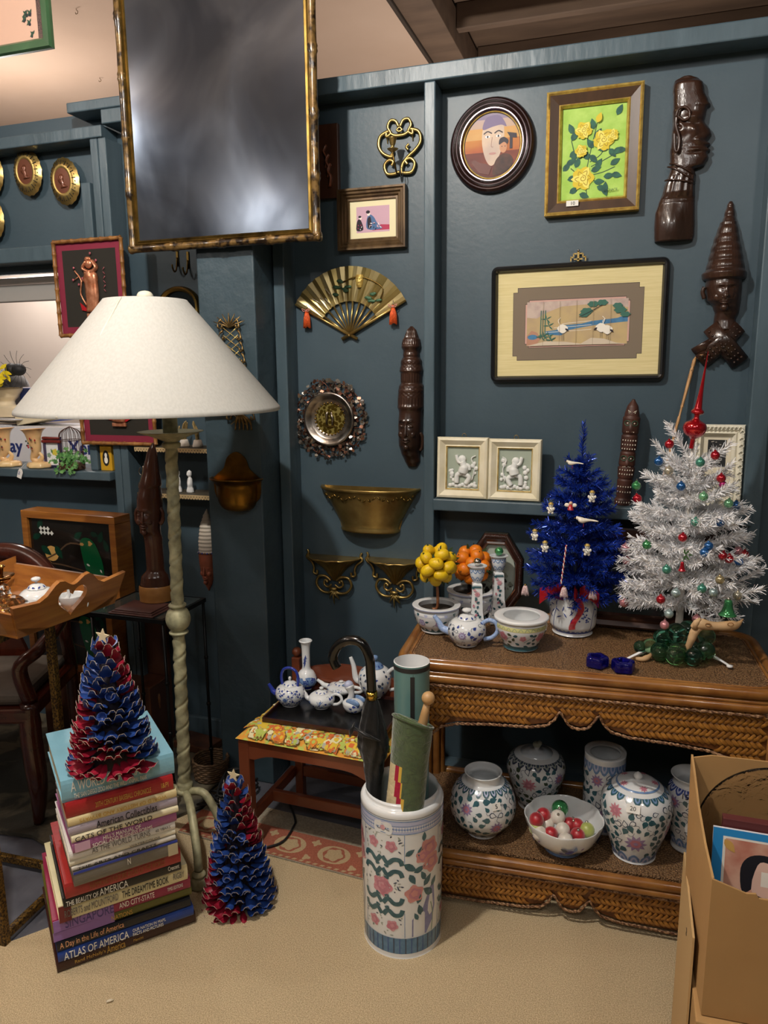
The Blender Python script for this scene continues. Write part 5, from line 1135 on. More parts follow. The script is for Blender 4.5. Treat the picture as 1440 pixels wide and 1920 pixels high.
# ================================================================ TINSEL TREES
def tinsel_branch(mb, a, b, needle, n, m, mst, R_, droop=.3, w=.0011, up=.0):
    a, b = Vector(a), Vector(b); d = b-a; L_ = d.length; dn = d.normalized(); mid = (a+b)/2+Vector((0, 0, -L_*.06+up))
    pts = smooth_path([a, mid, b], 5); mb.tube(pts, [.0016]*len(pts), mst, 4)
    u = dn.orthogonal().normalized(); v = dn.cross(u); V = []; Fs = []
    for i in range(n):
        f = (i+R_.random())/n; p = a+(b-a)*f+(mid-(a+b)/2)*(4*f*(1-f)); an = R_.uniform(0, 2*pi); sw = R_.uniform(.45, .95)
        q = (u*cos(an)+v*sin(an))*sw+dn*(1.05-sw*.35)*(.6+.5*f); l = needle*R_.uniform(.7, 1.15)*(1 if f < .93 else .8)
        e = p+q.normalized()*l; s = q.cross(Vector((R_.uniform(-1, 1), R_.uniform(-1, 1), R_.uniform(-1, 1)))).normalized()*w
        k = len(V); V += [p+s, p-s, e-s*.5, e+s*.5]; Fs.append((k, k+1, k+2, k+3))
    mb.add(V, Fs, m)
def dome_tree(mb_by, axis0, axis1, whorls, needle, dens, m, mst, seed, w=.0011, gap=0.):
    """whorls: (height fraction, branch length, count, tilt)"""
    R_ = random.Random(seed); A0, A1 = Vector(axis0), Vector(axis1)
    for wi, (f, L_, n, tilt) in enumerate(whorls):
        p = A0+(A1-A0)*f; ph = R_.uniform(0, 6)
        for k in range(n):
            a = ph+2*pi*k/n+R_.uniform(-.2, .2)
            if f < .30 and abs((a+pi/2+pi) % (2*pi)-pi) < gap: continue
            l = L_*R_.uniform(.88, 1.1); tl = tilt+R_.uniform(-.15, .15); e = p+Vector((cos(a)*cos(tl), sin(a)*cos(tl), sin(tl)))*l
            tinsel_branch(mb_by, p, e, needle, int(dens*l), m, mst, R_, w=w)
            if l > .07:   # side twigs
                for s in (-1, 1):
                    q = p+(e-p)*R_.uniform(.4, .6); aa = a+s*R_.uniform(.5, .8); e2 = q+Vector((cos(aa), sin(aa), .2))*l*.38; tinsel_branch(mb_by, q, e2, needle*.9, int(dens*l*.38), m, mst, R_, w=w)
# blue tree
pp = onZ(1072, 1187, TZ); pp.y += .02; k = dim(0, pp); bz0 = zat(1072, 1112, pp)
t = thing('flower_pot', 'blue and white lobed pot with bamboo and a bird holding the blue tinsel tree', 'pot', (pp.x, pp.y, TZ)); R = 43*k; h = bz0-TZ
P_ = Pot([(0, 0), (.80*R, 0), (.82*R, .004), (.84*R, .012), (.94*R, .022), (.99*R, h*.3), (1.0*R, h*.7), (.97*R, h*.96), (.94*R, h), (.88*R, h), (.88*R, h*.6), (0, h*.5)], glz, 60)
P_.band(.010, .016, p_navy)
for q in range(7):
    th = -2.4+q*.9
    if q % 2 == 0:
        P_.stroke(th, h*.45, [(-.004, -.035), (0, 0), (.010, .038)], .0022, p_navy)
        for j in range(14): P_.leaf(th+(.004+.003*j % .02)/R*(1 if j % 2 else -1)*3, h*(.50+.027*j), .019, .0035, -.5+j*.9, p_navy)
    else:
        P_.leaf(th, h*.42, .018, .006, .3, p_navy); P_.leaf(th-.05, h*.46, .016, .005, 1.2, p_navy); P_.leaf(th+.1, h*.44, .010, .004, -.3, p_navy)
        for j in range(16): P_.stamp(blob_pts(.003, 0, 0, 4, .2, 8), th+.45+random.uniform(-.22, .22), h*random.uniform(.35, .85), p_navy)
for q in range(30): P_.stamp(blob_pts(.0045, 0, 0, 3, .3, 8, q), 2*pi*q/30, h*.14, p_navy if q % 3 else p_blue)
link_obj('pot_body', P_.mb, t)
btop = onY(1095, 795, pp.y); t = thing('tinsel_tree', 'bright blue tinsel tabletop tree standing in the blue and white pot', 'tree', (pp.x, pp.y, TZ+h*.55))
bm_ = mat('blue_tinsel', '#2448bd', .22, .35, c2='#16308c', scale=40); mst = mat('tinsel_wire', '#20304a', .5)
H0 = h*.45; dX = btop.x-pp.x; HT = btop.z-(TZ+h*.55)
mb = MB(); wh = [(.08, .125, 9, -.10), (.16, .145, 10, .0), (.25, .140, 10, .05), (.33, .130, 10, .1), (.42, .118, 9, .15), (.50, .108, 9, .2), (.57, .096, 8, .25), (.64, .084, 8, .35), (.70, .062, 7, .5), (.74, .05, 5, .8)]
dome_tree(mb, (0, 0, H0*.6), (dX, 0, HT), wh, .021, 1500, bm_, mst, 11, w=.0012)
tinsel_branch(mb, (dX*.5, 0, HT*.55), (dX, 0, HT), .019, 420, bm_, mst, random.Random(3), w=.0012); link_obj('branches', mb, t)
mb = MB(); mb.tube([(0, 0, 0.005), (0, 0, H0), (dX*.6, 0, HT*.7)], .005, mst, 8); link_obj('trunk', mb, t)
mb = MB(); rb = mat('red_organza', '#a3121c', .35, alpha=.88, spec=.6)
for (x, a, s) in ((-.062, 2.6, 1), (.05, .4, .8), (.01, 1.2, .7)):
    for q in range(3):
        P0 = Vector((x*.4, -.05, H0*1.12)); V = []
        for i in range(9):
            f = i/8; c_ = P0+Vector((x*1.1*f, -.01-.02*sin(pi*f), .02*sin(pi*f)-.015*f+q*.008)); V += [c_+Vector((0, .004*sin(i*2+q), .014*s+.004*sin(i))), c_+Vector((0, -.004*sin(i+q), -.014*s))]
        mb.add(V, [(2*i, 2*i+1, 2*i+3, 2*i+2) for i in range(8)], rb, True)
V = []
for i in range(12): f = i/11; c_ = Vector((.015+.012*sin(f*5), -R*1.02-.006, H0*1.1-.095*f)); V += [c_+Vector((-.009, .002*sin(i*2), 0)), c_+Vector((.009, -.002*sin(i), .004))]
mb.add(V, [(2*i, 2*i+1, 2*i+3, 2*i+2) for i in range(11)], rb, True); link_obj('ribbon', mb, t)
# things hanging on the blue tree
def onTree(px, py, back): return onY(px, py, pp.y-back)
dov = mat('cream_dove', '#e4dccb', .4)
for (px, py, bk, s, lb) in ((1072, 868, .062, .9, 'small cream dove perched near the top of the blue tree'), (1093, 975, .115, 1.15, 'cream dove with a long tail on the middle of the blue tree')):
    P0 = onTree(px, py, bk); t = thing('dove_ornament', lb, 'ornament', tuple(P0), group='doves on the blue tree'); mb = MB()
    mb.tube(smooth_path([(-.016*s, 0, .004*s), (-.011*s, 0, .004*s), (-.002*s, 0, -.001), (.010*s, 0, .0), (.022*s, 0, .0), (.036*s, 0, -.002)], 4), [v*s for v in (.003, .0048, .0058, .0052, .005, .0062, .0078, .0088, .0088, .0082, .007, .006, .005, .0042, .0036, .0032, .003, .0028, .0025, .002, .001)], dov, 10, flat=.8); link_obj('body', mb, t)
    mb = MB(); mb.tube([(-.016*s, 0, .004*s), (-.022*s, 0, .003*s)], [.002*s, .0004], brass_d, 6); link_obj('beak', mb, t)
    mb = MB(); mb.tube([(.002, 0, -.008*s), (.002, 0, -.018*s)], .0009, red_m, 5); link_obj('wire_foot', mb, t)
snw = mat('snow_white_resin', '#e3dfd2', .4); sbase = None
for (px, py, bk, a, lb) in ((1110, 930, .075, .1, 'tiny white snowman in a gold hat at the upper right of the blue tree'), (1022, 1024, .10, -.2, 'tiny white snowman in a gold hat at the lower left of the blue tree'), (1101, 1030, .125, .1, 'tiny white snowman in a gold hat right of the candy cord, blue tree'), (1033, 952, .09, -.15, 'tiny white snowman near the left edge of the blue tree beside the angel'), (1003, 1002, .07, -.4, 'tiny white figure half hidden at the far left of the blue tree')):
    P0 = onTree(px, py, bk)
    if sbase: clone(sbase, lb, tuple(P0), a); continue
    t = sbase = thing('snowman_ornament', lb, 'ornament', tuple(P0), a, 'white snowmen on the blue tree')
    mb = MB(); mb.ball((0, 0, -.006), .0085, snw, 12, 8); mb.ball((0, 0, .007), .0068, snw, 12, 8)
    for s in (-1, 1): mb.ball((s*.0085, -.002, -.002), .0035, snw, 8, 6, (1, .7, 1.3)); mb.ball((s*.0045, -.001, -.014), .0042, snw, 8, 6)
    link_obj('body', mb, t)
    mb = MB(); mb.lathe([(0, .016), (.0048, .0155), (.0050, .012), (.0085, .0118), (.0085, .0108), (0, .0108)], gold, 14); link_obj('hat', mb, t)
    mb = MB()
    for s in (-1, 1): mb.ball((s*.0024, -.0066, .0078), .0009, blackish, 6, 4)
    link_obj('eyes', mb, t); mb = MB(); mb.tube([(-.004, -.0075, .001), (.002, -.0090, -.006)], .0007, blackish, 5); link_obj('baton', mb, t)
P0 = onTree(1070, 948, .10); t = thing('angel_ornament', 'tiny angel in red and white among the snowmen on the blue tree', 'ornament', tuple(P0)); mb = MB(); mb.lathe([(.009, -.012), (.004, .002), (0, .004)], red_m, 12); link_obj('robe', mb, t)
mb = MB(); mb.ball((0, 0, .007), .005, mat('doll_skin', '#dcb294', .5), 10, 8); link_obj('head', mb, t); mb = MB()
for s in (-1, 1): mb.ball((s*.010, .002, .001), .008, snw, 10, 6, (.9, .3, .7))
link_obj('wings', mb, t)
a_, b_ = onTree(1062, 1022, .13), onTree(1052, 1095, .15); t = thing('candy_cord', 'red and white twisted cord hanging down the front of the blue tree', 'ornament', tuple(a_)); d_ = b_-a_
for nm, mm, ph in (('white_strand', snw, 0), ('red_strand', mat('cord_red', '#a0303a', .6), pi)):
    mb = MB(); mb.tube([d_*(i/50)+Vector((.0014*cos(ph+i*.9), .0014*sin(ph+i*.9), 0)) for i in range(51)], .0014, mm, 6); link_obj(nm, mb, t)
tsl = mat('tassel_pink', '#c9a2a4', .7, c2='#ead8d4', scale=300); tb = None
for (px, py, bk, lb) in ((985, 1097, .03, 'pink and white tassel hanging at the left edge of the blue tree'), (1058, 1100, .12, 'pink and white tassel hanging in front of the blue and white pot'), (1112, 1103, .10, 'pink and white tassel hanging at the right side of the blue and white pot')):
    P0 = onTree(px, py, bk)
    if tb: clone(tb, lb, tuple(P0)); continue
    t = tb = thing('tassel_ornament', lb, 'ornament', tuple(P0), group='pink tassels on the blue tree'); mb = MB(); mb.ball((0, 0, 0), .004, brass, 8, 6); link_obj('knot', mb, t); mb = MB()
    for q in range(22):
        an = 2*pi*q/22; mb.tube(smooth_path([(0, 0, 0), (.006*cos(an), .006*sin(an), -.006), (.011*cos(an), .011*sin(an), -.026-random.uniform(0, .006))], 3), .0011, tsl, 4)
    link_obj('fringe', mb, t)

# white tree
wp = onZ(1272, 1218, TZ); wp.y += .045; wtop = onY(1302, 800, wp.y); k = dim(0, wp)
t = thing('tinsel_tree', 'white tinsel tabletop tree covered with small coloured glass balls', 'tree', (wp.x, wp.y, TZ+.001))
wm_ = mat('white_tinsel', '#fbfbfb', .45, c2='#eeeef2', scale=60, spec=.5); wst = mat('white_wire', '#cfcac2', .5)
HT = wtop.z-TZ; dX = wtop.x-wp.x; mb = MB()
wh = [(.21, .165, 9, -.15), (.28, .185, 9, .0), (.35, .180, 9, .08), (.43, .172, 9, .12), (.50, .165, 8, .2), (.57, .160, 8, .25), (.64, .145, 8, .3), (.71, .125, 7, .45), (.78, .115, 7, .55), (.85, .10, 6, .8)]
dome_tree(mb, (0, 0, .03), (dX, 0, HT*.90), wh, .022, 1150, wm_, wst, 21, w=.0013, gap=.8)
R_ = random.Random(2)
for (f, px, py, bk) in ((.2, 1165, 1115, .12), (.2, 1350, 1165, .10), (.2, 1432, 1065, .03), (.22, 1428, 1105, .1), (.2, 1170, 1090, .02), (.2, 1240, 1130, .16), (.5, 1170, 1030, .03), (.6, 1190, 960, .0), (.7, 1210, 890, .0), (.8, 1228, 830, .0), (.85, 1255, 795, .0), (.6, 1392, 945, .03), (.7, 1372, 870, .02), (.8, 1370, 830, .0), (.45, 1400, 1010, .03), (.3, 1415, 1050, .05)):
    p0 = Vector((dX*f, 0, HT*f)); e = onY(px, py, wp.y-bk)-Vector((wp.x, wp.y, TZ)); tinsel_branch(mb, p0, e, .024, int(1150*(e-p0).length), wm_, wst, R_, w=.0013)
link_obj('branches', mb, t)
mb = MB(); mb.tube([(0, 0, .0), (0, 0, .05), (dX*.5, 0, HT*.5), (dX, 0, HT*.95)], [.011, .011, .007, .004], wst, 10); link_obj('trunk', mb, t)
for (px, py) in ((1170, 1241), (1368, 1252)):
    e = onZ(px, py, TZ)-Vector((wp.x, wp.y, TZ)); e.z = .004; mb = MB(); mb.tube([(0, 0, .03), e], [.006, .004], white_gloss, 8, flat=.5); mb.lathe([(0, -.003), (.008, -.003), (.008, .002), (0, .003)], white_gloss, 12, e)
    mb.add([(0, 0, .028), tuple(e), (e.x*.25, e.y*.25, .004), (e.x, e.y, .0035)], [(0, 1, 2)], white_gloss); link_obj('plastic_foot', mb, t)
# topper
tp = onY(1302, 806, wp.y-.01); z1 = onY(1318, 658, wp.y-.01); hh_ = (z1-tp).length; rg = mat('red_mercury_glass', '#b5121f', .08, .6, coat=1.0)
t = solo('tree_topper', MB().lathe(sprof([(.006, -.05), (.006, -.028), (.010, -.022), (.024, -.012), (.0305, .004), (.026, .018), (.012, .026), (.007, .032), (.0075, .040), (.015, .044), (.0165, .050), (.011, .056), (.0095, .062), (.0065, .09), (.0045, .12), (.0025, .16), (.0008, hh_)], 4), rg, 32), 'tall red glass finial topper on the white tree', 'tree topper', tuple(tp), 0, None, 0, .10)
ON = [(1235, 865, 'blue', 'blue glass ball sticking out at the upper left of the white tree'), (1254, 883, 'clear', 'clear silvery ball just right of the upper left blue one on the white tree'), (1313, 867, 'teal', 'teal glass ball just below the red topper'),
(1277, 912, 'blue', 'blue glass ball in the upper middle of the white tree'), (1341, 854, 'red', 'red ball in front of the white ornate frame, the highest red one'), (1352, 897, 'red', 'red ball directly above the magenta one'), (1355, 908, 'magenta', 'magenta glass ball at the upper right of the white tree'),
(1193, 911, 'green', 'green ball beside the totem pole at the left edge of the white tree'), (1195, 935, 'red', 'red ball beside the totem pole foot at the left edge of the white tree'), (1319, 931, 'palegreen', 'pale green ridged ball in the upper middle right of the white tree'), (1366, 944, 'palegreen', 'pale green ball touching the blue one at the upper right edge'),
(1380, 948, 'blue', 'blue ball at the upper right edge in front of the white ornate frame'), (1304, 979, 'teal', 'teal ball at mid height right of the trunk line of the white tree'), (1350, 979, 'blue', 'large blue ball at mid height on the right of the white tree'), (1280, 1008, 'red', 'red glass ball in the very middle of the white tree'),
(1213, 1022, 'green', 'green glass ball at mid height on the left of the white tree'), (1329, 1024, 'blue', 'upper ball of the touching blue pair on the white tree'), (1321, 1036, 'blue', 'lower ball of the touching blue pair on the white tree'), (1172, 1028, 'pink', 'upper of the two pink balls at the left edge of the white tree'), (1175, 1051, 'pink', 'lower of the two pink balls at the left edge of the white tree'),
(1355, 1042, 'red', 'leftmost red ball of the cluster at the right of the white tree'), (1367, 1048, 'red', 'front red ball in the cluster at the right of the white tree'), (1384, 1033, 'pink', 'pink ball in the cluster at the right of the white tree'), (1396, 1040, 'red', 'rightmost red ball in the cluster at the right of the white tree'), (1385, 1052, 'blue', 'blue ball under the pink one in the right hand cluster'),
(1250, 1068, 'teal', 'teal ball half hidden in needles at the lower left of the white tree'), (1350, 1087, 'gold', 'pale gold ball half hidden at the lower right of the white tree'), (1267, 1112, 'silver', 'pale silver blue ball low on the front of the white tree'), (1316, 1104, 'teal', 'bright teal ball low on the right of the trunk'), (1337, 1111, 'silver', 'silvery ball next to the low bright teal one'),
(1383, 1117, 'clear', 'clear ball above the green glass bell'), (1239, 1124, 'red', 'red ball hidden under the lowest left branch of the white tree'), (1170, 1130, 'pink', 'pink ball on the tip of the lowest left branch'), (1254, 1151, 'silver', 'silver ball hanging left of the white tree trunk'), (1246, 1172, 'pink', 'pink ball hanging lowest, left of the white tree trunk'), (1306, 1161, 'pink', 'pink ball resting on the driftwood of the glass grapes'), (1255, 833, 'red', 'small red ball deep in the top left branches of the white tree')]
protos = {}
for (px, py, cc, lb) in ON:
    f = max(0., min(1., (onY(px, py, wp.y).z-TZ)/HT)); Rt = .20*(1-f*.72) if f > .25 else .165; ax_ = wp.x+dX*f
    dx = onY(px, py, wp.y).x-ax_; bk = sqrt(max(Rt*Rt-dx*dx, 0))*.95+.018
    P0 = onY(px, py, wp.y-bk)
    if px == 1306: P0 = onY(px, py, wp.y-.10)
    r = 8.6*dim(0, P0)*(1.0 if cc != 'magenta' else .8)
    if cc not in protos: protos[cc] = link_obj('glass_ball_ornament', ornament_mb(.0125, gb[cc])); o = protos[cc]
    else: o = protos[cc].copy(); COL.objects.link(o)
    tag(place(o, tuple(P0), random.uniform(0, 6), random.uniform(-.2, .2)), lb, 'ornament', 'glass balls on the white tree'); o.scale = (r/.0125,)*3
P0 = onY(1365, 1138, wp.y-.12); t = thing('bell_ornament', 'green glass bell hanging at the lower right of the white tree', 'ornament', tuple(P0)); mb = MB()
mb.lathe(sprof([(0, .020), (.008, .019), (.0105, .012), (.012, 0), (.017, -.014), (.0225, -.020), (.0215, -.0225), (.015, -.017), (0, -.012)], 4), gb['green'], 28); link_obj('bell_body', mb, t); mb = MB(); mb.lathe([(0, .026), (.004, .0255), (.005, .019), (0, .019)], cap_m, 10); link_obj('cap', mb, t)
P0 = onY(1279, 1063, wp.y-.19); solo('bell_ornament', MB().lathe(sprof([(.001, .014), (.004, .012), (.005, .004), (.0075, -.006), (.010, -.010), (0, -.008)], 4), gb['red'], 20), 'tiny red bell in the lower middle of the white tree', 'ornament', tuple(P0))
P0 = onY(1287, 1040, wp.y-.19); mb = MB(); hol = mat('holly_green', '#3d5a35', .5)
for q in range(7): a = q*.9; mb.poly(leaf_pts(.012, .005, .0, 0, a), hol, .0004, T(.004*cos(a*2), -.001*q, .004*sin(a)))
solo('holly_sprig', mb, 'small green holly sprig in the lower middle of the white tree', 'ornament', tuple(P0))

# ---- glass grapes with driftwood
gg_m = mat('green_resin_grape', '#a9d4a6', .02, trans=.98, ior=1.42)
gg_d = mat('teal_resin_grape', '#5faa90', .02, trans=.98, ior=1.42)
P0 = onZ(1270, 1235, TZ); t = thing('grape_cluster', 'cluster of clear green resin grapes on a driftwood stem', 'decoration', (P0.x, P0.y, TZ)); k = dim(0, P0)
GR = [(1200, 1213, 12, 0, 1), (1219, 1211, 14, 0, 0), (1237, 1222, 17, -.02, 1), (1240, 1195, 15, .01, 1), (1268, 1188, 20, -.02, 1), (1290, 1180, 17, .03, 1), (1271, 1218, 16, -.035, 0), (1236, 1243, 15, -.03, 0), (1265, 1250, 18, -.045, 0), (1298, 1246, 17, -.035, 1), (1322, 1220, 18, -.01, 0), (1325, 1193, 16, .03, 0), (1298, 1215, 14, .0, 1), (1253, 1228, 14, .02, 1), (1283, 1236, 14, .01, 1), (1310, 1234, 13, .02, 1), (1252, 1209, 14, .025, 0), (1285, 1203, 14, .025, 1)]
base_g = {}
for (px, py, r, dy, dkk) in GR:
    q = onY(px, py, P0.y+dy); rr = r*k; q = Vector((q.x-P0.x, q.y-P0.y, max(q.z-TZ, rr)))
    if dkk not in base_g: base_g[dkk] = link_obj('grape', MB().ball((0, 0, 0), .02, (gg_m, gg_d)[dkk], 22, 14), t); o = base_g[dkk]
    else: o = base_g[dkk].copy(); COL.objects.link(o); o.parent = t
    o.location = q; o.scale = (rr/.02,)*3
drift = mat('driftwood', '#d4b48a', .6, c2='#a37c50', scale=18, bump=.5, stretch=(.3, 1, 1))
mb = MB(); D = lambda x, y, dy: onY(x, y, P0.y+dy)-Vector((P0.x, P0.y, TZ))
mb.tube(smooth_path([D(1286, 1222, -.03), D(1296, 1200, -.04), D(1304, 1182, -.04), D(1318, 1172, -.04)], 4), [.006, .007, .0075, .008, .009, .010, .010, .011, .011, .010, .010, .009, .008], drift, 8, flat=1.1)
mb.tube(smooth_path([D(1296, 1176, -.045), D(1312, 1170, -.042), D(1330, 1173, -.04), D(1350, 1174, -.035), D(1372, 1173, -.03), D(1384, 1170, -.025), D(1394, 1160, -.02)], 4), [.004, .007, .010, .012, .0135, .014, .0135, .0125, .0115, .011, .0105, .0105, .011, .0115, .012, .0125, .0125, .012, .011, .0095, .0075, .0055, .0035, .002, .0005], drift, 10, flat=1.05)
for a_, b_ in ((1328, 1172), (1370, 1171)): mb.tube([D(a_, b_, -.053)+Vector((.007*cos(q*.7), 0, .0045*sin(q*.7))) for q in range(9)], .0014, mat('driftwood_knot', '#8a6238', .7), 5, closed=True)
mb.tube([D(1303, 1178, -.045), D(1306, 1166, -.05), D(1313, 1160, -.045)], [.009, .008, .004], drift, 8)
link_obj('driftwood_stem', mb, t)
mb = MB(); mb.tube(smooth_path([D(1192, 1235, -.04), D(1205, 1236, -.04), D(1215, 1232, -.03), D(1225, 1225, -.01)], 4), [.004, .005, .006, .0065, .007, .0075, .008, .008, .007, .006, .006, .005, .004], drift, 8); link_obj('driftwood_end', mb, t)
# ---- cobalt flower shaped glass dishes
cob = mat('cobalt_glass', '#1a1a8f', .04, trans=.75, ior=1.5); base_c = None
for (px, py, lb) in ((1119, 1247, 'small cobalt blue scalloped glass holder, nearer the blue and white pot'), (1168, 1256, 'small cobalt blue scalloped glass holder, nearer the glass grapes')):
    P0 = onZ(px, py, TZ); k = dim(0, P0)
    if base_c: clone(base_c, lb, (P0.x, P0.y, TZ), .4); continue
    mb = MB(); R = 20*k
    mb.lathe(sprof([(0, 0), (.9*R, 0), (.98*R, .003), (R, .012), (.98*R, .022), (.86*R, .026), (.55*R, .027), (.5*R, .022), (.45*R, .010), (0, .008)], 3), cob, 60, wob=lambda a, z: 1+.09*cos(a*5)); base_c = solo('glass_candle_holder', mb, lb, 'candle holder', (P0.x, P0.y, TZ), 0, 'pair of cobalt glass holders')
# ================================================================ PORCELAIN ON THE LOWER SHELF
def pot_at(px, py, back): P0 = onZ(px, py, SZ); P0.y += back; return Vector((P0.x, P0.y, SZ-.003)), dim(0, P0)
# round vase
P0, k = pot_at(898, 1574, .05); R = 61*k; h = zat(897, 1442, P0)-SZ
t = thing('round_vase', 'globe shaped vase with teal leaves at the left of the lower shelf', 'vase', tuple(P0))
P_ = Pot([(0, 0), (.44*R, 0), (.46*R, .006), (.62*R, .05*h+.01), (.92*R, .28*h), (R, .48*h), (.90*R, .70*h), (.68*R, .84*h), (.54*R, .87*h), (.52*R, .93*h), (.54*R, .985*h), (.57*R, h), (.52*R, h), (.48*R, .94*h), (.48*R, .86*h), (.8*R, .6*h), (0, .3*h)], glz, 60)
P_.lappets(.85*h, .022, 20, p_teal, p_lav); P_.garden(.06*h, .76*h, 230, 31, (p_teal,), [(-1.9, .6*h, .019, p_lil, p_rose), (-.95, .34*h, .021, p_lil, p_rose), (.4, .6*h, .02, p_lil, p_rose), (2.3, .45*h, .02, p_lil, p_rose)], .0185); link_obj('vase_body', P_.mb, t)
mb = MB(); mb.poly(rect(.026, .02), mat('price_sticker', '#e6e4dd'), .0004); text_mb(mb, '5', .016, blackish, T(-.004, -.0006, -.005) @ FACE); a = -.95
o = link_obj('price_sticker', mb, t); o.location = (R*.93*cos(a), R*.93*sin(a), .68*h); o.rotation_euler = (.45*-1, 0, a+pi/2)
# dark lidded jar
P0, k = pot_at(990, 1520, .05); P0.y = min(P0.y, 2.17); R = 53*k; h = zat(1003, 1407, P0)-SZ
t = thing('ginger_jar', 'grey green leafed lidded jar standing at the back of the lower shelf', 'jar', (P0.x+.015, P0.y, P0.z)); P_ = Pot([(0, 0), (.55*R, 0), (.58*R, .01), (.75*R, .25*h), (.98*R, .62*h), (R, .78*h), (.85*R, .93*h), (.52*R, h), (.50*R, h*.99)], glz, 56)
P_.lappets(.955*h, .024, 18, p_dk, p_grey); P_.garden(.08*h, .85*h, 180, 33, (p_olive, p_teal), [(-1.7, .62*h, .024, p_pink, p_rose), (-.6, .7*h, .02, p_lil, p_rose), (-1.2, .2*h, .02, p_pink, p_rose), (.8, .5*h, .022, p_pink, p_rose)], .017); link_obj('jar_body', P_.mb, t)
mb = MB(); mb.lathe([(.55*R, .985*h), (.56*R, h), (.3*R, 1.03*h), (.08*R, 1.05*h), (.10*R, 1.09*h), (.05*R, 1.10*h), (0, 1.10*h)], glz2, 32); mb.ball((0, 0, 1.135*h), .013, p_grey, 10, 8, (1, .7, .8)); mb.ball((.008, 0, 1.165*h), .008, p_grey, 8, 6); link_obj('lid', mb, t)
# cylinder vase
P0, k = pot_at(1128, 1552, .03); R = 37*k; h = zat(1127, 1407, P0)-SZ
t = thing('cylinder_vase', 'tall straight cylinder vase between the grey green jar and the big lidded jar', 'vase', tuple(P0)); P_ = Pot([(0, 0), (.96*R, 0), (R, .006), (R, .5*h), (R, .985*h), (.98*R, h), (.76*R, h), (.74*R, .98*h), (.86*R, .93*h), (.86*R, .3*h), (0, .25*h)], glz, 52, smooth_k=2)
P_.lappets(.93*h, .030, 16, p_blue, p_lav); P_.lappets(.03*h, .025, 16, p_blue, p_lav, False); P_.garden(.16*h, .78*h, 170, 35, (p_teal,), [(-1.9, .72*h, .02, p_lil, p_rose), (-1.0, .45*h, .018, p_lil, p_rose), (-1.7, .25*h, .02, p_lil, p_rose)], .0185); link_obj('vase_body', P_.mb, t)
# big lidded jar marked 20
P0, k = pot_at(1188, 1618, .055); R = 63*k; h = zat(1188, 1462, P0)-SZ
t = thing('ginger_jar', 'large lidded jar with teal leaves and a pink chrysanthemum, nearest the shelf edge', 'jar', tuple(P0)); P_ = Pot([(0, 0), (.58*R, 0), (.60*R, .006), (.70*R, .15*h), (.90*R, .42*h), (R, .68*h), (.94*R, .84*h), (.72*R, .95*h), (.56*R, .985*h), (.55*R, .97*h)], glz, 64)
P_.lappets(.945*h, .020, 20, p_teal, p_blue); P_.lappets(.03*h, .030, 12, p_blue, p_lav, False); P_.garden(.16*h, .82*h, 320, 37, (p_teal,), [(-1.55, .36*h, .030, p_lil, p_rose), (-2.2, .76*h, .021, p_pink, p_rose), (-.3, .5*h, .026, p_pink, p_rose), (1.4, .5*h, .03, p_pink, p_rose)], .0195); link_obj('jar_body', P_.mb, t)
PL = Pot([(.60*R, .975*h), (.60*R, .99*h), (.45*R, 1.02*h), (.10*R, 1.035*h), (.10*R, 1.05*h), (.13*R, 1.08*h), (.10*R, 1.11*h), (.02*R, 1.135*h), (0, 1.14*h)], glz, 40); PL.band(.985*h, 1.0*h, p_blue)
for q in range(5): PL.flower(q*1.26, 1.017*h, .012, p_pink, p_rose, 8)
link_obj('lid', PL.mb, t)
mb = MB(); mb.poly(rect(.034, .022), mat('price_sticker', '#e6e4dd'), .0004); text_mb(mb, '20', .016, blackish, T(-.009, -.0006, -.005) @ FACE); o = link_obj('price_sticker', mb, t); a = -1.68; o.location = (R*.955*cos(a), R*.955*sin(a), .855*h); o.rotation_euler = (-.60, 0, a+pi/2)
# vase marked 15
P0, k = pot_at(1290, 1600, .04); R = 41*k; h = zat(1297, 1450, P0)-SZ
t = thing('baluster_vase', 'wide mouthed vase priced 15 partly hidden by the cardboard box', 'vase', tuple(P0)); P_ = Pot([(0, 0), (.68*R, 0), (.70*R, .012), (.72*R, .10*h), (.90*R, .45*h), (R, .68*h), (.96*R, .82*h), (.74*R, .90*h), (.72*R, .94*h), (.86*R, .985*h), (.90*R, h), (.84*R, h), (.64*R, .93*h), (.62*R, .86*h), (.8*R, .6*h), (0, .3*h)], glz, 56)
P_.lappets(.88*h, .022, 14, p_navy, p_lav); P_.lappets(.09*h, .026, 12, p_blue, p_lav, False); P_.garden(.20*h, .76*h, 180, 39, (p_teal,), [(-1.3, .50*h, .023, p_lil, p_rose), (-2.4, .7*h, .02, p_lil, p_rose), (.4, .5*h, .024, p_pink, p_rose)], .0185); link_obj('vase_body', P_.mb, t)
mb = MB(); text_mb(mb, '15', .022, blackish, FACE); o = link_obj('price_mark', mb, t); a = -1.95; o.location = (R*1.0*cos(a)-.008, R*1.0*sin(a)-.001, .80*h); o.rotation_euler = (-.15, 0, a+pi/2+.1)
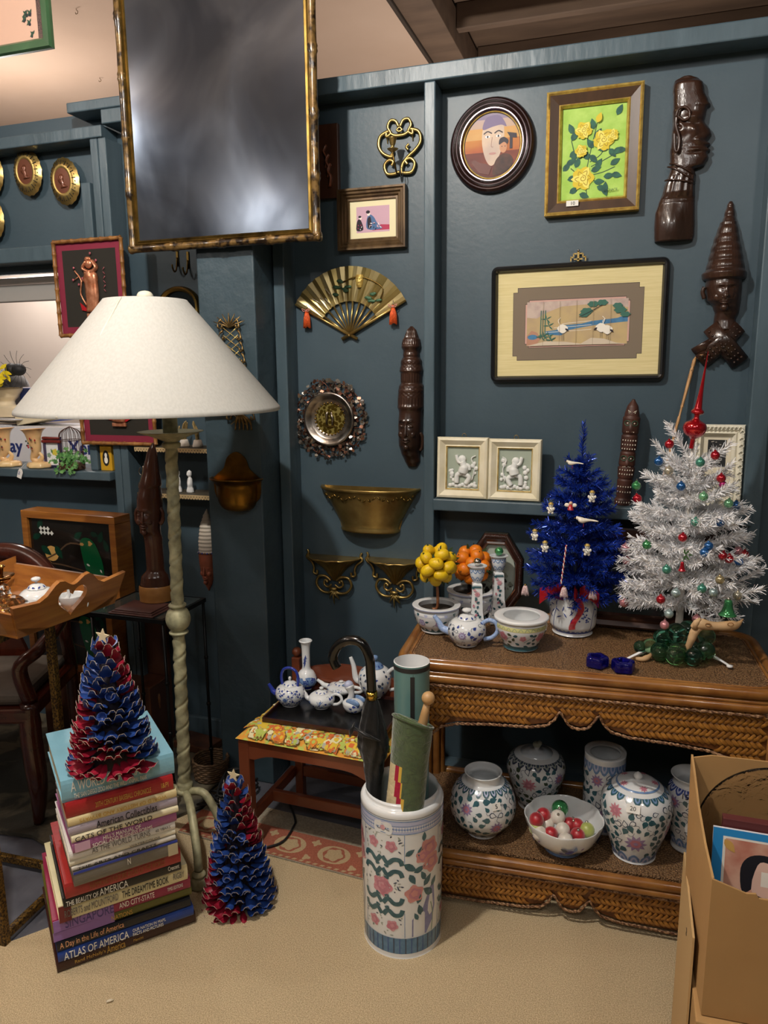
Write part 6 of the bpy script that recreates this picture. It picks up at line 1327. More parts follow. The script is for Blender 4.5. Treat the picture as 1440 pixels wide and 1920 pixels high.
# scalloped bowl with satin balls
P0, k = pot_at(1052, 1606, .05); R = 71*k; h = (zat(1050, 1538, P0)-SZ)*1.2
t = thing('scalloped_bowl', 'white scalloped porcelain bowl with blue flowers holding satin balls', 'bowl', tuple(P0)); mb = MB()
wob = lambda a, z: 1+(.045*abs(cos(a*4))-.02)*min(1, max(0, z/h))
pr_ = sprof([(0, .006), (.46*R, .0), (.48*R, .008), (.46*R, .014), (.78*R, .38*h), (.93*R, .70*h), (R, h), (.97*R, h), (.89*R, .70*h), (.73*R, .40*h), (.3*R, .022), (0, .02)], 4)
mb.lathe(pr_, glz, 64, wob=wob); P_ = Pot.__new__(Pot); P_.mb = mb; P_.b = (0, 0, 0); P_.sx = P_.sy = 1.0; P_.pr = pr_; P_.S = [0.]
for a, b in zip(pr_, pr_[1:]): P_.S.append(P_.S[-1]+sqrt((a[0]-b[0])**2+(a[1]-b[1])**2))
for q in range(5):
    th = -2.5+q*1.2
    for (u, v, l, a, m_) in ((0, 0, .026, .5, p_navy), (.012, .012, .018, 1.5, p_blue), (-.014, .006, .020, 2.6, p_dk), (-.02, -.008, .014, 0, p_navy), (.02, -.006, .014, -.4, p_dk), (.03, .01, .01, .7, p_lil)): P_.leaf(th+u/.09, h*.55+v, l*1.2, l*.6, a, m_, .0045)
P_.band(.002, .008, p_blue, .0012); link_obj('bowl_body', mb, t)
sat = {n: mat('satin_'+n, c, .38, 0, sheen=.5, c2=c2, scale=60, spec=.7) for n, c, c2 in (('red', '#b01222', '#8c0e1c'), ('pearl', '#ded8cc', '#cfc8ba'), ('lime', '#aeb862', '#9aa552'))}; sp = {}
SB = [(1006, 1537, 'red', 'red satin ball at the left back of the bowl'), (1019, 1528, 'red', 'red satin ball touching the leftmost one'), (1004, 1553, 'lime', 'lime satin ball at the left front rim of the bowl'), (1026, 1545, 'pearl', 'pearl satin ball in the left half of the bowl'), (1012, 1563, 'pearl', 'pearl satin ball low at the front left rim of the bowl'), (1046, 1532, 'pearl', 'pearl satin ball on top of the heap in front of the green glass ball'), (1033, 1564, 'red', 'red satin ball at the front centre of the bowl'), (1055, 1556, 'pearl', 'pearl satin ball at the centre right of the bowl'),
      (1068, 1546, 'red', 'red satin ball behind the centre right pearl one'), (1082, 1548, 'red', 'red satin ball at the right back of the bowl'), (1083, 1566, 'red', 'red satin ball at the right front rim of the bowl'), (1101, 1556, 'lime', 'lime satin ball at the right rim of the bowl'), (1060, 1576, 'pearl', 'pearl satin ball lowest at the front rim of the bowl'), (1050, 1516, 'green', 'dark green glass ball at the back of the bowl')]
for i, (px, py, cc, lb) in enumerate(SB):
    zz = h*.78+(.022 if py < 1545 else .0 if py < 1560 else -.006); Q = onZ(px, py, SZ+zz); r = (13.5 if cc != 'green' else 16)*k
    d = Vector((Q.x-P0.x, Q.y-P0.y)); 
    if d.length > .80*R: d *= .80*R/d.length
    if cc not in sp:
        mb = MB(); mb.ball((0, 0, 0), .02, sat.get(cc, gb['green']), 20, 12); mb.lathe([(0, .0235), (.0035, .023), (.004, .0195)], cap_m, 8); sp[cc] = o = link_obj('satin_ball' if cc != 'green' else 'glass_ball_ornament', mb)
    else: o = sp[cc].copy(); COL.objects.link(o)
    tag(place(o, (P0.x+d.x, P0.y+d.y, SZ+zz), random.uniform(0, 6), random.uniform(-1.2, 1.2), random.uniform(-1, 1)), lb, 'ornament', 'satin balls in the bowl'); o.scale = (r/.02,)*3

# ================================================================ UMBRELLA STAND AND WHAT IT HOLDS
UX, UY = -.522, 1.708; UZ = zat(755, 1482, (UX, UY)); k = dim(0, (UX, UY, .3)); R = 75.5*k; h = UZ
t = thing('umbrella_stand', 'tall round porcelain umbrella stand with pink peonies and teal scrolls', 'umbrella stand', (UX, UY, .001))
P_ = Pot([(0, .0), (.94*R, 0), (.97*R, .006), (.965*R, .02), (R*.97, .1*h), (R, .5*h), (1.01*R, .9*h), (1.02*R, .97*h), (1.0*R, .99*h), (.955*R, h), (.90*R, .995*h), (.885*R, .97*h), (.885*R, .1*h), (0, .06*h)], glz, 80, smooth_k=3)
cth = -1.78
P_.band(.045*h, .155*h, mat('paint_steel_blue', '#5f87a6', .25, coat=.5, c2='#4f7698', scale=60)); P_.band(.865*h, .945*h, p_lav, .0005, 64); P_.band(.943*h, .949*h, p_blue, .0008, 64); P_.band(.862*h, .867*h, p_blue, .0008, 64); P_.band(.915*h, .918*h, p_blue, .0009, 64); P_.band(.957*h, .960*h, p_dk, .0006, 64); P_.band(.155*h, .160*h, glz2, .0009)
for q in range(42): P_.stroke(2*pi*q/42, .10*h, [(0, -.022), (0, .022)], .0016 if q % 2 else .0028, p_navy if q % 2 else p_dk, .0009)
for q in range(96):
    a = 2*pi*q/96
    for z, m_ in ((.905, glz), (.885, glz), (.895, p_blue)): P_.stamp([(-.0028, 0), (0, .0026), (.0028, 0), (0, -.0026)], a+(.03 if z == .895 else 0), z*h, m_, .001)
for face in range(3):
    c_ = cth+face*2*pi/3
    P_.stamp(rrect(.050, .034, .009, 3), c_+.04, .895*h, glz, .0014); P_.stamp(blob_pts(.007, 0, 0, 5, .2, 12), c_+.04, .897*h, p_pink, .0018); P_.stroke(c_+.04, .895*h, [(-.018, .0), (-.01, -.004), (0, .002), (.01, -.003), (.018, -.005)], .0016, p_dk, .0017)
    for s in (-1, 1): P_.stroke(c_+s*.56, .51*h, [(0, -.35*h), (0, .35*h)], .0016, p_blue)
    P_.peony(c_, .50*h, .027, p_pink, p_rose, .3)
    for s in (-1, 1):
        P_.peony(c_+s*.24, .78*h, .015, p_pink, p_rose, s); P_.peony(c_+s*.25, .24*h, .015, p_pink, p_rose, s)
        for (z, f) in ((.68, 1), (.60, 1), (.41, -1), (.33, -1)):
            P_.stroke(c_+s*.02, z*h, [(0, .01*f), (s*.014, -.006*f), (s*.030, .006*f), (s*.046, .004*f), (s*.052, -.010*f)], .012, p_teal, .0007, 4); P_.stroke(c_+s*.03, z*h, [(s*.004, -.012*f), (s*.013, -.016*f), (s*.012, -.008*f)], .006, p_teal, .0008)
        for z in (.57, .44): P_.stamp(leaf_pts(.022, .007, 0, -.011, pi/2, 4), c_+s*.06, z*h, p_grey, .0006)
    Rr_ = random.Random(face)
    for q in range(190):
        u_, z = Rr_.uniform(-.53, .53), Rr_.uniform(.17, .85)
        if abs(u_) < .3 and .42 < z < .58: continue
        if abs(abs(u_)-.24) < .19 and (.74 < z < .82 or .20 < z < .28): continue
        if .30 < z < .46 or .56 < z < .72:
            if abs(u_) < .5: continue
        P_.leaf(c_+u_, z*h, Rr_.uniform(.005, .012), .004, Rr_.uniform(0, 6), p_grey if q % 3 else p_dk, .0004)
    d_ = c_+pi/3    # open panels with branches of peonies and a lavender rock
    for (u_, z, r) in ((.15, .74, .028), (.22, .64, .026), (-.05, .70, .018), (-.25, .46, .024)): P_.peony(d_+u_, z*h, r, p_pink if face else mat('paint_coral', '#cf8f8c', .25, coat=.5), p_rose, u_*9)
    for (u_, z, l, a) in ((-.1, .74, .03, 1.2), (-.12, .62, .034, .4), (-.02, .57, .03, 2), (.1, .53, .036, .9), (.12, .45, .04, 2.4), (-.12, .42, .03, 1.2), (-.10, .34, .034, 1.8), (.0, .83, .026, 1.5), (-.35, .64, .04, -.6), (-.3, .56, .034, -1.1), (-.36, .74, .03, .6), (-.2, .30, .024, 2), (.3, .5, .03, 1)): P_.leaf(d_+u_, z*h, l, l*.5, a, p_teal)
    P_.stamp([(-.03, -.05), (-.03, 0), (.0, .03), (.02, .08), (.035, .09), (.04, .02), (.03, -.02), (.01, -.05)], d_-.02, .28*h, mat('paint_rock', '#8b8db8', .25, coat=.5, c2='#777aa8', scale=50), .0006); P_.stamp(ell(.004, .009, 10), d_-.04, .30*h, glz, .001); P_.stroke(d_+.25, .27*h, [(0, -.05), (.004, 0), (-.004, .04)], .003, p_green)
link_obj('stand_body', P_.mb, t)
# teal rolled tube
tq = mat('teal_ceramic', '#5f8583', .35, coat=.3, c2='#6b908c', scale=12, stretch=(1, 1, .15)); bk2 = mat('charcoal_stripe', '#2b2b2b', .45)
CY = UY+.035; Q = onY(779, 1240, CY); k = dim(0, Q); R2 = 34*k; zt2 = Q.z
t = thing('tall_cylinder', 'teal cylinder with white inside and charcoal stripes standing in the umbrella stand', 'vase', (Q.x-.01, CY, .035)); H2_ = zt2-.035; mb = MB()
mb.lathe([(0, 0), (R2*.9, 0), (R2*.96, H2_*.5), (R2, H2_)], tq, 48); mb.lathe([(R2, H2_), (R2*.95, H2_+.001)], white_gloss, 48); mb.lathe([(R2*.95, H2_+.001), (R2*.9, H2_*.5), (R2*.86, .02), (0, .01)], white_gloss, 48)
PT = Pot.__new__(Pot); PT.mb = mb; PT.b = (0, 0, 0); PT.sx = PT.sy = 1.; PT.pr = [(R2*.9, 0), (R2*.96, H2_*.5), (R2, H2_)]; PT.S = [0, H2_*.5, H2_]
PT.band(H2_-.016, H2_-.004, bk2, .0006); PT.stroke(-1.25, H2_-.10, [(0, -.25), (0, .075)], .011, bk2); PT.stroke(-.75, H2_-.024, [(-.022, 0), (.03, .0)], .010, bk2); link_obj('tube_wall', mb, t)
# umbrella
Uy = UY-.015; um = mat('black_nylon', '#0c0d0f', .38, sheen=.2, bump=1.0, bscale=26); uh = mat('black_handle', '#0b0a09', .22, coat=.6)
UQ = lambda x, y: onY(x, y, Uy)
b0_ = UQ(697, 1300); t = thing('umbrella', 'folded black umbrella with a crook handle and gold collar in the porcelain stand', 'umbrella', (b0_.x, b0_.y, b0_.z)); W_ = lambda x, y, dy=0: UQ(x, y)+Vector((0, dy, 0))-b0_
mb = MB(); mb.tube(smooth_path([W_(697, 1296), W_(695, 1262), W_(692, 1232), W_(678, 1206), W_(656, 1200), W_(634, 1210), W_(624, 1232), W_(632, 1252)], 5), .0125, uh, 14); link_obj('crook_handle', mb, t)
mb = MB(); mb.tube([W_(697, 1296), W_(697, 1310)], .0145, mat('polished_gold', '#c9a44a', .2, 1.0), 16); link_obj('collar', mb, t)
mb = MB(); rs = [.014, .022, .028, .034, .040, .040, .033, .027, .028, .024, .018]; zz = [0, -.02, -.045, -.075, -.11, -.14, -.165, -.185, -.20, -.235, -.30]; vs = []
dn = W_(702, 1480)-W_(697, 1308); e0_ = W_(697, 1308)
for j, (r, z) in enumerate(zip(rs, zz)):
    c_ = e0_+dn*(z/-.30)*1.15
    for i in range(36): a = 2*pi*i/36; q = r*.92*(1+.16*sin(a*8+j*1.1)*(1 if j < 9 else .4)); vs.append((c_.x+q*cos(a), c_.y+q*.8*sin(a), c_.z))
mb.add(vs, [(j*36+i, j*36+(i+1) % 36, (j+1)*36+(i+1) % 36, (j+1)*36+i) for j in range(len(rs)-1) for i in range(36)], um, True)
for (x, y, x2, y2) in ((672, 1345, 664, 1372), (668, 1352, 720, 1380)): mb.tube([W_(x, y, -.03), W_((x+x2)/2, (y+y2)/2, -.038), W_(x2, y2, -.03)], [.002, .006, .002], um, 6)
link_obj('folded_canopy', mb, t); mb = MB(); mb.tube([e0_+dn, Vector((e0_.x+dn.x*1.1, e0_.y, .05-b0_.z))], .005, blackish, 8); link_obj('shaft', mb, t)
# quilted roll
qg = mat('green_velvet', '#45592c', .8, sheen=.6, c2='#354823', scale=28, bump=1.0, bscale=36, dist=2.0); qc = mat('cream_quilting', '#d8c8a2', .85, bump=.8, bscale=60, c2='#cbb98e', scale=30); qr = mat('magenta_binding', '#a81c3c', .7, bump=.5, bscale=90); qy = mat('yellow_piping', '#d8b24a', .7); qi = mat('red_lining', '#7c2a30', .85, bump=.5, bscale=90)
Qy = UY-.055; qb, qt = onY(752, 1500, Qy), onY(772, 1352, Qy); t = thing('quilted_roll', 'rolled green velvet quilt with a cream and red border standing in the umbrella stand', 'quilt', (qb.x, qb.y, qb.z)); A_ = qt-qb; mb = MB()
n = 130; vs = []; turns = 1.75
def qpt(i, j, off=0):
    f = i/n; a = 1.3-2*pi*turns*f; f_ = j/8; r = (.050-.020*f)*(1.0+.03*sin(j))+off; c_ = A_*f_*1.0-Vector((0, 0, .10*(1-f_)))
    slant = .020*cos(a+2.2)*f_
    return (c_.x+r*cos(a)*(1.08-.0*f_), c_.y+r*sin(a)*.8, c_.z+slant)
for j in range(9):
    for i in range(n+1): vs.append(qpt(i, j))
for j in range(9):
    for i in range(n+1): vs.append(qpt(i, j, -.0055))
K = 9*(n+1); fo = [(j*(n+1)+i, (j+1)*(n+1)+i, (j+1)*(n+1)+i+1, j*(n+1)+i+1) for j in range(8) for i in range(n)]
def facem(i, j):
    f = i/n
    a = (1.3-2*pi*turns*f) % (2*pi); B = 4.75-.13*j
    if f < .56 and j < 5 and a > 2.3:
        if a < B: return qc
        if a < B+.30: return qr
        if a < B+.42: return qy
    return qg
for q, f in enumerate(fo): mb.add([vs[v] for v in f], [(0, 1, 2, 3)], facem(q % n, q//n), True)
mb.add(vs[K:], [tuple(v for v in f[::-1]) for f in fo], qi, True)
mb.add([vs[8*(n+1)+i] for i in range(n+1)]+[vs[K+8*(n+1)+i] for i in range(n+1)], [(i, i+1, n+2+i, n+1+i) for i in range(n)], qg, True); mb.fix = False
mb.tube([vs[8*(n+1)+i] for i in range(n+1)], .0035, qg, 6); mb.tube([qpt(0, j, -.002) for j in range(9)], .0045, qg, 6); link_obj('rolled_quilt', mb, t)
a, b = onY(803, 1309, Qy), onY(789, 1372, Qy); t = thing('wooden_mallet', 'pale wooden stick with a ball knob sticking out of the green quilt roll', 'stick', tuple(a)); mb = MB(); pw = mat('pale_turned_wood', '#c7a273', .4, c2='#b58d5c', scale=16, coat=.2); mb.ball((0, 0, 0), .0165, pw, 20, 12); link_obj('knob', mb, t)
mb = MB(); d_ = (b-a); mb.tube([d_*.15, d_*.4, d_*.8, d_*1.6, d_*2.3], [.008, .010, .0125, .0125, .011], pw, 12); link_obj('shaft', mb, t)

# ================================================================ CHAIR AND TEA TRAY
mah = mat('mahogany', '#80452d', .3, c2='#683420', scale=9, coat=.35, stretch=(.3, .3, 1)); CXo, CYo, SH = -1.095, 1.865, .425
t = thing('side_chair', 'low mahogany chair with a psychedelic flowered seat beside the umbrella stand', 'chair', (CXo, CYo, 0), -.03); CW, CDp = .47, .36
for (x, y, hh2) in ((0, 0, SH-.03), (CW-.035, 0, SH-.03)): link_obj('leg', MB().box(x, x+.036, y, y+.036, .0115, hh2, mah, .004), t)
for x in (.02, CW-.055): link_obj('back_post', MB().box(x, x+.03, CDp-.03, CDp, .0115, SH+.115, mah, .004).lathe([(0, .030), (.010, .029), (.017, .02), (.017, .010), (.011, .004), (.009, 0)], mah, 8, (x+.015, CDp-.015, SH+.117)), t)
mb = MB(); n = 20
for (x0, x1, y) in ((.034, CW-.034, .004),):
    xs = [x0+(x1-x0)*i/n for i in range(n+1)]; lo = [SH-.088+.020*max(0, 1-((abs(2*i/n-1)/.86)**8)) for i in range(n+1)]
    mb.add([(x, y, SH-.03) for x in xs]+[(x, y, z) for x, z in zip(xs, lo)]+[(x, y+.02, SH-.03) for x in xs]+[(x, y+.02, z) for x, z in zip(xs, lo)], [(i, n+1+i, n+2+i, i+1) for i in range(n)]+[(2*(n+1)+i, 2*(n+1)+i+1, 3*(n+1)+i+1, 3*(n+1)+i) for i in range(n)]+[(n+1+i, 3*(n+1)+i, 3*(n+1)+i+1, n+2+i) for i in range(n)], mah)
mb.box(.006, .026, .036, CDp-.03, SH-.085, SH-.03, mah).box(CW-.03, CW-.01, .036, CDp-.03, SH-.085, SH-.03, mah).box(.05, CW-.05, CDp-.025, CDp-.006, SH-.085, SH-.03, mah); link_obj('seat_rail', mb, t)
for (a, b) in (((.004+.012, .036, .12), (.016, CDp-.03, .12)), ((CW-.022, .036, .12), (CW-.022, CDp-.03, .12)), ((.022, .17, .12), (CW-.028, .17, .12)), ((.05, CDp-.018, .12), (CW-.05, CDp-.018, .12))):
    mb = MB(); a, b = Vector(a), Vector(b); dx = .009 if abs(a.x-b.x) < .01 else 0; dy = .009 if dx == 0 else 0; mb.box(min(a.x, b.x)-dx, max(a.x, b.x)+dx, min(a.y, b.y)-dy, max(a.y, b.y)+dy, .10, .138, mah, .003); link_obj('stretcher', mb, t)
mb = MB(); n = 24; z0, z1 = SH-.02, SH+.075; top_ = lambda f: z1+.035*sin(pi*f)
for y in (CDp-.028,):
    V = []
    for i in range(n+1): f = i/n; x = .05+(CW-.105)*f; V += [(x, y, z0+.02), (x, y, top_(f)), (x, y+.016, top_(f)), (x, y+.016, z0+.02)]
    mb.add(V, [(4*i+a, 4*i+(a+1) % 4, 4*i+4+(a+1) % 4, 4*i+4+a) for i in range(n) for a in range(4)]+[(0, 1, 2, 3)], mah)
    mb.box(.12, CW-.12, y-.004, y+.001, z1-.03, z1-.022, mah, .001).box(.12, CW-.12, y-.003, y+.001, z1-.05, z1-.045, mah, .001)
link_obj('backrest', mb, t)
fabs = [mat('seat_'+n_, c, .85, bump=.2, bscale=200) for n_, c in (('lime', '#b4c25c'), ('orange', '#d9822e'), ('yellow', '#d9b93c'), ('coral', '#cf6a35'), ('grey', '#a9a99a'), ('cream', '#e3dcb0'), ('line', '#7c5a30'))]
mb = MB(); N_ = 14; V = []
for j in range(N_+1):
    for i in range(N_+1):
        u_, v = i/N_*2-1, j/N_*2-1; ed = max(abs(u_), abs(v)); V.append((CW/2+u_*(CW/2+.004), CDp/2-.012+v*(CDp/2-.005), SH-.022+.034*max(0, 1-ed**6)**.45))
mb.add(V, [(j*(N_+1)+i, j*(N_+1)+i+1, (j+1)*(N_+1)+i+1, (j+1)*(N_+1)+i) for j in range(N_) for i in range(N_)], mat('seat_print', '#b4c25c', .85, c2='#dc9a3c', scale=52, lo=.42, hi=.5), True)
def seat_h(x, y): u_, v = (x-CW/2)/(CW/2+.004), (y-CDp/2+.012)/(CDp/2-.005); ed = max(abs(u_), abs(v)); return SH-.022+.034*max(0, 1-min(ed, 1)**6)**.45
R_ = random.Random(12)
for q in range(260):
    x, y = R_.uniform(.012, CW-.012), (R_.uniform(-.006, .075) if q < 200 else R_.uniform(.05, CDp-.04)); r = R_.uniform(.008, .018); mm = fabs[R_.choice((0, 0, 1, 2, 2, 3, 4, 5))]
    for (s, m_, l_) in ((1.12, fabs[6], .0008), (1, mm, .0012), (.5, fabs[R_.randrange(6)], .0016)):
        pts = blob_pts(r*s, x, y, R_.choice((4, 5, 6)), .13, 16, q); vv = [(a, b, seat_h(a, b)+l_+.0002*(q % 9)) for a, b in pts if abs(a-CW/2) < CW/2 and -.0068 < b < CDp-.02]
        if len(vv) > 5: c_ = (sum(v[0] for v in vv)/len(vv), sum(v[1] for v in vv)/len(vv)); vv.append((c_[0], c_[1], seat_h(*c_)+l_+.0002*(q % 9)+.0003)); mb.add(vv, [(i, (i+1) % (len(vv)-1), len(vv)-1) for i in range(len(vv)-1)], m_, True)
link_obj('seat_cushion', mb, t)
TZ2 = SH+.016; corner = onZ(495, 1352, TZ2); tr = mat('black_lacquer_tray', '#080707', .28, coat=.1); trr = mat('tray_rim', '#3a1a15', .3, coat=.5)
tt = thing('serving_tray', 'black lacquer tray with a red brown rim on the chair seat', 'tray', (corner.x, corner.y, TZ2), -.0); mb = MB(); TWx, TDy = .385, .25
mb.box(0, TWx, 0, TDy, 0, .004, tr); link_obj('tray_floor', mb, tt); mb = MB().box(-.004, TWx+.004, -.005, .0, 0, .014, trr, .001).box(-.004, TWx+.004, TDy, TDy+.005, 0, .014, trr, .001).box(-.005, 0, 0, TDy, 0, .014, trr, .001).box(TWx, TWx+.005, 0, TDy, 0, .014, trr, .001); link_obj('tray_rim', mb, tt)
ZT = TZ2+.005
def tray_pt(px, py): q = onZ(px, py, ZT); return Vector((q.x, q.y, ZT)), dim(0, q)
cob_g = mat('cobalt_glaze', '#1f2f8c', .15, coat=.7, c2='#2b3f9e', scale=30)
def dk1(P_, R, h): P_.garden(.1*h, .9*h, 90, 51, (p_navy,), [(-1.5, .5*h, .2*R, p_blue, p_navy)], .16*R, True, False); [P_.stroke(2*pi*q/16, (.3+.2*(q % 3))*h, [(-.2*R, 0), (0, .15*R), (.2*R, 0), (.1*R, -.12*R)], .035*R, p_navy) for q in range(16)]
P0, k = tray_pt(540, 1325); P0.y += .02; teapot('round blue and white teapot with a cobalt overhead handle, leftmost on the tray', P0, 28*k, zat(540, 1283, P0)-ZT, dk1, glz, cob_g, cob_g, overhead=True, spout_len=.8, spout_up=.8, knob=.10)
def dk2(P_, R, h): P_.garden(.15*h, .85*h, 26, 52, (p_navy, p_blue), [(-2.3, .5*h, .18*R, p_blue, p_navy)], .2*R); [P_.stroke(-1.4, .45*h, [(-.1*R+.1*q*R, -.35*R), (.02*q*R, 0), (.15*q*R, .3*R)], .04*R, p_navy) for q in (-1, 1, 2)]
P0, k = tray_pt(599, 1330); P0.y += .02; teapot('squat blue and white teapot with branch painting in the front middle of the tray', P0, 25*k, zat(599, 1298, P0)-ZT, dk2, spout_len=.7)
P0, k = tray_pt(636, 1303); P0.y += .02; teapot('low blue and white teapot behind the squat one on the tray', P0, 27*k, zat(636, 1282, P0)-ZT, dk2, spout_len=1.2, rz=-.1, hs=.9)
def dk3(P_, R, h): P_.garden(.05*h, .95*h, 70, 54, (p_blue, p_dk, p_navy), (), .2*R, False, False)
P0, k = tray_pt(700, 1308); P0.y += .02; teapot('tall spouted blue dotted teapot behind the umbrella handle', P0, 32*k, zat(700, 1250, P0)-ZT, dk3, spout_up=1.15, spout_len=.7, knob=.18, lidm=p_blue)
# bud vase
P0, k = tray_pt(572, 1293); P0.y += .015; R = 19*k; h = zat(570, 1200, P0)-ZT; t = thing('bud_vase', 'slender white bud vase with blue bamboo at the back of the tray', 'vase', tuple(P0))
P_ = Pot([(0, 0), (.55*R, 0), (.60*R, .004), (.98*R, .13*h), (R, .22*h), (.75*R, .34*h), (.42*R, .42*h), (.40*R, .6*h), (.42*R, .85*h), (.55*R, .96*h), (.66*R, .985*h), (.60*R, h), (.48*R, .99*h), (.34*R, .85*h), (.3*R, .5*h), (0, .45*h)], glz, 40); P_.band(.02*h, .10*h, cob_g)
for q in range(26): P_.stamp(blob_pts(R*.3, 0, 0, 4, .25, 10, q), 2*pi*q/26*1.0, (.14+.12*((q*7) % 5)/5)*h, p_blue if q % 3 else p_navy, .0005+.00002*q)
for q in range(5): P_.stroke(-1.5+.09*q-.2, (.55+.02*q)*h, [(0, -.10*h), (.001, .09*h)], .0014, p_navy); P_.leaf(-1.6+.1*q, (.56+.025*q)*h, .014, .003, .6+q, p_navy)
link_obj('vase_body', P_.mb, t)
# duck box
P0, k = tray_pt(658, 1338); P0.y += .02; s = 17*k; t = thing('porcelain_duck', 'small blue and white porcelain duck box at the front right of the tray', 'figurine', tuple(P0), -.2)
P_ = Pot([(0, 0), (.6*s, 0), (.9*s, .35*s), (s, .8*s), (.95*s, 1.05*s), (.6*s, 1.35*s), (0, 1.5*s)], glz, 28, sx=1.25)
P_.garden(.2*s, .95*s, 16, 61, (p_navy,), (), .35*s, False, False); link_obj('body', P_.mb, t)
mb = MB(); mb.tube(smooth_path([(-.4*s, 0, 1.2*s), (-.2*s, 0, 1.9*s), (-.35*s, 0, 2.5*s), (-.5*s, 0, 2.9*s)], 4), [.42*s, .38*s, .35*s, .34*s, .33*s, .34*s, .36*s, .4*s, .44*s, .5*s, .55*s, .55*s, .5*s], glz, 12); mb.ball((-.52*s, 0, 2.95*s), .52*s, p_lav, 14, 10); mb.tube([(-.9*s, 0, 2.85*s), (-1.4*s, 0, 2.7*s)], [.22*s, .08*s], p_blue, 8); link_obj('head', mb, t)
mb = MB()
for sg in (-1, 1): mb.ball((.35*s, sg*.62*s, 1.25*s), .75*s, p_blue, 14, 8, (1.2, .28, .6))
link_obj('wings', mb, t)
# ================================================================ CARPET AND RUGS
def flat_thing(name, pts, th, m, label, cat, z=0.0):
    return slab(name, pts, z, z+th, m, label, cat)
P_c = lambda x, y: (onZ(x, y, 0).x, onZ(x, y, 0).y)
a_, b_ = P_c(92, 1742), P_c(345, 1640)
carpet = [a_, (-2.2, .5), (-2.2, -3.2), (2.8, -3.2), (2.8, 2.38), (-.45, 2.38), (-.5, 2.0), (-1.45, 2.0), b_]
flat_thing('carpet', carpet, .006, carpet_m, 'plain beige carpet covering the floor in front of the table', 'carpet')
rugm = mat('runner_tan', '#a39a86', .95, c2='#8a8272', scale=160, bump=.5); rugr = mat('runner_rust', '#a2604a', .95, c2='#8f523f', scale=200, bump=.4); rugc = mat('runner_cream', '#b5a07c', .95, c2='#a8936f', scale=200)
q0, q1, q2 = onZ(508, 1605, .008), onZ(690, 1652, .008), onZ(520, 1522, .008)
ux = Vector((q1.x-q0.x, q1.y-q0.y, 0)).normalized(); uy = Vector((-ux.y, ux.x, 0))
t = thing('runner_rug', 'grey runner rug with a rust scroll border under the chair', 'rug', (q0.x, q0.y, .0065), atan2(ux.y, ux.x))
link_obj('rug_field', MB().box(-.35, .40, 0, .225, 0, .004, rugm), t); mb = MB().box(-.35, .40, .004, .135, .004, .0048, rugr); UPM = Matrix(((1, 0, 0, 0), (0, 0, 1, 0), (0, 1, 0, 0), (0, 0, 0, 1)))
for q in range(5):
    x = -.28+q*.155
    for pts, m_ in ((blob_pts(.048, x, .070, 2, .12, 24, 0), rugc), (blob_pts(.036, x, .070, 6, .07, 24), rugr), (blob_pts(.028, x, .070, 5, .14, 20), rugc), (blob_pts(.012, x+.078, .03, 3, .3, 14), rugc), (blob_pts(.014, x+.078, .105, 4, .3, 16), rugc)):
        mb.add([(p[0], p[1], .0049+.0002*(m_ is rugr)+.0002*(len(pts) == 20)*2) for p in pts], [tuple(range(len(pts)))], m_)
for q in range(30): mb.add([(-.34+q*.024, .006, .0052), (-.328+q*.024, .006, .0052), (-.322+q*.024, .014, .0052), (-.334+q*.024, .014, .0052)], [(0, 1, 2, 3)], rugc)
link_obj('rug_border', mb, t)
dr = mat('dark_floral_rug', '#5d5646', .95, c2='#38362f', scale=5.5, lo=.46, hi=.54, dist=.9, bump=.5, bscale=120)
r0 = [P_c(-60, 1560), P_c(60, 1575), P_c(120, 1610), P_c(190, 1600), P_c(420, 1500), (-1.35, 2.46), (-2.9, 2.46), (-2.9, 1.5)]
flat_thing('floral_rug', r0, .012, dr, 'dark floral patterned rug under the wooden armchair at the left', 'rug', .0065)
mb = MB(); mb.tube(smooth_path([onZ(495, 1590, .018), onZ(530, 1578, .018), onZ(550, 1550, .018), onZ(553, 1535, .02), onZ(540, 1500, .02)], 6), .0035, blackish, 6)
c_ = onZ(530, 1578, 0); o = solo('floor_cable', mb, 'thin black cord curling out from under the chair', 'cord')
for px, py, lb in ((200, 1880, 'tiny pale scrap of lint on the carpet near the bottom edge'), ):
    p = onZ(px, py, .007); solo('lint_scrap', MB().tube(smooth_path([(0, 0, .002), (.006, .004, .004), (.012, .010, .002)], 3), [.002, .003, .003, .0035, .003, .002, .001], mat('lint', '#e0d5bd', .9), 6), lb, 'lint', tuple(p))

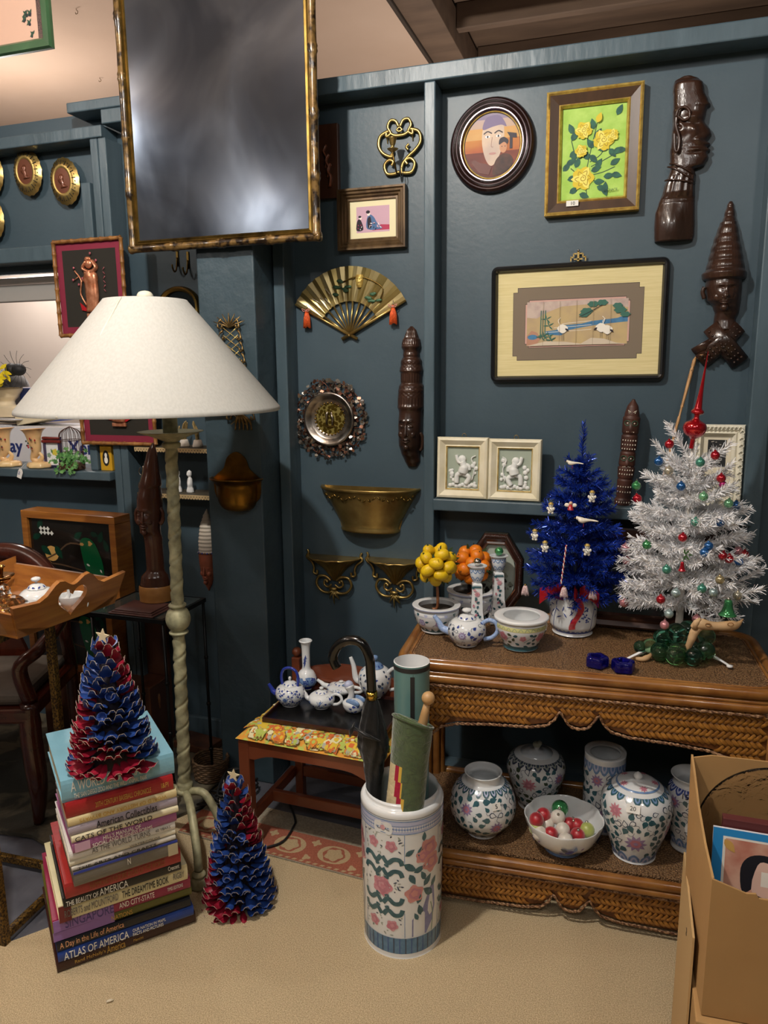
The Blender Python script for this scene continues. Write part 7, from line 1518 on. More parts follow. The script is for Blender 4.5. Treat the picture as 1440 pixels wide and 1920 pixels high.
# ================================================================ STACK OF BOOKS
paper = mat('book_pages', '#d9cfb4', .8, c2='#c4b896', scale=300, stretch=(.05, .05, 3)); foilg = mat('gilt_lettering', '#c9a352', .4, .4); whl = mat('white_lettering', '#efece0', .5); blk = mat('ink_lettering', '#1a1a22', .5); lil = mat('lilac_ink', '#54447a', .5); gry = mat('grey_lettering', '#77736e', .5); pkl = mat('pink_lettering', '#b2546a', .5)
BK = [ # label, cover, spine left px, right px, depth, lettering [(text, x from, x to, z from, z to, material)]
 ('pale blue book of animals on top of the stack', '#7fb4c8', 117, 1508, 329, 1452, .285, [('A WORLD OF ANIMALS', .08, .74, .45, .9, whl), ('THE SAN DIEGO ZOO AND THE WILD ANIMAL PARK', .10, .74, .12, .34, whl)]),
 ('red book with gilt baseball lettering under the pale blue book', '#9e1f22', 125, 1537, 327, 1483, .24, [('20TH CENTURY BASEBALL CHRONICLE', .26, .78, .3, .65, foilg), ('I&PI', .88, .95, .35, .7, foilg)]),
 ('cream book with upside down gilt title directly under the red baseball book', '#d8c694', 128, 1553, 333, 1497, .25, [('WORLD OF HISTORY AND BYWAYS', .1, .9, .3, .75, foilg)]),
 ('grey lilac collectibles book with black lettering', '#a79ca8', 130, 1570, 334, 1512, .24, [('American Collectibles', .24, .80, .15, .95, blk)]),
 ('cream book about cats with large black lettering', '#ddd3b0', 135, 1583, 336, 1525, .25, [('CATS OF THE WORLD', .03, .74, .2, .9, blk)]),
 ('purple manual of social and business forms', '#9c5a86', 137, 1602, 332, 1540, .26, [('HILL\'S MANUAL OF', .28, .64, .52, .92, whl), ('SOCIAL AND BUSINESS FORMS', .18, .75, .08, .46, whl)]),
 ('white book with thin grey lettering and a small globe', '#d9d6cf', 131, 1617, 330, 1557, .26, [('AS THE WORLD TURNS', .20, .75, .25, .85, gry), ('40 YEARS', .80, .95, .4, .7, gry)]),
 ('thin cream book below the white globe book', '#d6cdb4', 131, 1627, 330, 1567, .25, [('WATERCOLOR', .55, .85, .3, .7, gry)]),
 ('thin pale book with worn black spine title', '#bdb6aa', 135, 1636, 331, 1577, .26, [('THE ARTS AND CRAFTS', .05, .8, .25, .75, blk)]),
 ('thick book with a dark metallic jacket and blue edge', '#6b665c', 140, 1665, 335, 1602, .27, [('N', .5, .53, .4, .8, whl)]),
 ('large red atlas with faded gilt spine', '#9c2a28', 124, 1688, 341, 1620, .30, [('HAMMOND\'S NATURE ATLAS OF THE WORLD', .20, .85, .25, .65, mat('faded_gilt', '#8f5a2e', .5))]),
 ('black spined book about the beauty of America', '#15120f', 120, 1705, 342, 1635, .30, [('THE BEAUTY OF', .02, .28, .2, .7, whl), ('AMERICA', .29, .53, .2, .9, whl), ('Crescent', .88, .98, .4, .85, whl)]),
 ('cream dreamtime book with a torn jacket corner', '#d8cfa4', 112, 1732, 354, 1652, .30, [('ROBERTS and MOUNTFORD', .04, .44, .25, .7, gry), ('THE DREAMTIME BOOK', .47, .84, .25, .7, blk), ('RIGBY', .88, .97, .3, .7, gry)]),
 ('magenta and violet book about Singapore', '#8f2446', 101, 1751, 360, 1671, .31, [('SINGAPORE', .08, .42, .15, .9, lil), ('AND CITY-STATE', .46, .72, .3, .75, whl), ('TIMES EDITIONS', .82, .94, .4, .7, whl)]),
 ('green yellow and black book under the Singapore book', '#5c5a1e', 101, 1768, 362, 1683, .31, [('NATIONS', .40, .55, .25, .75, foilg)]),
 ('black book with orange lettering about life in America', '#11131c', 108, 1788, 360, 1705, .31, [('A Day in the Life of America', .02, .48, .2, .95, mat('peach_lettering', '#e0a67a', .5))]),
 ('bright blue atlas with white lettering', '#1d3f8c', 110, 1807, 366, 1722, .31, [('ATLAS OF AMERICA', .04, .50, .12, .88, whl), ('OUR NATION IN MAPS,', .53, .78, .5, .85, whl), ('FACTS AND PICTURES', .53, .76, .12, .44, whl)]),
 ('dark brown book at the very bottom of the stack', '#3d1f17', 108, 1826, 369, 1733, .33, [('Rand McNally\'s', .12, .33, .3, .7, foilg), ('America', .34, .47, .2, .9, foilg), ('Mancini', .53, .60, .4, .65, foilg)])]
base0 = onZ(108, 1826, .007); zprev = .0075; zs = []
for i, b in enumerate(BK[::-1]):
    nxt = BK[::-1][i+1] if i+1 < len(BK) else None
    ztop = zat(nxt[2], nxt[3], (0, base0.y+.012*0)) if nxt else zat(117, 1468, (0, base0.y))
    if ztop-zprev < .010: ztop = zprev+.010
    zs.append((b, zprev, ztop)); zprev = ztop+.0004
for i, (b, z0, z1) in enumerate(zs):
    lb, colr, x0, y0, x1, y1, dep, txt = b; A_ = onZ(x0, y0, z0); B_ = onZ(x1, y1, z0); d = B_-A_; L_ = d.length; an = atan2(d.y, d.x)
    an = an*.55+RAD(50)*.45; th = z1-z0; m_ = mat('book_cover_%d' % i, colr, .38, coat=.25, c2=colr, bump=.15, bscale=90)
    t = thing('book', lb, 'book', (A_.x, A_.y, z0), an, 'books in the stack'); mb = MB(); bt = min(.0028, th*.2)
    mb.box(0, L_, .004, dep, 0, bt, m_).box(0, L_, .004, dep, th-bt, th, m_); n = 6; S_ = [(-.003*sin(pi*q/n)+.003*(1-0), th*q/n) for q in range(n+1)]
    S_ = [(.004-.004*sin(pi*q/n)**.6, th*q/n) for q in range(n+1)]
    V = [(0, y, z) for y, z in S_]+[(L_, y, z) for y, z in S_]; mb.add(V, [(q, n+1+q, n+2+q, q+1) for q in range(n)]+[tuple(range(n+1)), tuple(range(2*n+1, n, -1))], m_)
    if 'Singapore' in lb: mb.box(.0, L_*.42, -.0009, .0005, .001, th-.001, mat('violet_panel', '#8d6aa8', .4))
    if 'metallic' in lb: mb.box(L_*.9, L_, -.0009, .0005, .001, th*.8, mat('tan_panel', '#b5a888', .5)); mb.box(0, L_, -.0006, .0008, th*.84, th-.0008, mat('blue_panel', '#30409a', .4))
    if 'dreamtime' in lb: mb.box(0, L_*.09, -.0009, .0005, .0, th, mat('maroon_patch', '#6d2a28', .5))
    if 'purple' in lb: mb.box(L_*.02, L_*.16, -.0009, .0005, .002, th-.002, mat('pale_medallion', '#c9a2b8', .5))
    for (s_, xa, xb, za, zb_, tm_) in txt:
        MT = T(L_*xa, -.0016, th*za) @ FACE
        if 'upside down' in lb: MT = T(L_*xb, -.0016, th*zb_) @ Matrix.Rotation(pi, 4, 'Y') @ FACE
        text_mb(mb, s_, 0, tm_, MT, .0003, fit=(L_*(xb-xa), th*(zb_-za)))
    link_obj('cover', mb, t); link_obj('pages', MB().box(.004, L_-.004, .005, dep-.004, bt, th-bt, paper), t)
zbook = zs[-1][2]; A_ = onZ(117, 1508, zs[-1][1])

# ================================================================ WOOD CURL TREES
pr_m = mat('crimson_curl', '#7c1226', .42, c2='#941c33', scale=30, spec=.4); pb_m = mat('blue_curl', '#1c3570', .40, c2='#2a4a92', scale=30, spec=.5); edge_m = mat('glitter_tip', '#cdbfae', .35, .3); starm = mat('cream_star', '#e3d3ad', .6)
def curl_tree(label, pos, R, H, seed, first_phase, top_len):
    t = thing('wood_curl_tree', label, 'tree', tuple(pos), 0); R_ = random.Random(seed)
    link_obj('cone_core', MB().lathe([(0, 0), (R*.55, 0), (R*.42, H*.3), (R*.08, H*.93), (0, H*.95)], mat('core_dark', '#1b1420', .8), 20), t)
    mbs = {'red_curls': MB(), 'blue_curls': MB()}; rows = 19
    for j in range(rows):
        f = j/(rows-1); z = H*(.02+.88*f); r = R*.56*(1-f)**.9+.008; n = max(5, int(2*pi*r/.0175)); L_ = (.046*(1-f)+top_len*f)*(R/.078)
        for i in range(n):
            a = 2*pi*(i+.5*(j % 2))/n+R_.uniform(-.08, .08); ph = (a*1.0+f*5.5+first_phase) % (2*pi); nm = 'red_curls' if ph < 2.6 else 'blue_curls'; mb = mbs[nm]; m_ = pr_m if nm == 'red_curls' else pb_m
            tilt = .15+.85*f+R_.uniform(-.3, .3); o_ = Vector((cos(a), sin(a), 0)); dv = o_*cos(tilt)+Vector((0, 0, sin(tilt))); sv = Vector((-sin(a), cos(a), 0)); nv = dv.cross(sv)*-1; w_ = .0122*(R/.078)*R_.uniform(.8, 1.15)
            p = Vector((0, 0, z))+o_*r; V = []
            for (q, ww, cup) in ((0, .35, .4), (.35, .9, .5), (.72, 1.05, .5), (.95, .72, .35)):
                c_ = p+dv*L_*q+Vector((0, 0, -.006*q*q)); V += [c_+sv*w_*ww*e_+nv*w_*cup*ww*e_*e_ for e_ in (1, .5, 0, -.5, -1)]
            V += [p+dv*L_*1.05+sv*w_*.35*e_ for e_ in (1, 0, -1)]
            mb.add(V, [(5*q+s, 5*q+s+1, 5*q+s+6, 5*q+s+5) for q in range(3) for s in range(4)]+[(15, 16, 20), (16, 17, 21, 20), (17, 18, 22, 21), (18, 19, 22)], m_, True)
            mb.tube([V[15], V[20], V[21], V[22], V[19]], .00055, edge_m, 3, caps=False)
    for nm, mb in mbs.items(): link_obj(nm, mb, t)
    mb = MB(); mb.poly([((.022 if q % 2 == 0 else .0095)*(R/.078)*.8*sin(q*pi/5+.1), (.022 if q % 2 == 0 else .0095)*(R/.078)*.8*cos(q*pi/5+.1)) for q in range(10)], starm, .003, T(0, -.004, H*1.0)); link_obj('star', mb, t)
    for q in range(3):
        mb = MB(); a = -1.5+q*.35; z = H*(.30+.14*q)*1.0; r = R*.75*(1-z/H)+.02; mb.lathe([(.010, .0), (.012, .012), (.0105, .012), (.0085, .002), (0, .001)], pb_m, 14, M=T(r*cos(a), r*sin(a), z, rz=a+pi/2, rx=1.0)); link_obj('cup_curl', mb, t)
    return t
P0 = onZ(213, 1428, zbook); z1 = zat(209, 1182, P0); curl_tree('red and blue wood curl cone tree with a star standing on the book stack', (P0.x, P0.y, zbook+.001), .088, (z1-zbook)*.95, 4, 2.2, .03)
P0 = onZ(450, 1688, .007); z1 = zat(442, 1445, P0); curl_tree('smaller red and blue wood curl cone tree with a star on the carpet', (P0.x, P0.y, .0075), .086, (z1)*.95, 9, 3.4, .028)

# ================================================================ FLOOR LAMP
LY = 1.86; J = onY(347, 1480, LY); TP = onY(319, 792, LY); vg = mat('verdigris_iron', '#77745c', .5, .15, c2='#bdb994', scale=26, lo=.3, hi=.65, bump=.3); shade = mat('white_linen_shade', '#c0c0bb', .75, c2='#b9b9b4', scale=160, stretch=(1, 1, .2), bump=.1)
t = thing('floor_lamp', 'twisted verdigris floor lamp with a wide white cone shade', 'lamp', (J.x, J.y, .007)); O = Vector((J.x, J.y, .007)); j0, tp = J-O, TP-O; ax = tp-j0
bl_z = onY(336, 1160, LY).z; fb_ = (bl_z-J.z)/(TP.z-J.z); mb = MB(); nn = 300; seg = 20; V = []
for i in range(nn+1):
    f = i/nn; c_ = j0+ax*f; tw = f*95
    for k in range(seg): a = 2*pi*k/seg; r = .0165*(1+.17*abs(cos((a-tw)/2)))*(1.0 if f > .02 else 1.2)*(1.1-.12*f); r -= .0045*math.exp(-((math.remainder(a-tw, 2*pi))/.35)**2); V.append((c_.x+r*cos(a), c_.y+r*sin(a), c_.z))
mb.add(V, [(i*seg+k, i*seg+(k+1) % seg, (i+1)*seg+(k+1) % seg, (i+1)*seg+k) for i in range(nn) for k in range(seg)], vg, True); link_obj('twisted_pole', mb, t)
mb = MB(); c_ = j0+ax*fb_; mb.lathe(sprof([(.02, -.050), (.028, -.046), (.028, -.040), (.018, -.036), (.030, -.026), (.0375, 0), (.030, .026), (.018, .034), (.026, .040), (.026, .046), (.018, .050)], 3), vg, 28, c_); link_obj('ball_knop', mb, t)
mb = MB(); c_ = j0+ax*.975; mb.lathe(sprof([(.02, -.045), (.026, -.040), (.026, -.030), (.02, -.026), (.05, -.012), (.085, .0), (.09, .004), (.03, .0), (.0, .0)], 3), vg, 36, c_); mb.lathe([(.021, 0), (.021, .07)], vg, 20, c_); link_obj('drip_pan', mb, t)
mb = MB(); mb.lathe([(.018, -.012), (.028, -.008), (.028, .004), (.018, .010), (.0, .012)], vg, 24, j0); link_obj('joint', mb, t)
for (px, py) in ((374, 1658), (420, 1600), (230, 1560)):
    e = onZ(px, py, .012)-O; e.z = .005; m_ = Vector((e.x*.8, e.y*.8, j0.z*1.02)); mb = MB()
    mb.tube(smooth_path([Vector((e.x*.10, e.y*.10, j0.z-.004)), Vector((e.x*.55, e.y*.55, j0.z*1.02)), Vector((e.x*.92, e.y*.92, j0.z*.62)), Vector((e.x, e.y, .05))], 6), .0125, vg, 12)
    mb.lathe(sprof([(0, 0), (.026, 0), (.027, .012), (.022, .028), (.016, .032), (.021, .038), (.016, .046), (.011, .05)], 3), vg, 20, (e.x, e.y, 0)); link_obj('leg', mb, t)
Lb, Rb, Tt = onY(94, 766, LY), onY(499, 772, LY), onY(297, 563, LY); sc_ = Vector(((Lb.x+Rb.x)/2, LY, (Lb.z+Rb.z)/2))-O; Rb_ = (Rb.x-Lb.x)/2*1.0; hT = Tt.z-sc_.z-O.z; Rt_ = (onY(364, 575, LY).x-onY(230, 563, LY).x)/2
mb = MB(); mb.lathe([(Rb_, -.004), (Rb_*1.004, 0), (Rb_, .008), (Rt_, hT), (Rt_*.99, hT+.002), (Rt_*.97, hT), (Rb_*.99, .006), (Rb_*.985, -.004), (Rb_, -.004)], shade, 64, sc_)
a = -1.62; mb.tube([(sc_.x+Rb_*cos(a), sc_.y+Rb_*sin(a)-.001, sc_.z), (sc_.x+Rt_*cos(a+.1), sc_.y+Rt_*sin(a+.1)-.001, sc_.z+hT)], .004, mat('shade_seam', '#e6dfc6', .8), 6, flat=.3); link_obj('lamp_shade', mb, t)
mb = MB(); mb.lathe(sprof([(.004, -.02), (.004, 0), (.018, .004), (.023, .018), (.016, .030), (0, .034)], 3), mat('ivory_finial', '#ddd8c4', .5), 20, sc_+Vector((0, 0, hT-.006))); link_obj('finial', mb, t)
mb = MB()
for q in range(3): a = q*2.1; mb.tube([sc_+Vector((0, 0, hT-.01)), sc_+Vector((Rt_*.97*cos(a), Rt_*.97*sin(a), hT-.008))], .002, brass, 5)
mb.tube([j0+ax*.99, j0+ax*.99+Vector((0, 0, .10))], .012, brass, 10); mb.tube([j0+ax*.99+Vector((0, 0, .08)), sc_+Vector((0, 0, hT-.01))], .003, brass, 6); link_obj('harp', mb, t)
# ================================================================ LEFT WALL: COPPER PICTURES, MEDALLIONS
crim = mat('crimson_mat', '#7c1f38', .7); blkf = mat('black_felt', '#26241f', .9); cuprel = mat('copper_relief', '#d99a78', .3, .6, c2='#b06a48', scale=50); bamf = mat('gold_bamboo_frame', '#9a6b38', .4, c2='#6f4822', scale=40)
def copper_pic(label, bx4):
    c, w_, h_ = boxY(*bx4, YS-.02); t = wallthing('framed_relief', label, 'picture', c, y=YS)
    mb = MB()
    for (a, b) in (((-w_/2, -.012, -h_/2), (-w_/2, -.012, h_/2)), ((w_/2, -.012, -h_/2), (w_/2, -.012, h_/2)), ((-w_/2, -.012, -h_/2), (w_/2, -.012, -h_/2)), ((-w_/2, -.012, h_/2), (w_/2, -.012, h_/2))): bamboo(mb, a, b, .0075, bamf, .045)
    link_obj('frame', mb, t); A = Art(-.006); A.p(rect(w_-.01, h_-.01), crim).p(rect(w_-.062, h_-.062), blkf); link_obj('mat_board', A.mb, t)
    mb = MB(); S = lambda x, z, y=-.013: (x*w_*.4, y, z*h_*.42)
    mb.tube(smooth_path([S(.05, -.62), S(.08, -.2), S(.06, .2), S(.0, .42)], 5), [w_*.040]*5+[w_*.042]*5+[w_*.046]*3+[w_*.034]*3, cuprel, 10, flat=2.3); mb.ball(S(.02, .60), w_*.055, cuprel, 12, 8, (1, .5, 1)); mb.ball(S(0, .72), w_*.04, cuprel, 10, 6, (1.3, .5, .8))
    mb.tube(smooth_path([S(.05, .40), S(-.2, .5), S(-.05, .66)], 4), w_*.035, cuprel, 8, flat=.5); mb.tube(smooth_path([S(.1, .38), S(.3, .5), S(.16, .68)], 4), w_*.04, cuprel, 8, flat=.5)
    mb.box(*[v*w_*.4 for v in (-.16, .30)], -.018, -.008, -.74*h_*.42, -.64*h_*.42, cuprel, .002)
    mb.tube(smooth_path([S(-.1, -.5), S(-.35, -.15), S(-.30, .2), S(-.52, .45)], 4), .003, cuprel, 6); mb.tube(smooth_path([S(-.32, .1), S(-.15, .35), S(-.2, .5)], 4), .0022, cuprel, 6); mb.tube([S(-.38, .3), S(-.6, .2)], .0018, cuprel, 5)
    link_obj('figure', mb, t); mb = MB()
    mb.poly([(S(x, z)[0], S(x, z)[2]) for x, z in ((-.42, -.35), (-.2, -.5), (.4, -.42), (.5, -.52), (.2, -.66), (-.36, -.55))], red_m, .003, T(0, -.012, 0)); link_obj('red_plinth', mb, t)
    mb = MB(); bl4 = mat('copper_blossom', '#b0606a', .4, .5)
    for x, z in ((.1, .86), (.3, .68), (-.55, .52), (-.4, .1), (-.6, .22), (-.25, .25)): mb.ball(S(x, z), .005, bl4, 8, 5, (1, .5, 1))
    for q in range(6): mb.tube([S(.56+.03*(-1)**q, .5-.11*q), S(.56-.03*(-1)**q, .44-.11*q)], .0016, bl4, 5)
    link_obj('blossoms', mb, t); return t
copper_pic('copper lady with a blossom branch on black, hanging directly under the medallions', (104, 449, 230, 628))
copper_pic('copper figure picture mostly hidden behind the white lamp shade', (147, 658, 284, 832))
ovb = mat('medallion_brown', '#6d3f2c', .35, .3, coat=.3); mbase = None
for px, py, lb in ((45, 321, 'oval brass medallion with a profile on brown, left one of the visible pair'), (115, 338, 'oval brass medallion with a profile on brown, nearer the corner stud'), (-27, 322, 'oval brass medallion cut off by the left edge, level with the pair'), (-25, 408, 'oval brass medallion cut off by the left edge, below the others')):
    c = onY(px, py, YP-.045)
    if mbase: clone(mbase, lb, (c.x, YP-.03, c.z), 0, 0, -.15); continue
    t = mbase = thing('wall_medallion', lb, 'wall plaque', (c.x, YP-.03, c.z), 0, 'oval brass medallions', 0, -.1); mb = MB(); N_ = 64; V = []; rx, rz = .074, .074
    for q, (f, y) in enumerate(((.52, -.010), (.62, -.014), (.80, -.008), (1.0, .004))):
        for i in range(N_): a = 2*pi*i/N_; s = f*(1+(.045*abs(cos(a*9)) if f == 1 else 0)); V.append((rx*s*cos(a)*.86, y, rz*1.12*s*sin(a)))
    mb.add(V, [(q*N_+i, q*N_+(i+1) % N_, (q+1)*N_+(i+1) % N_, (q+1)*N_+i) for q in range(3) for i in range(N_)], brass, True)
    for q in range(18): a = 2*pi*q/18; mb.tube([(rx*.70*cos(a)*.86, -.0135, rz*.78*sin(a)), (rx*.90*cos(a)*.86, -.007, rz*1.0*sin(a))], .0012, blackish, 4); mb.ball((rx*.86*cos(a+.17)*.86, -.008, rz*.96*sin(a+.17)), .0022, blackish, 6, 4)
    link_obj('pierced_rim', mb, t); mb = MB(); mb.lathe([(0, .012), (.035, .011)], ovb, 32, M=XF @ Matrix.Diagonal((.98, 1.3, 1, 1))); carve(mb, [(-.026, .004, .016, .006), (-.014, .0, .008, .006), (0, -.004, .011, .009), (.014, -.002, .012, .008), (.022, 0, .006, .004)], ovb, [(-.010, .002, .004, .005, .004), (0, .004, .01, .002, .003)], 20, 14, M=T(0, -.011, 0)); link_obj('portrait_disc', mb, t)
    mb = MB(); mb.tube([(0, .0, .02), (0, .029, .02)], .003, blackish, 6); link_obj('wall_hook', mb, t)
# hooks, arch, lattice, pocket
for px, py, lb in ((325, 492, 'brass double hook under the hanging mirror, left one'), (345, 497, 'brass double hook under the hanging mirror, right one')):
    c = onY(px, py, YP-.03); mb = MB(); mb.box(-.005, .005, -.004, 0, -.01, .05, brass_d, .001); mb.tube(smooth_path([(0, -.004, .02), (0, -.012, -.02), (0, -.025, -.032), (0, -.036, -.02), (0, -.038, -.008)], 4), .003, brass_d, 8); solo('wall_hook', mb, lb, 'hook', (c.x, YP-.0005, c.z))
c, w_, h_ = boxY(295, 532, 372, 640, YP-.02); t = wallthing('arched_frame', 'arched brass frame standing out above the lamp shade beside the post', 'frame', c); mb = MB(); ar = lambda i: [((w_/2-i)*cos(pi*q/20), h_*.12+(h_*.35-i)*sin(pi*q/20)) for q in range(21)]+[(-(w_/2-i), -h_/2+i), ((w_/2-i), -h_/2+i)]
moulding(mb, 0, 0, [(0, .008, brass_d), (.004, .02, brass_d), (.010, .024, brass), (.018, .012, brass_d), (.020, .004, brass_d)], 0, loopf=ar); link_obj('frame', mb, t); A = Art(-.002); A.p(ar(.01), mat('small_mirror', '#4d5558', .12, .9)); link_obj('mirror_glass', A.mb, t)
c, w_, h_ = boxY(401, 586, 464, 806, YC-.015); t = wallthing('lattice_ornament', 'gilded scroll lattice ornament on the heavy post above the brass wall pocket', 'wall ornament', c, y=YC); mb = MB(); gd = mat('antique_gilt', '#8d7448', .4, .7, c2='#5a4629', scale=50)
for s in (-1, 1):
    for q in range(9):
        f = q/8; x = s*w_*(.20+.22*f if s > 0 else .22-.02*f)+f*w_*.12; z = h_*(.40-.78*f)
        mb.tube(smooth_path([(x, -.008, z+h_*.05), (x+s*.010, -.014, z+h_*.02), (x+s*.012, -.014, z-h_*.02), (x+s*.002, -.01, z-h_*.03), (x-s*.002, -.01, z)], 4), [.003+.0015*sin(i) for i in range(17)], gd, 6)
for q in range(7): a = pi/2+(q-3)*.38; mb.tube([(-.0, -.01, h_*.38), (.5*w_*cos(a), -.012, h_*.38+.12*h_*sin(a))], [.005, .001], gd, 6)
for q in range(5): mb.tube(smooth_path([(w_*.2, -.01, -h_*.36), (w_*(.1+.1*q), -.014, -h_*.42), (w_*(.05+.12*q), -.01, -h_*.5)], 3), [.005]*4+[.003]*3, gd, 6)
link_obj('scroll_frame', mb, t); mb = MB()
for q in range(12):
    z = h_*(.38-.066*q); x = w_*.012*q*.9
    mb.tube([(x-w_*.22, -.006, z), (x+w_*.24, -.006, z-h_*.11)], .0011, gold, 4); mb.tube([(x+w_*.22, -.007, z), (x-w_*.22, -.007, z-h_*.11)], .0011, gold, 4)
link_obj('wire_lattice', mb, t)
c, w_, h_ = boxY(384, 850, 481, 961, YC-.05); t = wallthing('wall_pocket', 'tarnished brass wall pocket with an arched back on the heavy post', 'wall planter', c, y=YC); mb = MB(); k_ = w_/2; tb_ = mat('tarnished_brass', '#9a7028', .3, .9, c2='#4f3a18', scale=11, lo=.35, hi=.65)
mb.poly(sp2([(-k_*.92, 0), (-k_*.8, h_*.10), (-k_*.5, h_*.22), (-k_*.35, h_*.40), (0, h_*.50), (k_*.35, h_*.40), (k_*.5, h_*.22), (k_*.8, h_*.10), (k_*.92, 0), (k_*.7, -h_*.35), (-k_*.7, -h_*.35)], 4), tb_, .003, T(0, -.004, 0)); link_obj('back_plate', mb, t)
mb = MB(); mb.lathe(sprof([(0, -h_*.5), (k_*.45, -h_*.49), (k_*.68, -h_*.38), (k_*.76, -h_*.2), (k_*.78, -.01), (k_*.98, .008), (k_*1.0, .012), (k_*.95, .012), (k_*.74, -.005), (k_*.70, -h_*.2), (k_*.4, -h_*.42), (0, -h_*.45)], 4), tb_, 44, a0=pi, a1=2*pi, sy=.85); link_obj('pocket_bowl', mb, t)
c, w_, h_ = boxY(596, 232, 634, 372, YP-.02); t = wallthing('wood_carving', 'dark reddish carved wood panel half hidden behind the hanging mirror', 'carving', c); link_obj('panel', MB().box(-w_/2, w_/2, -.02, 0, -h_/2, h_/2, walnut, .002), t); mb = MB()
for (x, z, s) in ((.0, .0, 1), (.006, -.03, 1.2), (-.008, .03, .8)): mb.tube(smooth_path([(x, -.021, z-.05), (x+.006, -.026, z-.02), (x-.004, -.026, z), (x+.004, -.021, z+.02)], 4), [.007*s]*13, mat('carved_red', '#7a4630', .4, coat=.3), 8, flat=.5)
link_obj('carved_hands', mb, t)

# ================================================================ RECESS BEHIND THE LAMP
lace = mat('lace_edge', '#b09a72', .7); sh_ = mat('shelf_wood_dark', '#4a4438', .6)
def lace_shelf(label, x0, x1, yy):
    a, b = onY(x0, yy, YP-.12), onY(x1, yy, YP-.12); b.x = min(b.x, cx0-.004); t = thing('lace_shelf', label, 'shelf', (a.x, YP-.001, a.z)); L_ = b.x-a.x
    link_obj('board', MB().box(0, L_, -.12, 0, -.010, 0, sh_, .001), t); mb = MB(); n = int(L_/.012); V = []
    for q in range(n): mb.poly([(q*L_/n, .0), (q*L_/n, -.010)]+[(q*L_/n+L_/n*(.5-.5*cos(pi*i/6)), -.010-.007*sin(pi*i/6)) for i in range(1, 6)]+[((q+1)*L_/n, -.010), ((q+1)*L_/n, 0)], lace, .0008, T(0, -.1215, 0)); mb.ball(((q+.5)*L_/n, -.1222, -.007), .0018, sh_, 6, 4)
    link_obj('lace_trim', mb, t); return a, b
a1, b1_ = lace_shelf('narrow shelf with scalloped lace edge, upper one beside the post', 252, 390, 838); a2, b2_ = lace_shelf('narrow shelf with scalloped lace edge, lower one beside the post', 258, 393, 923)
gh = mat('gilded_hand', '#a08a5c', .4, .3, c2='#8a7448', scale=40); cuff = mat('white_cuff', '#d9d6cf', .4)
for (px, lb, s) in ((346, 'gilded hand with a white cuff on the upper lace shelf, nearer the lamp pole', -1), (371, 'gilded hand with a white cuff on the upper lace shelf, nearer the post', 1)):
    P0 = onY(px, 836, YP-.07); t = thing('hand_figurine', lb, 'figurine', (P0.x, YP-.07, a1.z+.001), .3*s); link_obj('cuff', MB().lathe([(0, 0), (.019, 0), (.020, .004), (.014, .026), (0, .028)], cuff, 16), t); mb = MB()
    mb.tube(smooth_path([(0, 0, .02), (-.001*s, 0, .045), (-.004*s, 0, .062)], 4), [.011, .011, .011, .012, .0125, .013, .013, .013, .012], gh, 12, flat=.6)
    for q, l in enumerate((.030, .036, .038, .032)): mb.tube(smooth_path([(-.006*s, (q-1.5)*.0058, .058), (-.008*s, (q-1.5)*.0058, .058+l*.5), (-.013*s, (q-1.5)*.0056, .058+l)], 4), [.0036]*5+[.0032, .003, .0026, .002], gh, 8)
    mb.tube(smooth_path([(.004*s, -.010, .045), (.006*s, -.017, .06), (.001*s, -.017, .078)], 4), [.0045]*5+[.004, .0036, .003, .0022], gh, 8); link_obj('hand', mb, t)
for px, lb in ((357, 'small white figurine on the lower lace shelf in plain view'), (335, 'small white figurine peeking out behind the lamp pole on the lower lace shelf')):
    P0 = onY(px, 923, YP-.07); t = thing('white_figurine', lb, 'figurine', (P0.x, YP-.07, a2.z+.001)); link_obj('figure_body', carve(MB(), [(0, 0, .015, .012), (.010, 0, .014, .012), (.022, 0, .010, .010), (.036, 0, .011, .010), (.05, .001, .009, .009), (.058, .001, .005, .005), (.066, -.001, .010, .010), (.078, 0, .009, .009), (.084, 0, .002, .002)], white_gloss, [(.002, .03, .006, .01, .004)], 40, 20, full=True), t)
P0 = onY(268, 920, YP-.09); mb = MB(); mb.tube(smooth_path([(-.004, 0, .09), (-.012, 0, .075), (-.004, 0, .06), (.008, 0, .075), (.008, 0, .095), (-.002, 0, .05), (-.018, 0, .022), (-.010, 0, .004), (.010, 0, .004), (.012, 0, .028)], 5), .0022, silver, 8); solo('wire_stand', mb, 'curly silver wire plate stand on the lower lace shelf behind the lamp', 'stand', (P0.x, YP-.09, a2.z+.0015))
# mask with white headdress
p0, p1 = onY(381, 1110, YP-.03), onY(390, 958, YP-.03); hz = p1.z-p0.z; t = wallthing('wall_mask', 'terracotta face mask with a tall white ribbed headdress beside the post', 'mask', (min(onY(381, 1040, YP-.03).x, cx0-.045), 0, p0.z)); terra = mat('terracotta', '#8a4a33', .6, c2='#74402c', scale=20)
link_obj('face', carve(MB(), [(0, 0, .003, .006), (.10*hz, 0, .018, .016), (.22*hz, 0, .030, .026), (.38*hz, 0, .034, .030), (.46*hz, 0, .036, .028), (.48*hz, 0, .040, .03)], terra, (), 70, 28).join(face_bits(MB(), 0, .26*hz, .060, .36*hz, .032, .026, terra)), t)
link_obj('headdress', carve(MB(), [(.47*hz, 0, .034, .026), (.60*hz, 0, .034, .024), (.78*hz, .002, .028, .02), (.92*hz, .005, .014, .012), (hz, .008, .002, .003)], mat('bone_white', '#c9bfb0', .6), (), 110, 20, tex=lambda x, z, a: .0016*sin(z*420)), t)
mb = MB()
for q in range(12): a = pi*q/11; mb.ball((.036*cos(a), -.028*sin(a), .475*hz), .0042, silver if q % 2 else p_navy, 8, 6)
link_obj('bead_band', mb, t)

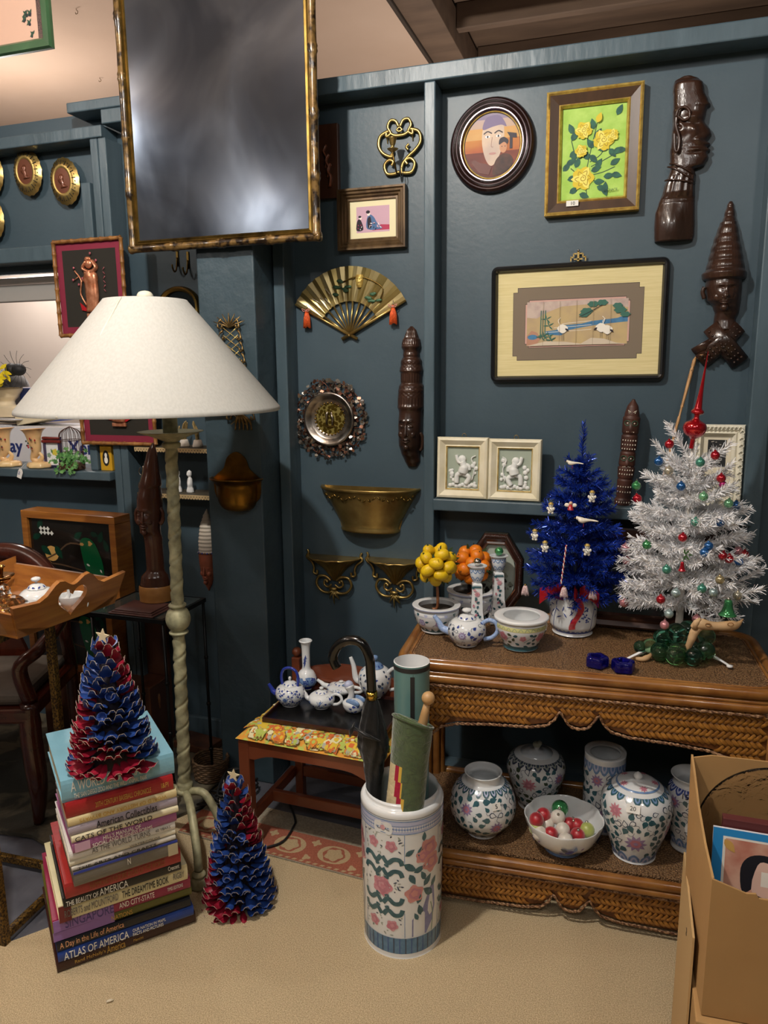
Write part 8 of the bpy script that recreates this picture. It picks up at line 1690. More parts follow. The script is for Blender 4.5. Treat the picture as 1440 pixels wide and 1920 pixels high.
# ---- glass table, plaque, statue
GZ = .705; g1, g2, g3, g4 = (onZ(x, y, GZ) for x, y in ((165, 1147), (335, 1168), (402, 1120), (222, 1122))); GX0, GX1, GY0, GY1 = g1.x, min((g2.x+g3.x)/2, cx0-.02), 1.99, 2.25
t = thing('glass_side_table', 'black metal side table with a glass top beside the heavy post', 'table', (GX0, GY0, 0)); W_2, D_2 = GX1-GX0, GY1-GY0; bkm = mat('black_metal', '#16181a', .35, .5)
mb = MB()
for (x0, x1, y0, y1) in ((0, W_2, 0, .012), (0, W_2, D_2-.012, D_2), (0, .012, .0121, D_2-.0121), (W_2-.012, W_2, .0121, D_2-.0121)): mb.box(x0, x1, y0, y1, GZ-.016, GZ-.001, bkm, .001)
link_obj('top_frame', mb, t); link_obj('glass_top', MB().box(.013, W_2-.013, .013, D_2-.013, GZ-.007, GZ-.001, mat('smoked_glass', '#9fb0b0', .03, trans=.85)), t)
for x in (.008, W_2-.008):
    for y in (.008, D_2-.008):
        mb = MB(); mb.tube([(x, y, .012), (x, y, GZ-.017)], .0055, bkm, 10)
        for z in (.12, .30, .48): mb.lathe([(.006, -.006), (.009, -.003), (.007, 0), (.009, .003), (.006, .006)], bkm, 10, (x, y, z))
        link_obj('leg', mb, t)
pq = onZ(262, 1146, GZ); pl = thing('stepped_plaque', 'stepped reddish wooden plinth under the carved statue', 'plinth', (pq.x, pq.y+.015, GZ)); pm = mat('dusty_rose_wood', '#6d4a44', .5, c2='#5c3c38', scale=12)
mb = MB()
for q, s in enumerate((.088, .080, .072)): mb.box(-s, s, -s*.75, s*.75, .0045*q, .0045*(q+1), pm, .001)
link_obj('plinth_block', mb, pl)
sb = onZ(287, 1128, GZ+.014); sb.y += .02; st = onY(312, 832, sb.y); HS = st.z-GZ-.014; t = thing('carved_statue', 'tall carved dark wood head with a pointed headdress on a pale wood base', 'statue', (sb.x, sb.y, GZ+.0145), .25)
rw2 = mat('rosewood_grain', '#5c3424', .25, c2='#3a2016', scale=12, coat=.4, stretch=(1, 1, .15)); bark = mat('pale_sapwood', '#a8763f', .45, c2='#94642f', scale=20, coat=.2)
link_obj('base_block', MB().lathe(sprof([(0, 0), (.050, 0), (.054, .008), (.055, .045), (.052, .056)], 3), bark, 32, sx=1.05, sy=.85), t); h_ = HS
link_obj('carved_figure', carve(MB(), [(.055, 0, .052, .044), (.085, 0, .046, .04), (.11, .004, .030, .028), (.20, .004, .030, .028), (.29*h_+.06, .004, .031, .03), (.43*h_, 0, .030, .034), (.46*h_, -.004, .033, .044), (.54*h_, -.002, .041, .052), (.66*h_, 0, .041, .05), (.73*h_, .004, .035, .042), (.74*h_, .006, .037, .042), (.84*h_, .012, .026, .03), (.93*h_, .018, .018, .02), (.96*h_, .02, .013, .014), (h_, .024, .003, .004)], rw2, face_feats(-.010, .545*h_, .060, .22*h_, 1.0)+[(-.012, .46*h_, .008, .02, .014)], 130, 36, full=True), t)
mb = face_bits(MB(), -.008, .545*h_, .068, .22*h_, .041, .051, rw2)
for s in (-1, 1): mb.tube(smooth_path([(s*.038, -.01, .60*h_), (s*.047, -.012, .57*h_), (s*.044, -.012, .52*h_), (s*.036, -.014, .50*h_)], 4), [.006]*7+[.008]*6, rw2, 8)
link_obj('face', mb, t)
# walking cane, basket, boards, cables
cg = onY(292, 1310, 2.36); mb = MB(); mb.tube(smooth_path([(0, 0, 0), (.003, 0, cg.z-.03), (.010, 0, cg.z), (.018, -.004, cg.z-.010), (.014, 0, cg.z-.06)], 6), .007, mat('wrapped_leather', '#5c3a22', .6, c2='#7a5230', scale=60, bump=.4), 8); solo('looped_cane', mb, 'brown leather wrapped looped cane leaning behind the glass table', 'cane', (cg.x, 2.36, .02))
bp = onZ(388, 1478, 0); t = thing('wicker_basket', 'small brown wicker basket behind the lamp foot', 'basket', (bp.x-.01, bp.y+.05, .02)); wk = mat('wicker_brown', '#6b5238', .7, c2='#463424', scale=90, bump=.6); mb = MB()
for z in range(9): mb.tube([((.058+.0008*z+.0015*(-1)**(q+z))*cos(2*pi*q/28), (.058+.0008*z+.0015*(-1)**(q+z))*sin(2*pi*q/28), .006+z*.0085) for q in range(28)], .0048, wk, 5, closed=True)
mb.lathe([(0, .002), (.058, .003)], wk, 20); link_obj('woven_sides', mb, t)
mb = MB().box(-.11, .06, -.05, .05, 0, .03, walnut, .004); bq = onZ(360, 1430, 0); solo('wooden_block', mb, 'old wooden board lying against the wall behind the wicker basket', 'board', (bq.x, 2.40, .02), -.15)
mb = MB(); R_ = random.Random(5)
for q in range(7): pts = [(R_.uniform(-.05, .09), R_.uniform(-.12, .10), .006+.006*q+R_.uniform(0, .02)) for _ in range(6)]; mb.tube(smooth_path(pts, 5), .0042, blackish, 6)
kb = onZ(425, 1500, 0); tag(solo('cable_tangle', mb, 'tangle of black cables on the floor behind the lamp foot', 'cables', (kb.x, kb.y, .012)), kind='stuff')

# ================================================================ STAINED GLASS BOX AND TRAY TABLE
oak = mat('honey_oak', '#a46a2e', .38, c2='#8a5422', scale=9, stretch=(.35, 1, 6), coat=.25, lo=.4, hi=.6); A0, B0 = onY(30, 958, 2.22), onY(216, 968, 2.22)
def wy(z): return mat(*z)
def parrot(name, label, loc, rz, w_, h_):
    t = thing(name, label, 'stained glass panel', loc, rz); mb = MB()
    for (x0, x1, z0, z1) in ((0, w_, 0, .028), (0, w_, h_-.028, h_), (0, .028, .0281, h_-.0281), (w_-.028, w_, .0281, h_-.0281)): mb.box(x0, x1, 0, .085, z0, z1, oak, .002)
    link_obj('frame', mb, t); A = Art(.012); A.p(rect(w_-.05, h_-.05, w_/2, h_/2), mat('dark_leaded_glass', '#1c1916', .15, coat=.5)); G = lambda x, z: (.03+(w_-.06)*x, .03+(h_-.06)*z); gr = mat('parrot_green', '#0b5a34', .25, coat=.6); lg = mat('leaf_glass', '#0e3526', .2, coat=.6); am = mat('amber_glass', '#c49a58', .3); wg = mat('white_glass', '#d9dcd6', .3); bw_ = mat('lead_branch', '#4d3a28', .5)
    A.p([(G(.25, .5)[0]+.034*cos(q*.4), G(.25, .5)[1]+.03*sin(q*.4)) for q in range(16)], am)
    for pts in ([(.0, .3), (.3, .5), (.5, .68), (.8, .62)], [(.1, .35), (.35, .35), (.6, .3), (1, .2)]): A.line([G(*p) for p in pts], .006, bw_)
    for (x, z, a, l) in ((.1, .85, 1.0, .05), (.12, .6, -.6, .06), (.3, .62, -1.0, .06), (.02, .7, .4, .05), (.55, .75, .6, .05), (.85, .72, 1.2, .05), (.95, .6, 1.9, .05), (.75, .85, -.2, .04)): A.p(leaf_pts(l, l*.5, *G(x, z), a), lg)
    for q in range(7): A.p(blob_pts(.008, *G(.14+.045*(q % 4), .80+.06*(q//4)), 4, .2, 8), wg)
    A.p(sp2([G(.62, .70), G(.70, .78), G(.80, .70), G(.88, .40), G(.86, .12), G(.74, .10), G(.66, .35)], 4), gr); A.p(leaf_pts(.05, .02, *G(.80, .2), -1.2), gr); A.p(blob_pts(.008, *G(.64, .68), 2, .3, 8), am).p(blob_pts(.010, *G(.74, .70), 3, .3, 8), am).p(leaf_pts(.018, .008, *G(.68, .40), -.4), wg).p(leaf_pts(.016, .007, *G(.84, .34), -1.0), wg).p(leaf_pts(.05, .03, *G(.9, .16), -1.0), mat('deep_blue_glass', '#141f4a', .2)); link_obj('leaded_panel', A.mb, t); return t
parrot('stained_glass_box', 'oak framed stained glass box with a green parrot leaning behind the armchair', (A0.x, 2.24, .66), -.06, B0.x-A0.x, A0.z-.66)
q_ = onY(200, 1210, 2.3); parrot('stained_glass_box', 'oak framed stained glass box, mostly hidden, standing on the floor below the parrot one', (q_.x-.42, 2.34, .30), 0, .42, .33)
solo('storage_crate', MB().box(-.26, .26, -.06, .09, 0, .275, walnut, .004).box(-.26, .26, .067, .09, .275, .63, walnut, .004), 'dark wooden crate supporting the stained glass boxes', 'crate', ((A0.x+B0.x)/2-.0, 2.36, .0195) )
# armchair behind the tray
ac = thing('armchair', 'carved dark mahogany armchair half hidden below the oak tray', 'chair', (-2.16, 1.90, .0185), .35); dm = mat('dark_mahogany', '#4a1d10', .25, coat=.5, c2='#31120a', scale=8)
mb = MB(); mb.tube(smooth_path([(-.27, .16, .72), (-.15, .22, .80), (.08, .22, .83), (.24, .14, .76), (.30, .0, .66)], 6), [.028+.008*sin(i/24*pi) for i in range(25)], dm, 12); link_obj('crest_rail', mb, ac)
mb = MB(); mb.poly(sp2([(-.10, .40), (-.07, .55), (-.12, .66), (-.08, .80), (.08, .82), (.12, .66), (.07, .55), (.10, .40)], 4), dm, .02, T(0, .20, 0)); link_obj('splat', mb, ac)
for x in (-.25, .27): mb = MB(); mb.tube(smooth_path([(x, .18, .012), (x, .18, .4), (x*1.08, .10, .56), (x*1.05, .12, .70)], 5), [.024]*16, dm, 10); link_obj('back_leg', mb, ac)
for x in (-.26, .28): mb = MB(); mb.tube(smooth_path([(x, -.22, .0), (x*1.02, -.21, .12), (x*.98, -.20, .30), (x, -.20, .42)], 5), [.016, .018, .02, .024, .026, .03, .032, .034, .034, .034, .034, .034, .034, .03, .03, .03], dm, 10); link_obj('front_leg', mb, ac)
for s in (-1, 1): mb = MB(); mb.tube(smooth_path([(s*.28, .14, .66), (s*.33, -.02, .64), (s*.32, -.18, .60), (s*.27, -.22, .55), (s*.28, -.19, .42)], 6), .019, dm, 10, flat=1.3); link_obj('arm', mb, ac)
link_obj('seat_rail', MB().box(-.27, .29, -.23, .20, .36, .41, dm, .01), ac); link_obj('seat_pad', MB().box(-.24, .26, -.20, .17, .4105, .45, mat('grey_brown_upholstery', '#564e46', .8, c2='#3c3630', scale=9), .016), ac)
# tray table stand
spg = mat('speckled_gilt', '#7a5c26', .4, .4, c2='#2a1c0e', scale=170, lo=.42, hi=.58); Fp, Rp = onZ(10, 1772, .0), onZ(138, 1648, .0); e1 = (Rp-Fp); e1.z = 0; LA = e1.length; e1.normalize(); TRZ = atan2(e1.y, e1.x)
TH = .845; t = thing('tray_stand', 'speckled gilt stand with floor rails carrying the oak tray', 'stand', (Fp.x, Fp.y, .003), TRZ); wn_ = mat('rattan_wrap', '#b0813f', .5, c2='#7c5526', scale=120, stretch=(.1, .1, 3))
for (x, y) in ((0, 0), (LA, 0), (0, .46), (LA, .46)):
    mb = MB().box(x-.011, x+.011, y-.011, y+.011, 0, TH-.008, spg, .003); mb.box(x-.012, x+.012, y-.012, y+.012, .36, .44, wn_, .002); link_obj('leg', mb, t)
for (a, b, c_, d) in ((.0115, LA-.0115, -.009, .009), (.0115, LA-.0115, .451, .469)): link_obj('rail', MB().box(a, b, c_, d, .012, .034, spg, .003), t); link_obj('rail', MB().box(a, b, c_, d, TH-.03, TH-.010, spg, .003), t)
for x in (0, LA): link_obj('rail', MB().box(x-.009, x+.009, .0115, .4485, .012, .034, spg, .003), t)
PA, PB = onZ(34, 1199, TH), onZ(215, 1132, TH); e2 = PB-PA; LT = e2.length; rz_ = atan2(e2.y, e2.x); t = thing('serving_tray', 'honey oak serving tray with a heart cut out of its end', 'tray', (PA.x, PA.y, TH+.002), rz_)
fl = .022; hh_ = .082; n = 40; top = lambda f: hh_+.012*math.exp(-((f-1)/.05)**2)+.010*math.exp(-(f/.05)**2)+.046*(math.exp(-((f-.385)/.10)**2)+math.exp(-((f-.615)/.10)**2))
def end_board(y0, s):
    mb = MB(); hc = (LT*.5, .062); H_ = [(hc[0]+.0030*16*sin(q)**3, hc[1]+.0030*(13*cos(q)-5*cos(2*q)-2*cos(3*q)-cos(4*q))) for q in [2*pi*i/40 for i in range(40)]]
    O_ = []
    for i in range(40):
        dx, dz = H_[i][0]-hc[0], H_[i][1]-hc[1]-.002; l = sqrt(dx*dx+dz*dz) or 1; dx /= l; dz /= l; lo_, hi_ = 0, .5
        for _ in range(22):
            m2 = (lo_+hi_)/2; x, z = hc[0]+dx*m2, hc[1]+dz*m2; f = (x+fl*z/hh_)/(LT+2*fl*z/hh_); lo_, hi_ = (m2, hi_) if (0 <= f <= 1 and 0 <= z <= top(f)) else (lo_, m2)
        O_.append((hc[0]+dx*lo_, hc[1]+dz*lo_))
    mb.ring(O_, H_, oak, 0, .012); pts = [(0, 0), (LT, 0)]+[(LT+fl*z/hh_, z) for z in (hh_*.5, top(1))]
    co = [p for p in ((0, 0), (LT, 0), (LT+fl*1.15, top(1)), (-fl*1.15, top(0)))]
    for k_, c_ in enumerate(co):   # fill the corners missed by the radial outline
        j = min(range(40), key=lambda i: (O_[i][0]-c_[0])**2+(O_[i][1]-c_[1])**2); mb.poly([O_[j-1], c_, O_[(j+1) % 40], O_[j]], oak, .012) if (O_[j][0]-c_[0])**2+(O_[j][1]-c_[1])**2 > 1e-8 else None
    return mb
TL_ = .42
for (y0, s, nm) in ((0, -1, 'end_board'), (TL_, 1, 'end_board')): o = link_obj(nm, end_board(0, 1), t); o.location = (0, y0-(.0 if s < 0 else .012), 0); o.rotation_euler = (.28*s*-1 if s < 0 else -.28, 0, 0)
for (x, s) in ((0, -1), (LT, 1)):
    link_obj('side_board', MB().add([(x, .004, 0), (x+s*fl, -.012, hh_*.85), (x+s*fl, TL_+.012, hh_*.85), (x, TL_-.004, 0), (x-s*.010, .004, 0), (x+s*(fl-.010), -.012, hh_*.85), (x+s*(fl-.010), TL_+.012, hh_*.85), (x-s*.010, TL_-.004, 0)], [(0, 1, 2, 3), (7, 6, 5, 4), (1, 5, 6, 2), (0, 4, 5, 1), (3, 2, 6, 7), (0, 3, 7, 4)], oak), t)
link_obj('tray_floor', MB().box(-.002, LT+.002, .0, TL_, -.001, .006, oak, .001), t)
TB = TH+.0085; MT_ = Matrix.Translation((PA.x, PA.y, TB)) @ Matrix.Rotation(rz_, 4, 'Z'); ontr = lambda x, y: MT_ @ Vector((x, y, 0))
def dkt(P_, R, h):
    for th, z in ((-1.9, .55), (-.7, .5), (.6, .6), (2.2, .5)):
        P_.flower(th, z*h, .010, p_rose, p_gold, 7); [P_.leaf(th+random.uniform(-.35, .35), h*(z-.35*random.random()), .009, .004, q, (p_green, p_lil, p_gold)[q % 3]) for q in range(12)]
P0 = ontr(LT*.42, .085); teapot('white flowered teapot standing in the oak tray behind the heart', P0, .050, .078, dkt, rz=.9, spout_len=.7, spout_up=1.1, knob=.24)
P0 = ontr(LT*.66, .045); t = thing('teacup', 'white cup seen through the heart cut out of the oak tray', 'cup', tuple(P0)); P_ = Pot([(0, 0), (.018, 0), (.020, .004), (.032, .022), (.036, .042), (.034, .042), (.030, .022), (0, .006)], glz, 32); link_obj('cup_bowl', P_.mb, t); link_obj('handle', MB().tube(smooth_path([(.033, 0, .036), (.050, 0, .034), (.050, 0, .016), (.028, 0, .012)], 4), .003, glz, 8), t)
P0 = ontr(LT*.10, .075); t = thing('glass_dome', 'clear cut glass dome with a pointed knob at the left of the oak tray', 'glass dome', tuple(P0)); cgl = mat('cut_crystal', '#ffffff', .03, trans=1.0, ior=1.5, bump=.8, bscale=60, kind='voronoi'); link_obj('dome', MB().lathe(sprof([(.056, 0), (.056, .055), (.048, .068), (.044, .067), (.052, .054), (.053, 0)], 3), glass_m, 40), t)
link_obj('crystal_top', MB().lathe(sprof([(.048, .068), (.038, .078), (.016, .088), (.009, .092), (.013, .098), (.014, .106), (.008, .116), (0, .122)], 3), cgl, 32), t)
P0 = ontr(LT*.28, .17); t = thing('brass_candlestick', 'brass candlestick with a wide drip pan standing behind the glass dome', 'candlestick', tuple(P0)); pbr = mat('polished_brass', '#c08a4a', .2, 1.0)
link_obj('stick', MB().lathe(sprof([(0, 0), (.042, 0), (.044, .006), (.020, .016), (.012, .03), (.016, .045), (.012, .06), (.020, .075), (.012, .085), (.024, .10), (.026, .106), (0, .108)], 3), pbr, 32), t); link_obj('drip_pan', MB().lathe([(.01, .107), (.036, .112), (.038, .116), (.012, .111)], pbr, 32), t); link_obj('candle_cup', MB().lathe([(.010, .111), (.011, .135), (.017, .138), (.0175, .142), (.014, .141), (.010, .118), (0, .117)], pbr, 24), t)

# ================================================================ WINDOW SILL AT THE LEFT
SLZ = zb+.001; biscuit = mat('biscuit_glaze', '#d3a877', .2, coat=.6, c2='#dcc08c', scale=12); onS = lambda px, back=0.03: Vector((onY(px, 870, YS+back).x, YS+back, SLZ)); cb = None
for px, lb in ((70, 'tan glazed horn shaped vase with a price tag on the sill'), (12, 'tan glazed horn shaped vase at the left edge of the sill')):
    P0 = onS(px)
    if cb: clone(cb, lb, tuple(P0), .2, scale=(1.3, 1.1, 1.25)); continue
    t = cb = thing('cornucopia_vase', lb, 'vase', tuple(P0), 0, 'pair of horn vases'); t.scale = (1.3, 1.1, 1.25); mb = MB(); mb.tube(smooth_path([(-.006, 0, .125), (-.004, 0, .09), (.0, 0, .055), (-.012, 0, .030), (.006, 0, .018), (.022, 0, .034), (.010, 0, .050)], 6), [.042, .036, .031, .027, .025, .023, .022, .021, .020, .019, .018, .017, .016, .015, .014, .013, .012, .011, .011, .011, .010, .010, .010, .009, .009, .008, .008, .008, .007, .007, .006, .006, .006, .005, .005, .004, .003], biscuit, 18, caps=False); link_obj('horn', mb, t)
    mb = MB(); mb.lathe(sprof([(0, 0), (.036, 0), (.038, .010), (.030, .018), (0, .022)], 3), biscuit, 24, (.01, 0, 0), wob=lambda a, z: 1+.08*cos(a*7)); link_obj('foot', mb, t); mb = MB()
    for q in range(10): a = -pi/2+random.uniform(-.7, .7); mb.ball((.029*cos(a), .029*sin(a), .06+random.uniform(0, .035)), .0035, red_m if q % 2 else p_olive, 6, 4, (1, .4, 1))
    link_obj('painted_flowers', mb, t)
tg = onS(38, -.028); mb = MB().poly([(-.011, -.04), (.011, -.04), (.013, -.012), (.006, 0), (-.006, 0), (-.011, -.012)], mat('tag_paper', '#e9e7e2', .7), .0006); [text_mb(mb, s, .008, p_navy, T(-.008, -.0006, -.018-.008*q) @ FACE) for q, s in enumerate(('22-', '30'))]; mb.tube(smooth_path([(0, 0, 0), (.004, .01, .02), (.014, .028, .035)], 4), .0005, whl, 4); solo('price_tag', mb, 'white price tag hanging over the sill from the horn vase', 'tag', tuple(tg+Vector((0, 0, .0))), 0, None, 0, .35)
P0 = onS(103, .045); t = thing('ceramic_frame', 'painted ceramic frame with a leafy scene behind the ivy on the sill', 'frame', tuple(P0)); mb = MB(); dkr = mat('oxblood_glaze', '#6d2420', .3, coat=.5); pnv = mat('plum_glaze', '#3c3558', .3, coat=.5); W3, H3 = .085, .125; moulding(mb, W3, H3, [(0, .010, pnv), (.010, .012, pnv), (.011, .006, pnv)], 0); mb.v = [(v[0], v[1], v[2]+H3/2) for v in mb.v]; mb.box(-W3/2-.004, W3/2+.004, -.016, 0, H3*.80, H3*.90, dkr, .004).box(-W3/2, W3/2, -.016, 0, H3*.92, H3*1.0, dkr, .004); link_obj('frame', mb, t)
A = Art(-.005); A.p(rect(W3-.02, H3-.02, 0, H3/2), glz).p(blob_pts(.014, .01, H3*.5, 5, .2, 16), mat('glaze_yellow', '#cfc04a', .3, coat=.5)).p(blob_pts(.010, -.02, H3*.4, 5, .2, 12), p_green).p(leaf_pts(.03, .012, -.01, H3*.25, -.3), pnv); link_obj('painted_panel', A.mb, t)
P0 = onS(136, .075); t = thing('birdcage', 'small rusty wire birdcage behind the ivy on the sill', 'birdcage', tuple(P0)); rus = mat('rusty_wire', '#4a2c22', .6, .4)
for q in range(16): a = 2*pi*q/16; link_obj('bar', MB().tube(smooth_path([(.045*cos(a), .045*sin(a), .0), (.045*cos(a), .045*sin(a), .11), (.035*cos(a), .035*sin(a), .145), (0, 0, .165)], 4), .0012, rus, 5), t)
mb = MB(); [mb.tube([(.045*cos(2*pi*q/24), .045*sin(2*pi*q/24), z) for q in range(24)], .0016, rus, 5, closed=True) for z in (.002, .06, .11)]; link_obj('hoops', mb, t)
P0 = onS(130, -.008); t = thing('potted_ivy', 'small potted ivy in a dark planter on the edge of the sill', 'plant', (P0.x, YS-.0, SLZ)); link_obj('planter', MB().box(-.045, .045, -.018, .032, 0, .03, mat('bark_planter', '#5a4232', .7, bump=.5), .004), t); mb = MB(); ivg = mat('ivy_green', '#3f7a3c', .5, c2='#6a9a58', scale=60); R_ = random.Random(8)
for q in range(110):
    d = Vector((R_.gauss(0, .036), R_.uniform(-.035, .02), .03+abs(R_.gauss(0, .022)))) if q < 90 else Vector((R_.uniform(-.05, .05), -.03, R_.uniform(-.01, .03))); s = R_.uniform(.010, .018); mb.poly([(0, -s*.5), (s*.5, -s*.35), (s*.35, 0), (s*.7, s*.35), (s*.2, s*.35), (0, s*.9), (-s*.2, s*.35), (-s*.7, s*.35), (-s*.35, 0), (-s*.5, -s*.35)], ivg, 0, T(*d, rz=R_.uniform(-1, 1), rx=R_.uniform(-.9, .3), ry=R_.uniform(-1, 1)))
link_obj('leaves', mb, t)
c, w_, h_ = boxY(192, 834, 213, 880, YS+.03); t = thing('soap_box', 'small yellow box with a white cameo figure on the ledge right of the sill', 'box', (c.x, YS+.03, SLZ)); link_obj('carton', MB().box(-w_/2, w_/2, -.012, .012, 0, h_, mat('mustard_card', '#c79a22', .5), .001), t); A = Art(-.0125); A.p(ell(w_*.3, h_*.32, 20, 0, h_*.5), blackish).p(ell(w_*.16, h_*.14, 12, 0, h_*.42), whl).p(ell(w_*.11, h_*.1, 12, 0, h_*.62), whl); link_obj('cameo', A.mb, t)
# things in the room seen through the opening
YB = 2.72; W_B = lambda x, y, Y=YB: onY(x, y, Y)
tb0 = W_B(60, 905).z; solo('packing_table', MB().box(-.9, .45, -.18, .75, -.04, 0, mat('grey_table', '#8c8a88', .6), .004).box(-.88, -.84, -.16, -.12, -tb0, -.041, bkm).box(.40, .44, -.16, -.12, -tb0, -.041, bkm).box(-.88, -.84, .69, .73, -tb0, -.041, bkm).box(.40, .44, .69, .73, -tb0, -.041, bkm), 'grey packing table standing in the room behind the opening', 'table', (W_B(60, 900).x, YB, tb0))
cart = mat('white_carton', '#d3d3d8', .6); a, b = W_B(-40, 890), W_B(182, 800); mb = MB().box(a.x, b.x, YB, YB+.25, tb0+.002, W_B(60, 800).z, cart, .003); zc_ = W_B(60, 836).z
for px, s_ in ((18, 'ay'), (128, 'Xera')): text_mb(mb, s_, .085, mat('carton_blue', '#26346e', .5), T(W_B(px, 836).x, YB-.001, zc_-.03) @ FACE, .0004, 'LEFT', 1.0, .002)
c_ = Vector((a.x, YB, tb0+.002)); solo('shipping_carton', mb, 'white shipping carton with large blue letters behind the sill', 'box')
zt3 = W_B(60, 800).z+.001
for x0, x1, m_, lb in ((30, 100, mat('manila_card', '#dccfae', .6), 'cream and red labelled card box on top of the white carton'),):
    a, b = W_B(22, 798), W_B(100, 762); t = thing('card_box', lb, 'box', (a.x, YB+.03, zt3), 0, None, 0, -.17); link_obj('carton', MB().box(0, b.x-a.x, 0, .14, 0, .075, m_, .002), t); link_obj('red_label', MB().box((b.x-a.x)*.66, (b.x-a.x)*1.0+.001, -.001, .05, .006, .074, mat('label_red', '#c02820', .5)), t)
a, b = W_B(42, 770, YB+.22), W_B(90, 728, YB+.22); bin_ = mat('blue_plastic', '#5f78cc', .25, trans=.25, alpha=.92); binw = mat('milky_plastic', '#c3c4d6', .3)
for (x0, x1, m_, lb, yy) in ((42, 90, bin_, 'translucent blue plastic bin behind the card box', .20), (5, 52, binw, 'milky white plastic bin left of the blue one', .24)):
    a, b = W_B(x0, 790, YB+yy), W_B(x1, 728, YB+yy); w3, h3 = b.x-a.x, b.z-a.z; t = thing('plastic_bin', lb, 'bin', (a.x, YB+yy, max(a.z, zt3))); mb = MB(); [mb.box(*v, m_, .001) for v in ((0, w3, 0, .004, 0, h3), (0, w3, .20, .204, 0, h3), (0, .004, .0041, .1999, 0, h3), (w3-.004, w3, .0041, .1999, 0, h3), (.0041, w3-.0041, .0041, .1999, 0, .004))]; link_obj('bin_walls', mb, t); link_obj('rim', MB().box(-.006, w3+.006, -.006, .0, h3-.012, h3, m_, .002), t)
R_ = random.Random(3); base_y = zt3
for q in range(7): a = W_B(-30+q*3, 800); solo('magazine', MB().box(0, .20, 0, .20, 0, .004, (cart, mat('mauve_cover', '#8d6f6a', .5), mat('buff_cover', '#bfae98', .5))[q % 3]), 'loose magazine number %s from the top of the pile on the white carton' % ('one two three four five six seven'.split()[6-q]), 'magazine', (a.x-.06, YB+.03+.001*q, zt3+.0045*q), R_.uniform(-.25, .25), 'magazines piled on the carton')
# hat on a mannequin
hc_ = W_B(-6, 730, YB+.1); skinm = mat('cream_mannequin', '#d9c8a8', .5); t = thing('mannequin_head', 'cream mannequin head and shoulders at the left edge behind the sill', 'mannequin', (hc_.x, YB+.13, base_y+.035)); s0 = hc_.z-base_y-.035
link_obj('head_and_shoulders', carve(MB(), [(0, 0, .16, .07), (.05*1, 0, .14, .08), (s0*.35, .01, .05, .05), (s0*.55, .012, .042, .045), (s0*.75, .012, .06, .07), (s0*1.0, .012, .075, .09), (s0*1.3, .012, .07, .085), (s0*1.5, .012, .02, .03)], skinm, (), 50, 28, full=True), t)
t = thing('black_hat', 'black hat with a spidery feather trim worn by the mannequin', 'hat', (hc_.x, YB+.12, hc_.z)); mb = MB(); mb.lathe(sprof([(.13, .0), (.12, .03), (.09, .065), (.04, .085), (0, .09)], 4), mat('black_felt_hat', '#17161a', .6, sheen=.5), 36, (.0, 0, .01)); link_obj('crown', mb, t); e = W_B(35, 693, YB+.05)-Vector((hc_.x, YB+.12, hc_.z)); mb = MB(); mb.ball(e, .035, blackish, 12, 8, (1, .8, .8)); mb.ball(e+Vector((-.04, 0, .0)), .03, blackish, 12, 8)
for q in range(14): a = q*.45-1.6; mb.tube(smooth_path([e, e+Vector((.05*cos(a), -.01, .05*sin(a))), e+Vector((.09*cos(a-.2), -.02, .085*sin(a-.2)))], 3), .001, blackish, 4)
link_obj('feather_trim', mb, t); mb = MB(); ye = mat('yellow_petal', '#e0c91c', .6); f0 = W_B(5, 703, YB+.02)
for q in range(26): mb.poly(leaf_pts(.035, .016), ye, .0005, T(R_.uniform(-.035, .03), R_.uniform(-.02, .0), R_.uniform(-.045, .035), rz=R_.uniform(-1, 1), ry=R_.uniform(0, 6)))
solo('fabric_flower', mb, 'bright yellow fabric flower tucked under the black hat', 'flower', tuple(f0))

# ================================================================ CARDBOARD BOXES AT THE RIGHT
kr = mat('kraft_cardboard', '#b08a58', .8, c2='#a88252', scale=5, bump=.1, bscale=40); X0b, Y0b, Y1b = .170, 1.25, 1.50; zf, zbk, zbt = .632, .745, .375
t = thing('cardboard_box', 'open torn cardboard box with magazines at the lower right', 'box', (X0b, Y0b, zbt), .06); Wb = .44
def wall(mb, pts, th, nrm): n_ = Vector(nrm)*th; k_ = len(pts); vs = [Vector(p) for p in pts]+[Vector(p)+n_ for p in pts]; mb.add(vs, [tuple(range(k_)), tuple(range(2*k_-1, k_-1, -1))]+[(i, (i+1) % k_, k_+(i+1) % k_, k_+i) for i in range(k_)], kr)
h1, h2 = zf-zbt, zbk-zbt; D_b = Y1b-Y0b
mb = MB(); wall(mb, [(0, 0, 0), (Wb, 0, 0), (Wb, 0, h1-.01), (.075, 0, h1-.012), (.07, 0, h1-.004), (.055, 0, h1-.006), (0, 0, h1+.012)], .004, (0, 1, 0)); link_obj('front_wall', mb, t)
mb = MB(); wall(mb, [(0, .004, 0), (0, .004, h1+.012), (-.001, D_b*.35, h1+.022), (-.002, D_b*.7, h1+.045), (-.006, D_b*.85, h1+.085), (-.008, D_b, h2-.004), (0, D_b, 0)], .004, (1, 0, 0)); link_obj('side_wall', mb, t)
mb = MB(); wall(mb, [(0, D_b, 0), (Wb, D_b, 0), (Wb, D_b, h2), (.03, D_b, h2), (-.008, D_b, h2-.01)], .004, (0, -1, 0)); wall(mb, [(Wb, .004, 0), (Wb, .004, h1), (Wb, D_b-.004, h2), (Wb, D_b-.004, 0)], .004, (-1, 0, 0)); link_obj('back_wall', mb, t); link_obj('box_floor', MB().box(.005, Wb-.005, .005, D_b-.005, 0, .004, kr), t)
t = thing('cardboard_box', 'closed printed cardboard box under the open torn one', 'box', (.160, 1.235, .0075), .0); link_obj('carton', MB().box(0, .50, 0, .30, 0, zbt-.010, kr, .003), t); mb = MB()
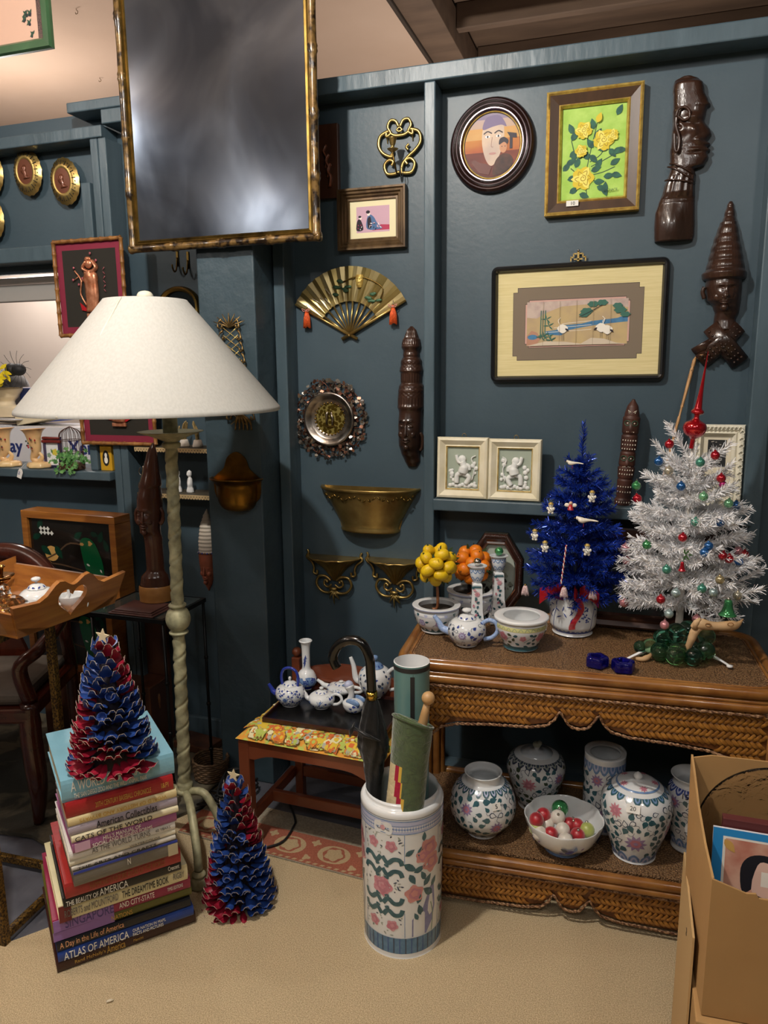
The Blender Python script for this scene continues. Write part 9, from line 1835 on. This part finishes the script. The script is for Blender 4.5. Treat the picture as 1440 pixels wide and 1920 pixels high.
for s_, z in (('10', .30), ('OIHO', .285), ('10', .20), ('OIHO', .185)): text_mb(mb, s_, .016, blk, T(-.001, .16, z, rz=-pi/2) @ FACE, .0003); text_mb(mb, s_, .014, blk, T(.012, -.0008, z) @ FACE, .0003)
mb.box(.03, .05, -.001, .0, .09, .105, mat('print_brown', '#6b4a2c', .8)); link_obj('printing', mb, t)
mb = MB(); mb.box(0, .004, 0, .26, 0, .47, mat('pale_kraft', '#c0a070', .8)); text_mb(mb, '2', .02, blk, T(-.0008, .1, .40, rz=-pi/2) @ FACE, .0003); solo('cardboard_sheet', mb, 'tall printed cardboard flap standing against the left side of the boxes', 'cardboard', (.1535, 1.31, .0075))
pc = onY(1452, 1572, 1.46); k = dim(0, pc); t = thing('glass_platter', 'round embossed clear glass platter standing in the open cardboard box', 'platter', (pc.x, 1.462, pc.z), 0, None, -.12); eg = mat('embossed_glass', '#ffffff', 0.04, trans=1.0, ior=1.5, bump=1.0, bscale=26, dist=1.5); mb = MB(); Rp_ = 140*k
mb.lathe([(0, .0), (Rp_*.6, .0), (Rp_*.66, .006), (Rp_*.97, .012), (Rp_, .016), (Rp_*1.0, .020), (Rp_*.96, .017), (Rp_*.65, .011), (Rp_*.58, .005), (0, .005)], eg, 64, M=XF); link_obj('platter_disc', mb, t)
m0 = onY(1322, 1560, 1.36); t = thing('magazine', 'blue bordered magazine with a reddish cover picture in the open cardboard box', 'magazine', (m0.x+.018, 1.36, zbt+.008), 0, None, -.12, 0); hm = m0.z-zbt-.012; link_obj('pages', MB().box(0, .26, 0, .006, 0, hm, cart), t); A = Art(-.0003); A.p(rect(.26, hm, .13, hm/2), mat('cover_blue', '#2f8fd0', .3, coat=.4)).p(rect(.235, hm-.02, .135, hm/2-.004), whl).p(rect(.228, hm-.026, .136, hm/2-.005), mat('cover_red', '#b86a58', .35, c2='#d9b09a', scale=14, coat=.4))
kk = mat('cover_black', '#22252c', .35); A.p(sp2([(.055, hm-.115), (.05, hm-.07), (.065, hm-.045), (.095, hm-.04), (.11, hm-.055), (.085, hm-.06), (.075, hm-.10)], 4), kk).p(sp2([(.075, hm-.12), (.078, hm-.06), (.10, hm-.055), (.13, hm-.08), (.15, hm-.13)], 4), mat('cover_skin', '#e3c0b0', .35)).p(rect(.03, .028, .10, hm-.085), whl).p(blob_pts(.026, .07, hm-.14, 7, .1, 16), kk).p(blob_pts(.02, .155, hm-.04, 14, .08, 40), mat('cover_yellow', '#e6cf10', .35)).p(leaf_pts(.03, .015, .02, hm-.02, -.9), mat('cover_tan', '#cfa45c', .4)); link_obj('cover_art', A.mb, t)
solo('book', MB().box(0, .22, 0, .02, 0, hm+.012, mat('wine_cover', '#5a2a2a', .5), .001), 'dark wine coloured book behind the blue bordered magazine', 'book', (m0.x+.035, 1.39, zbt+.008), 0, None, -.05)
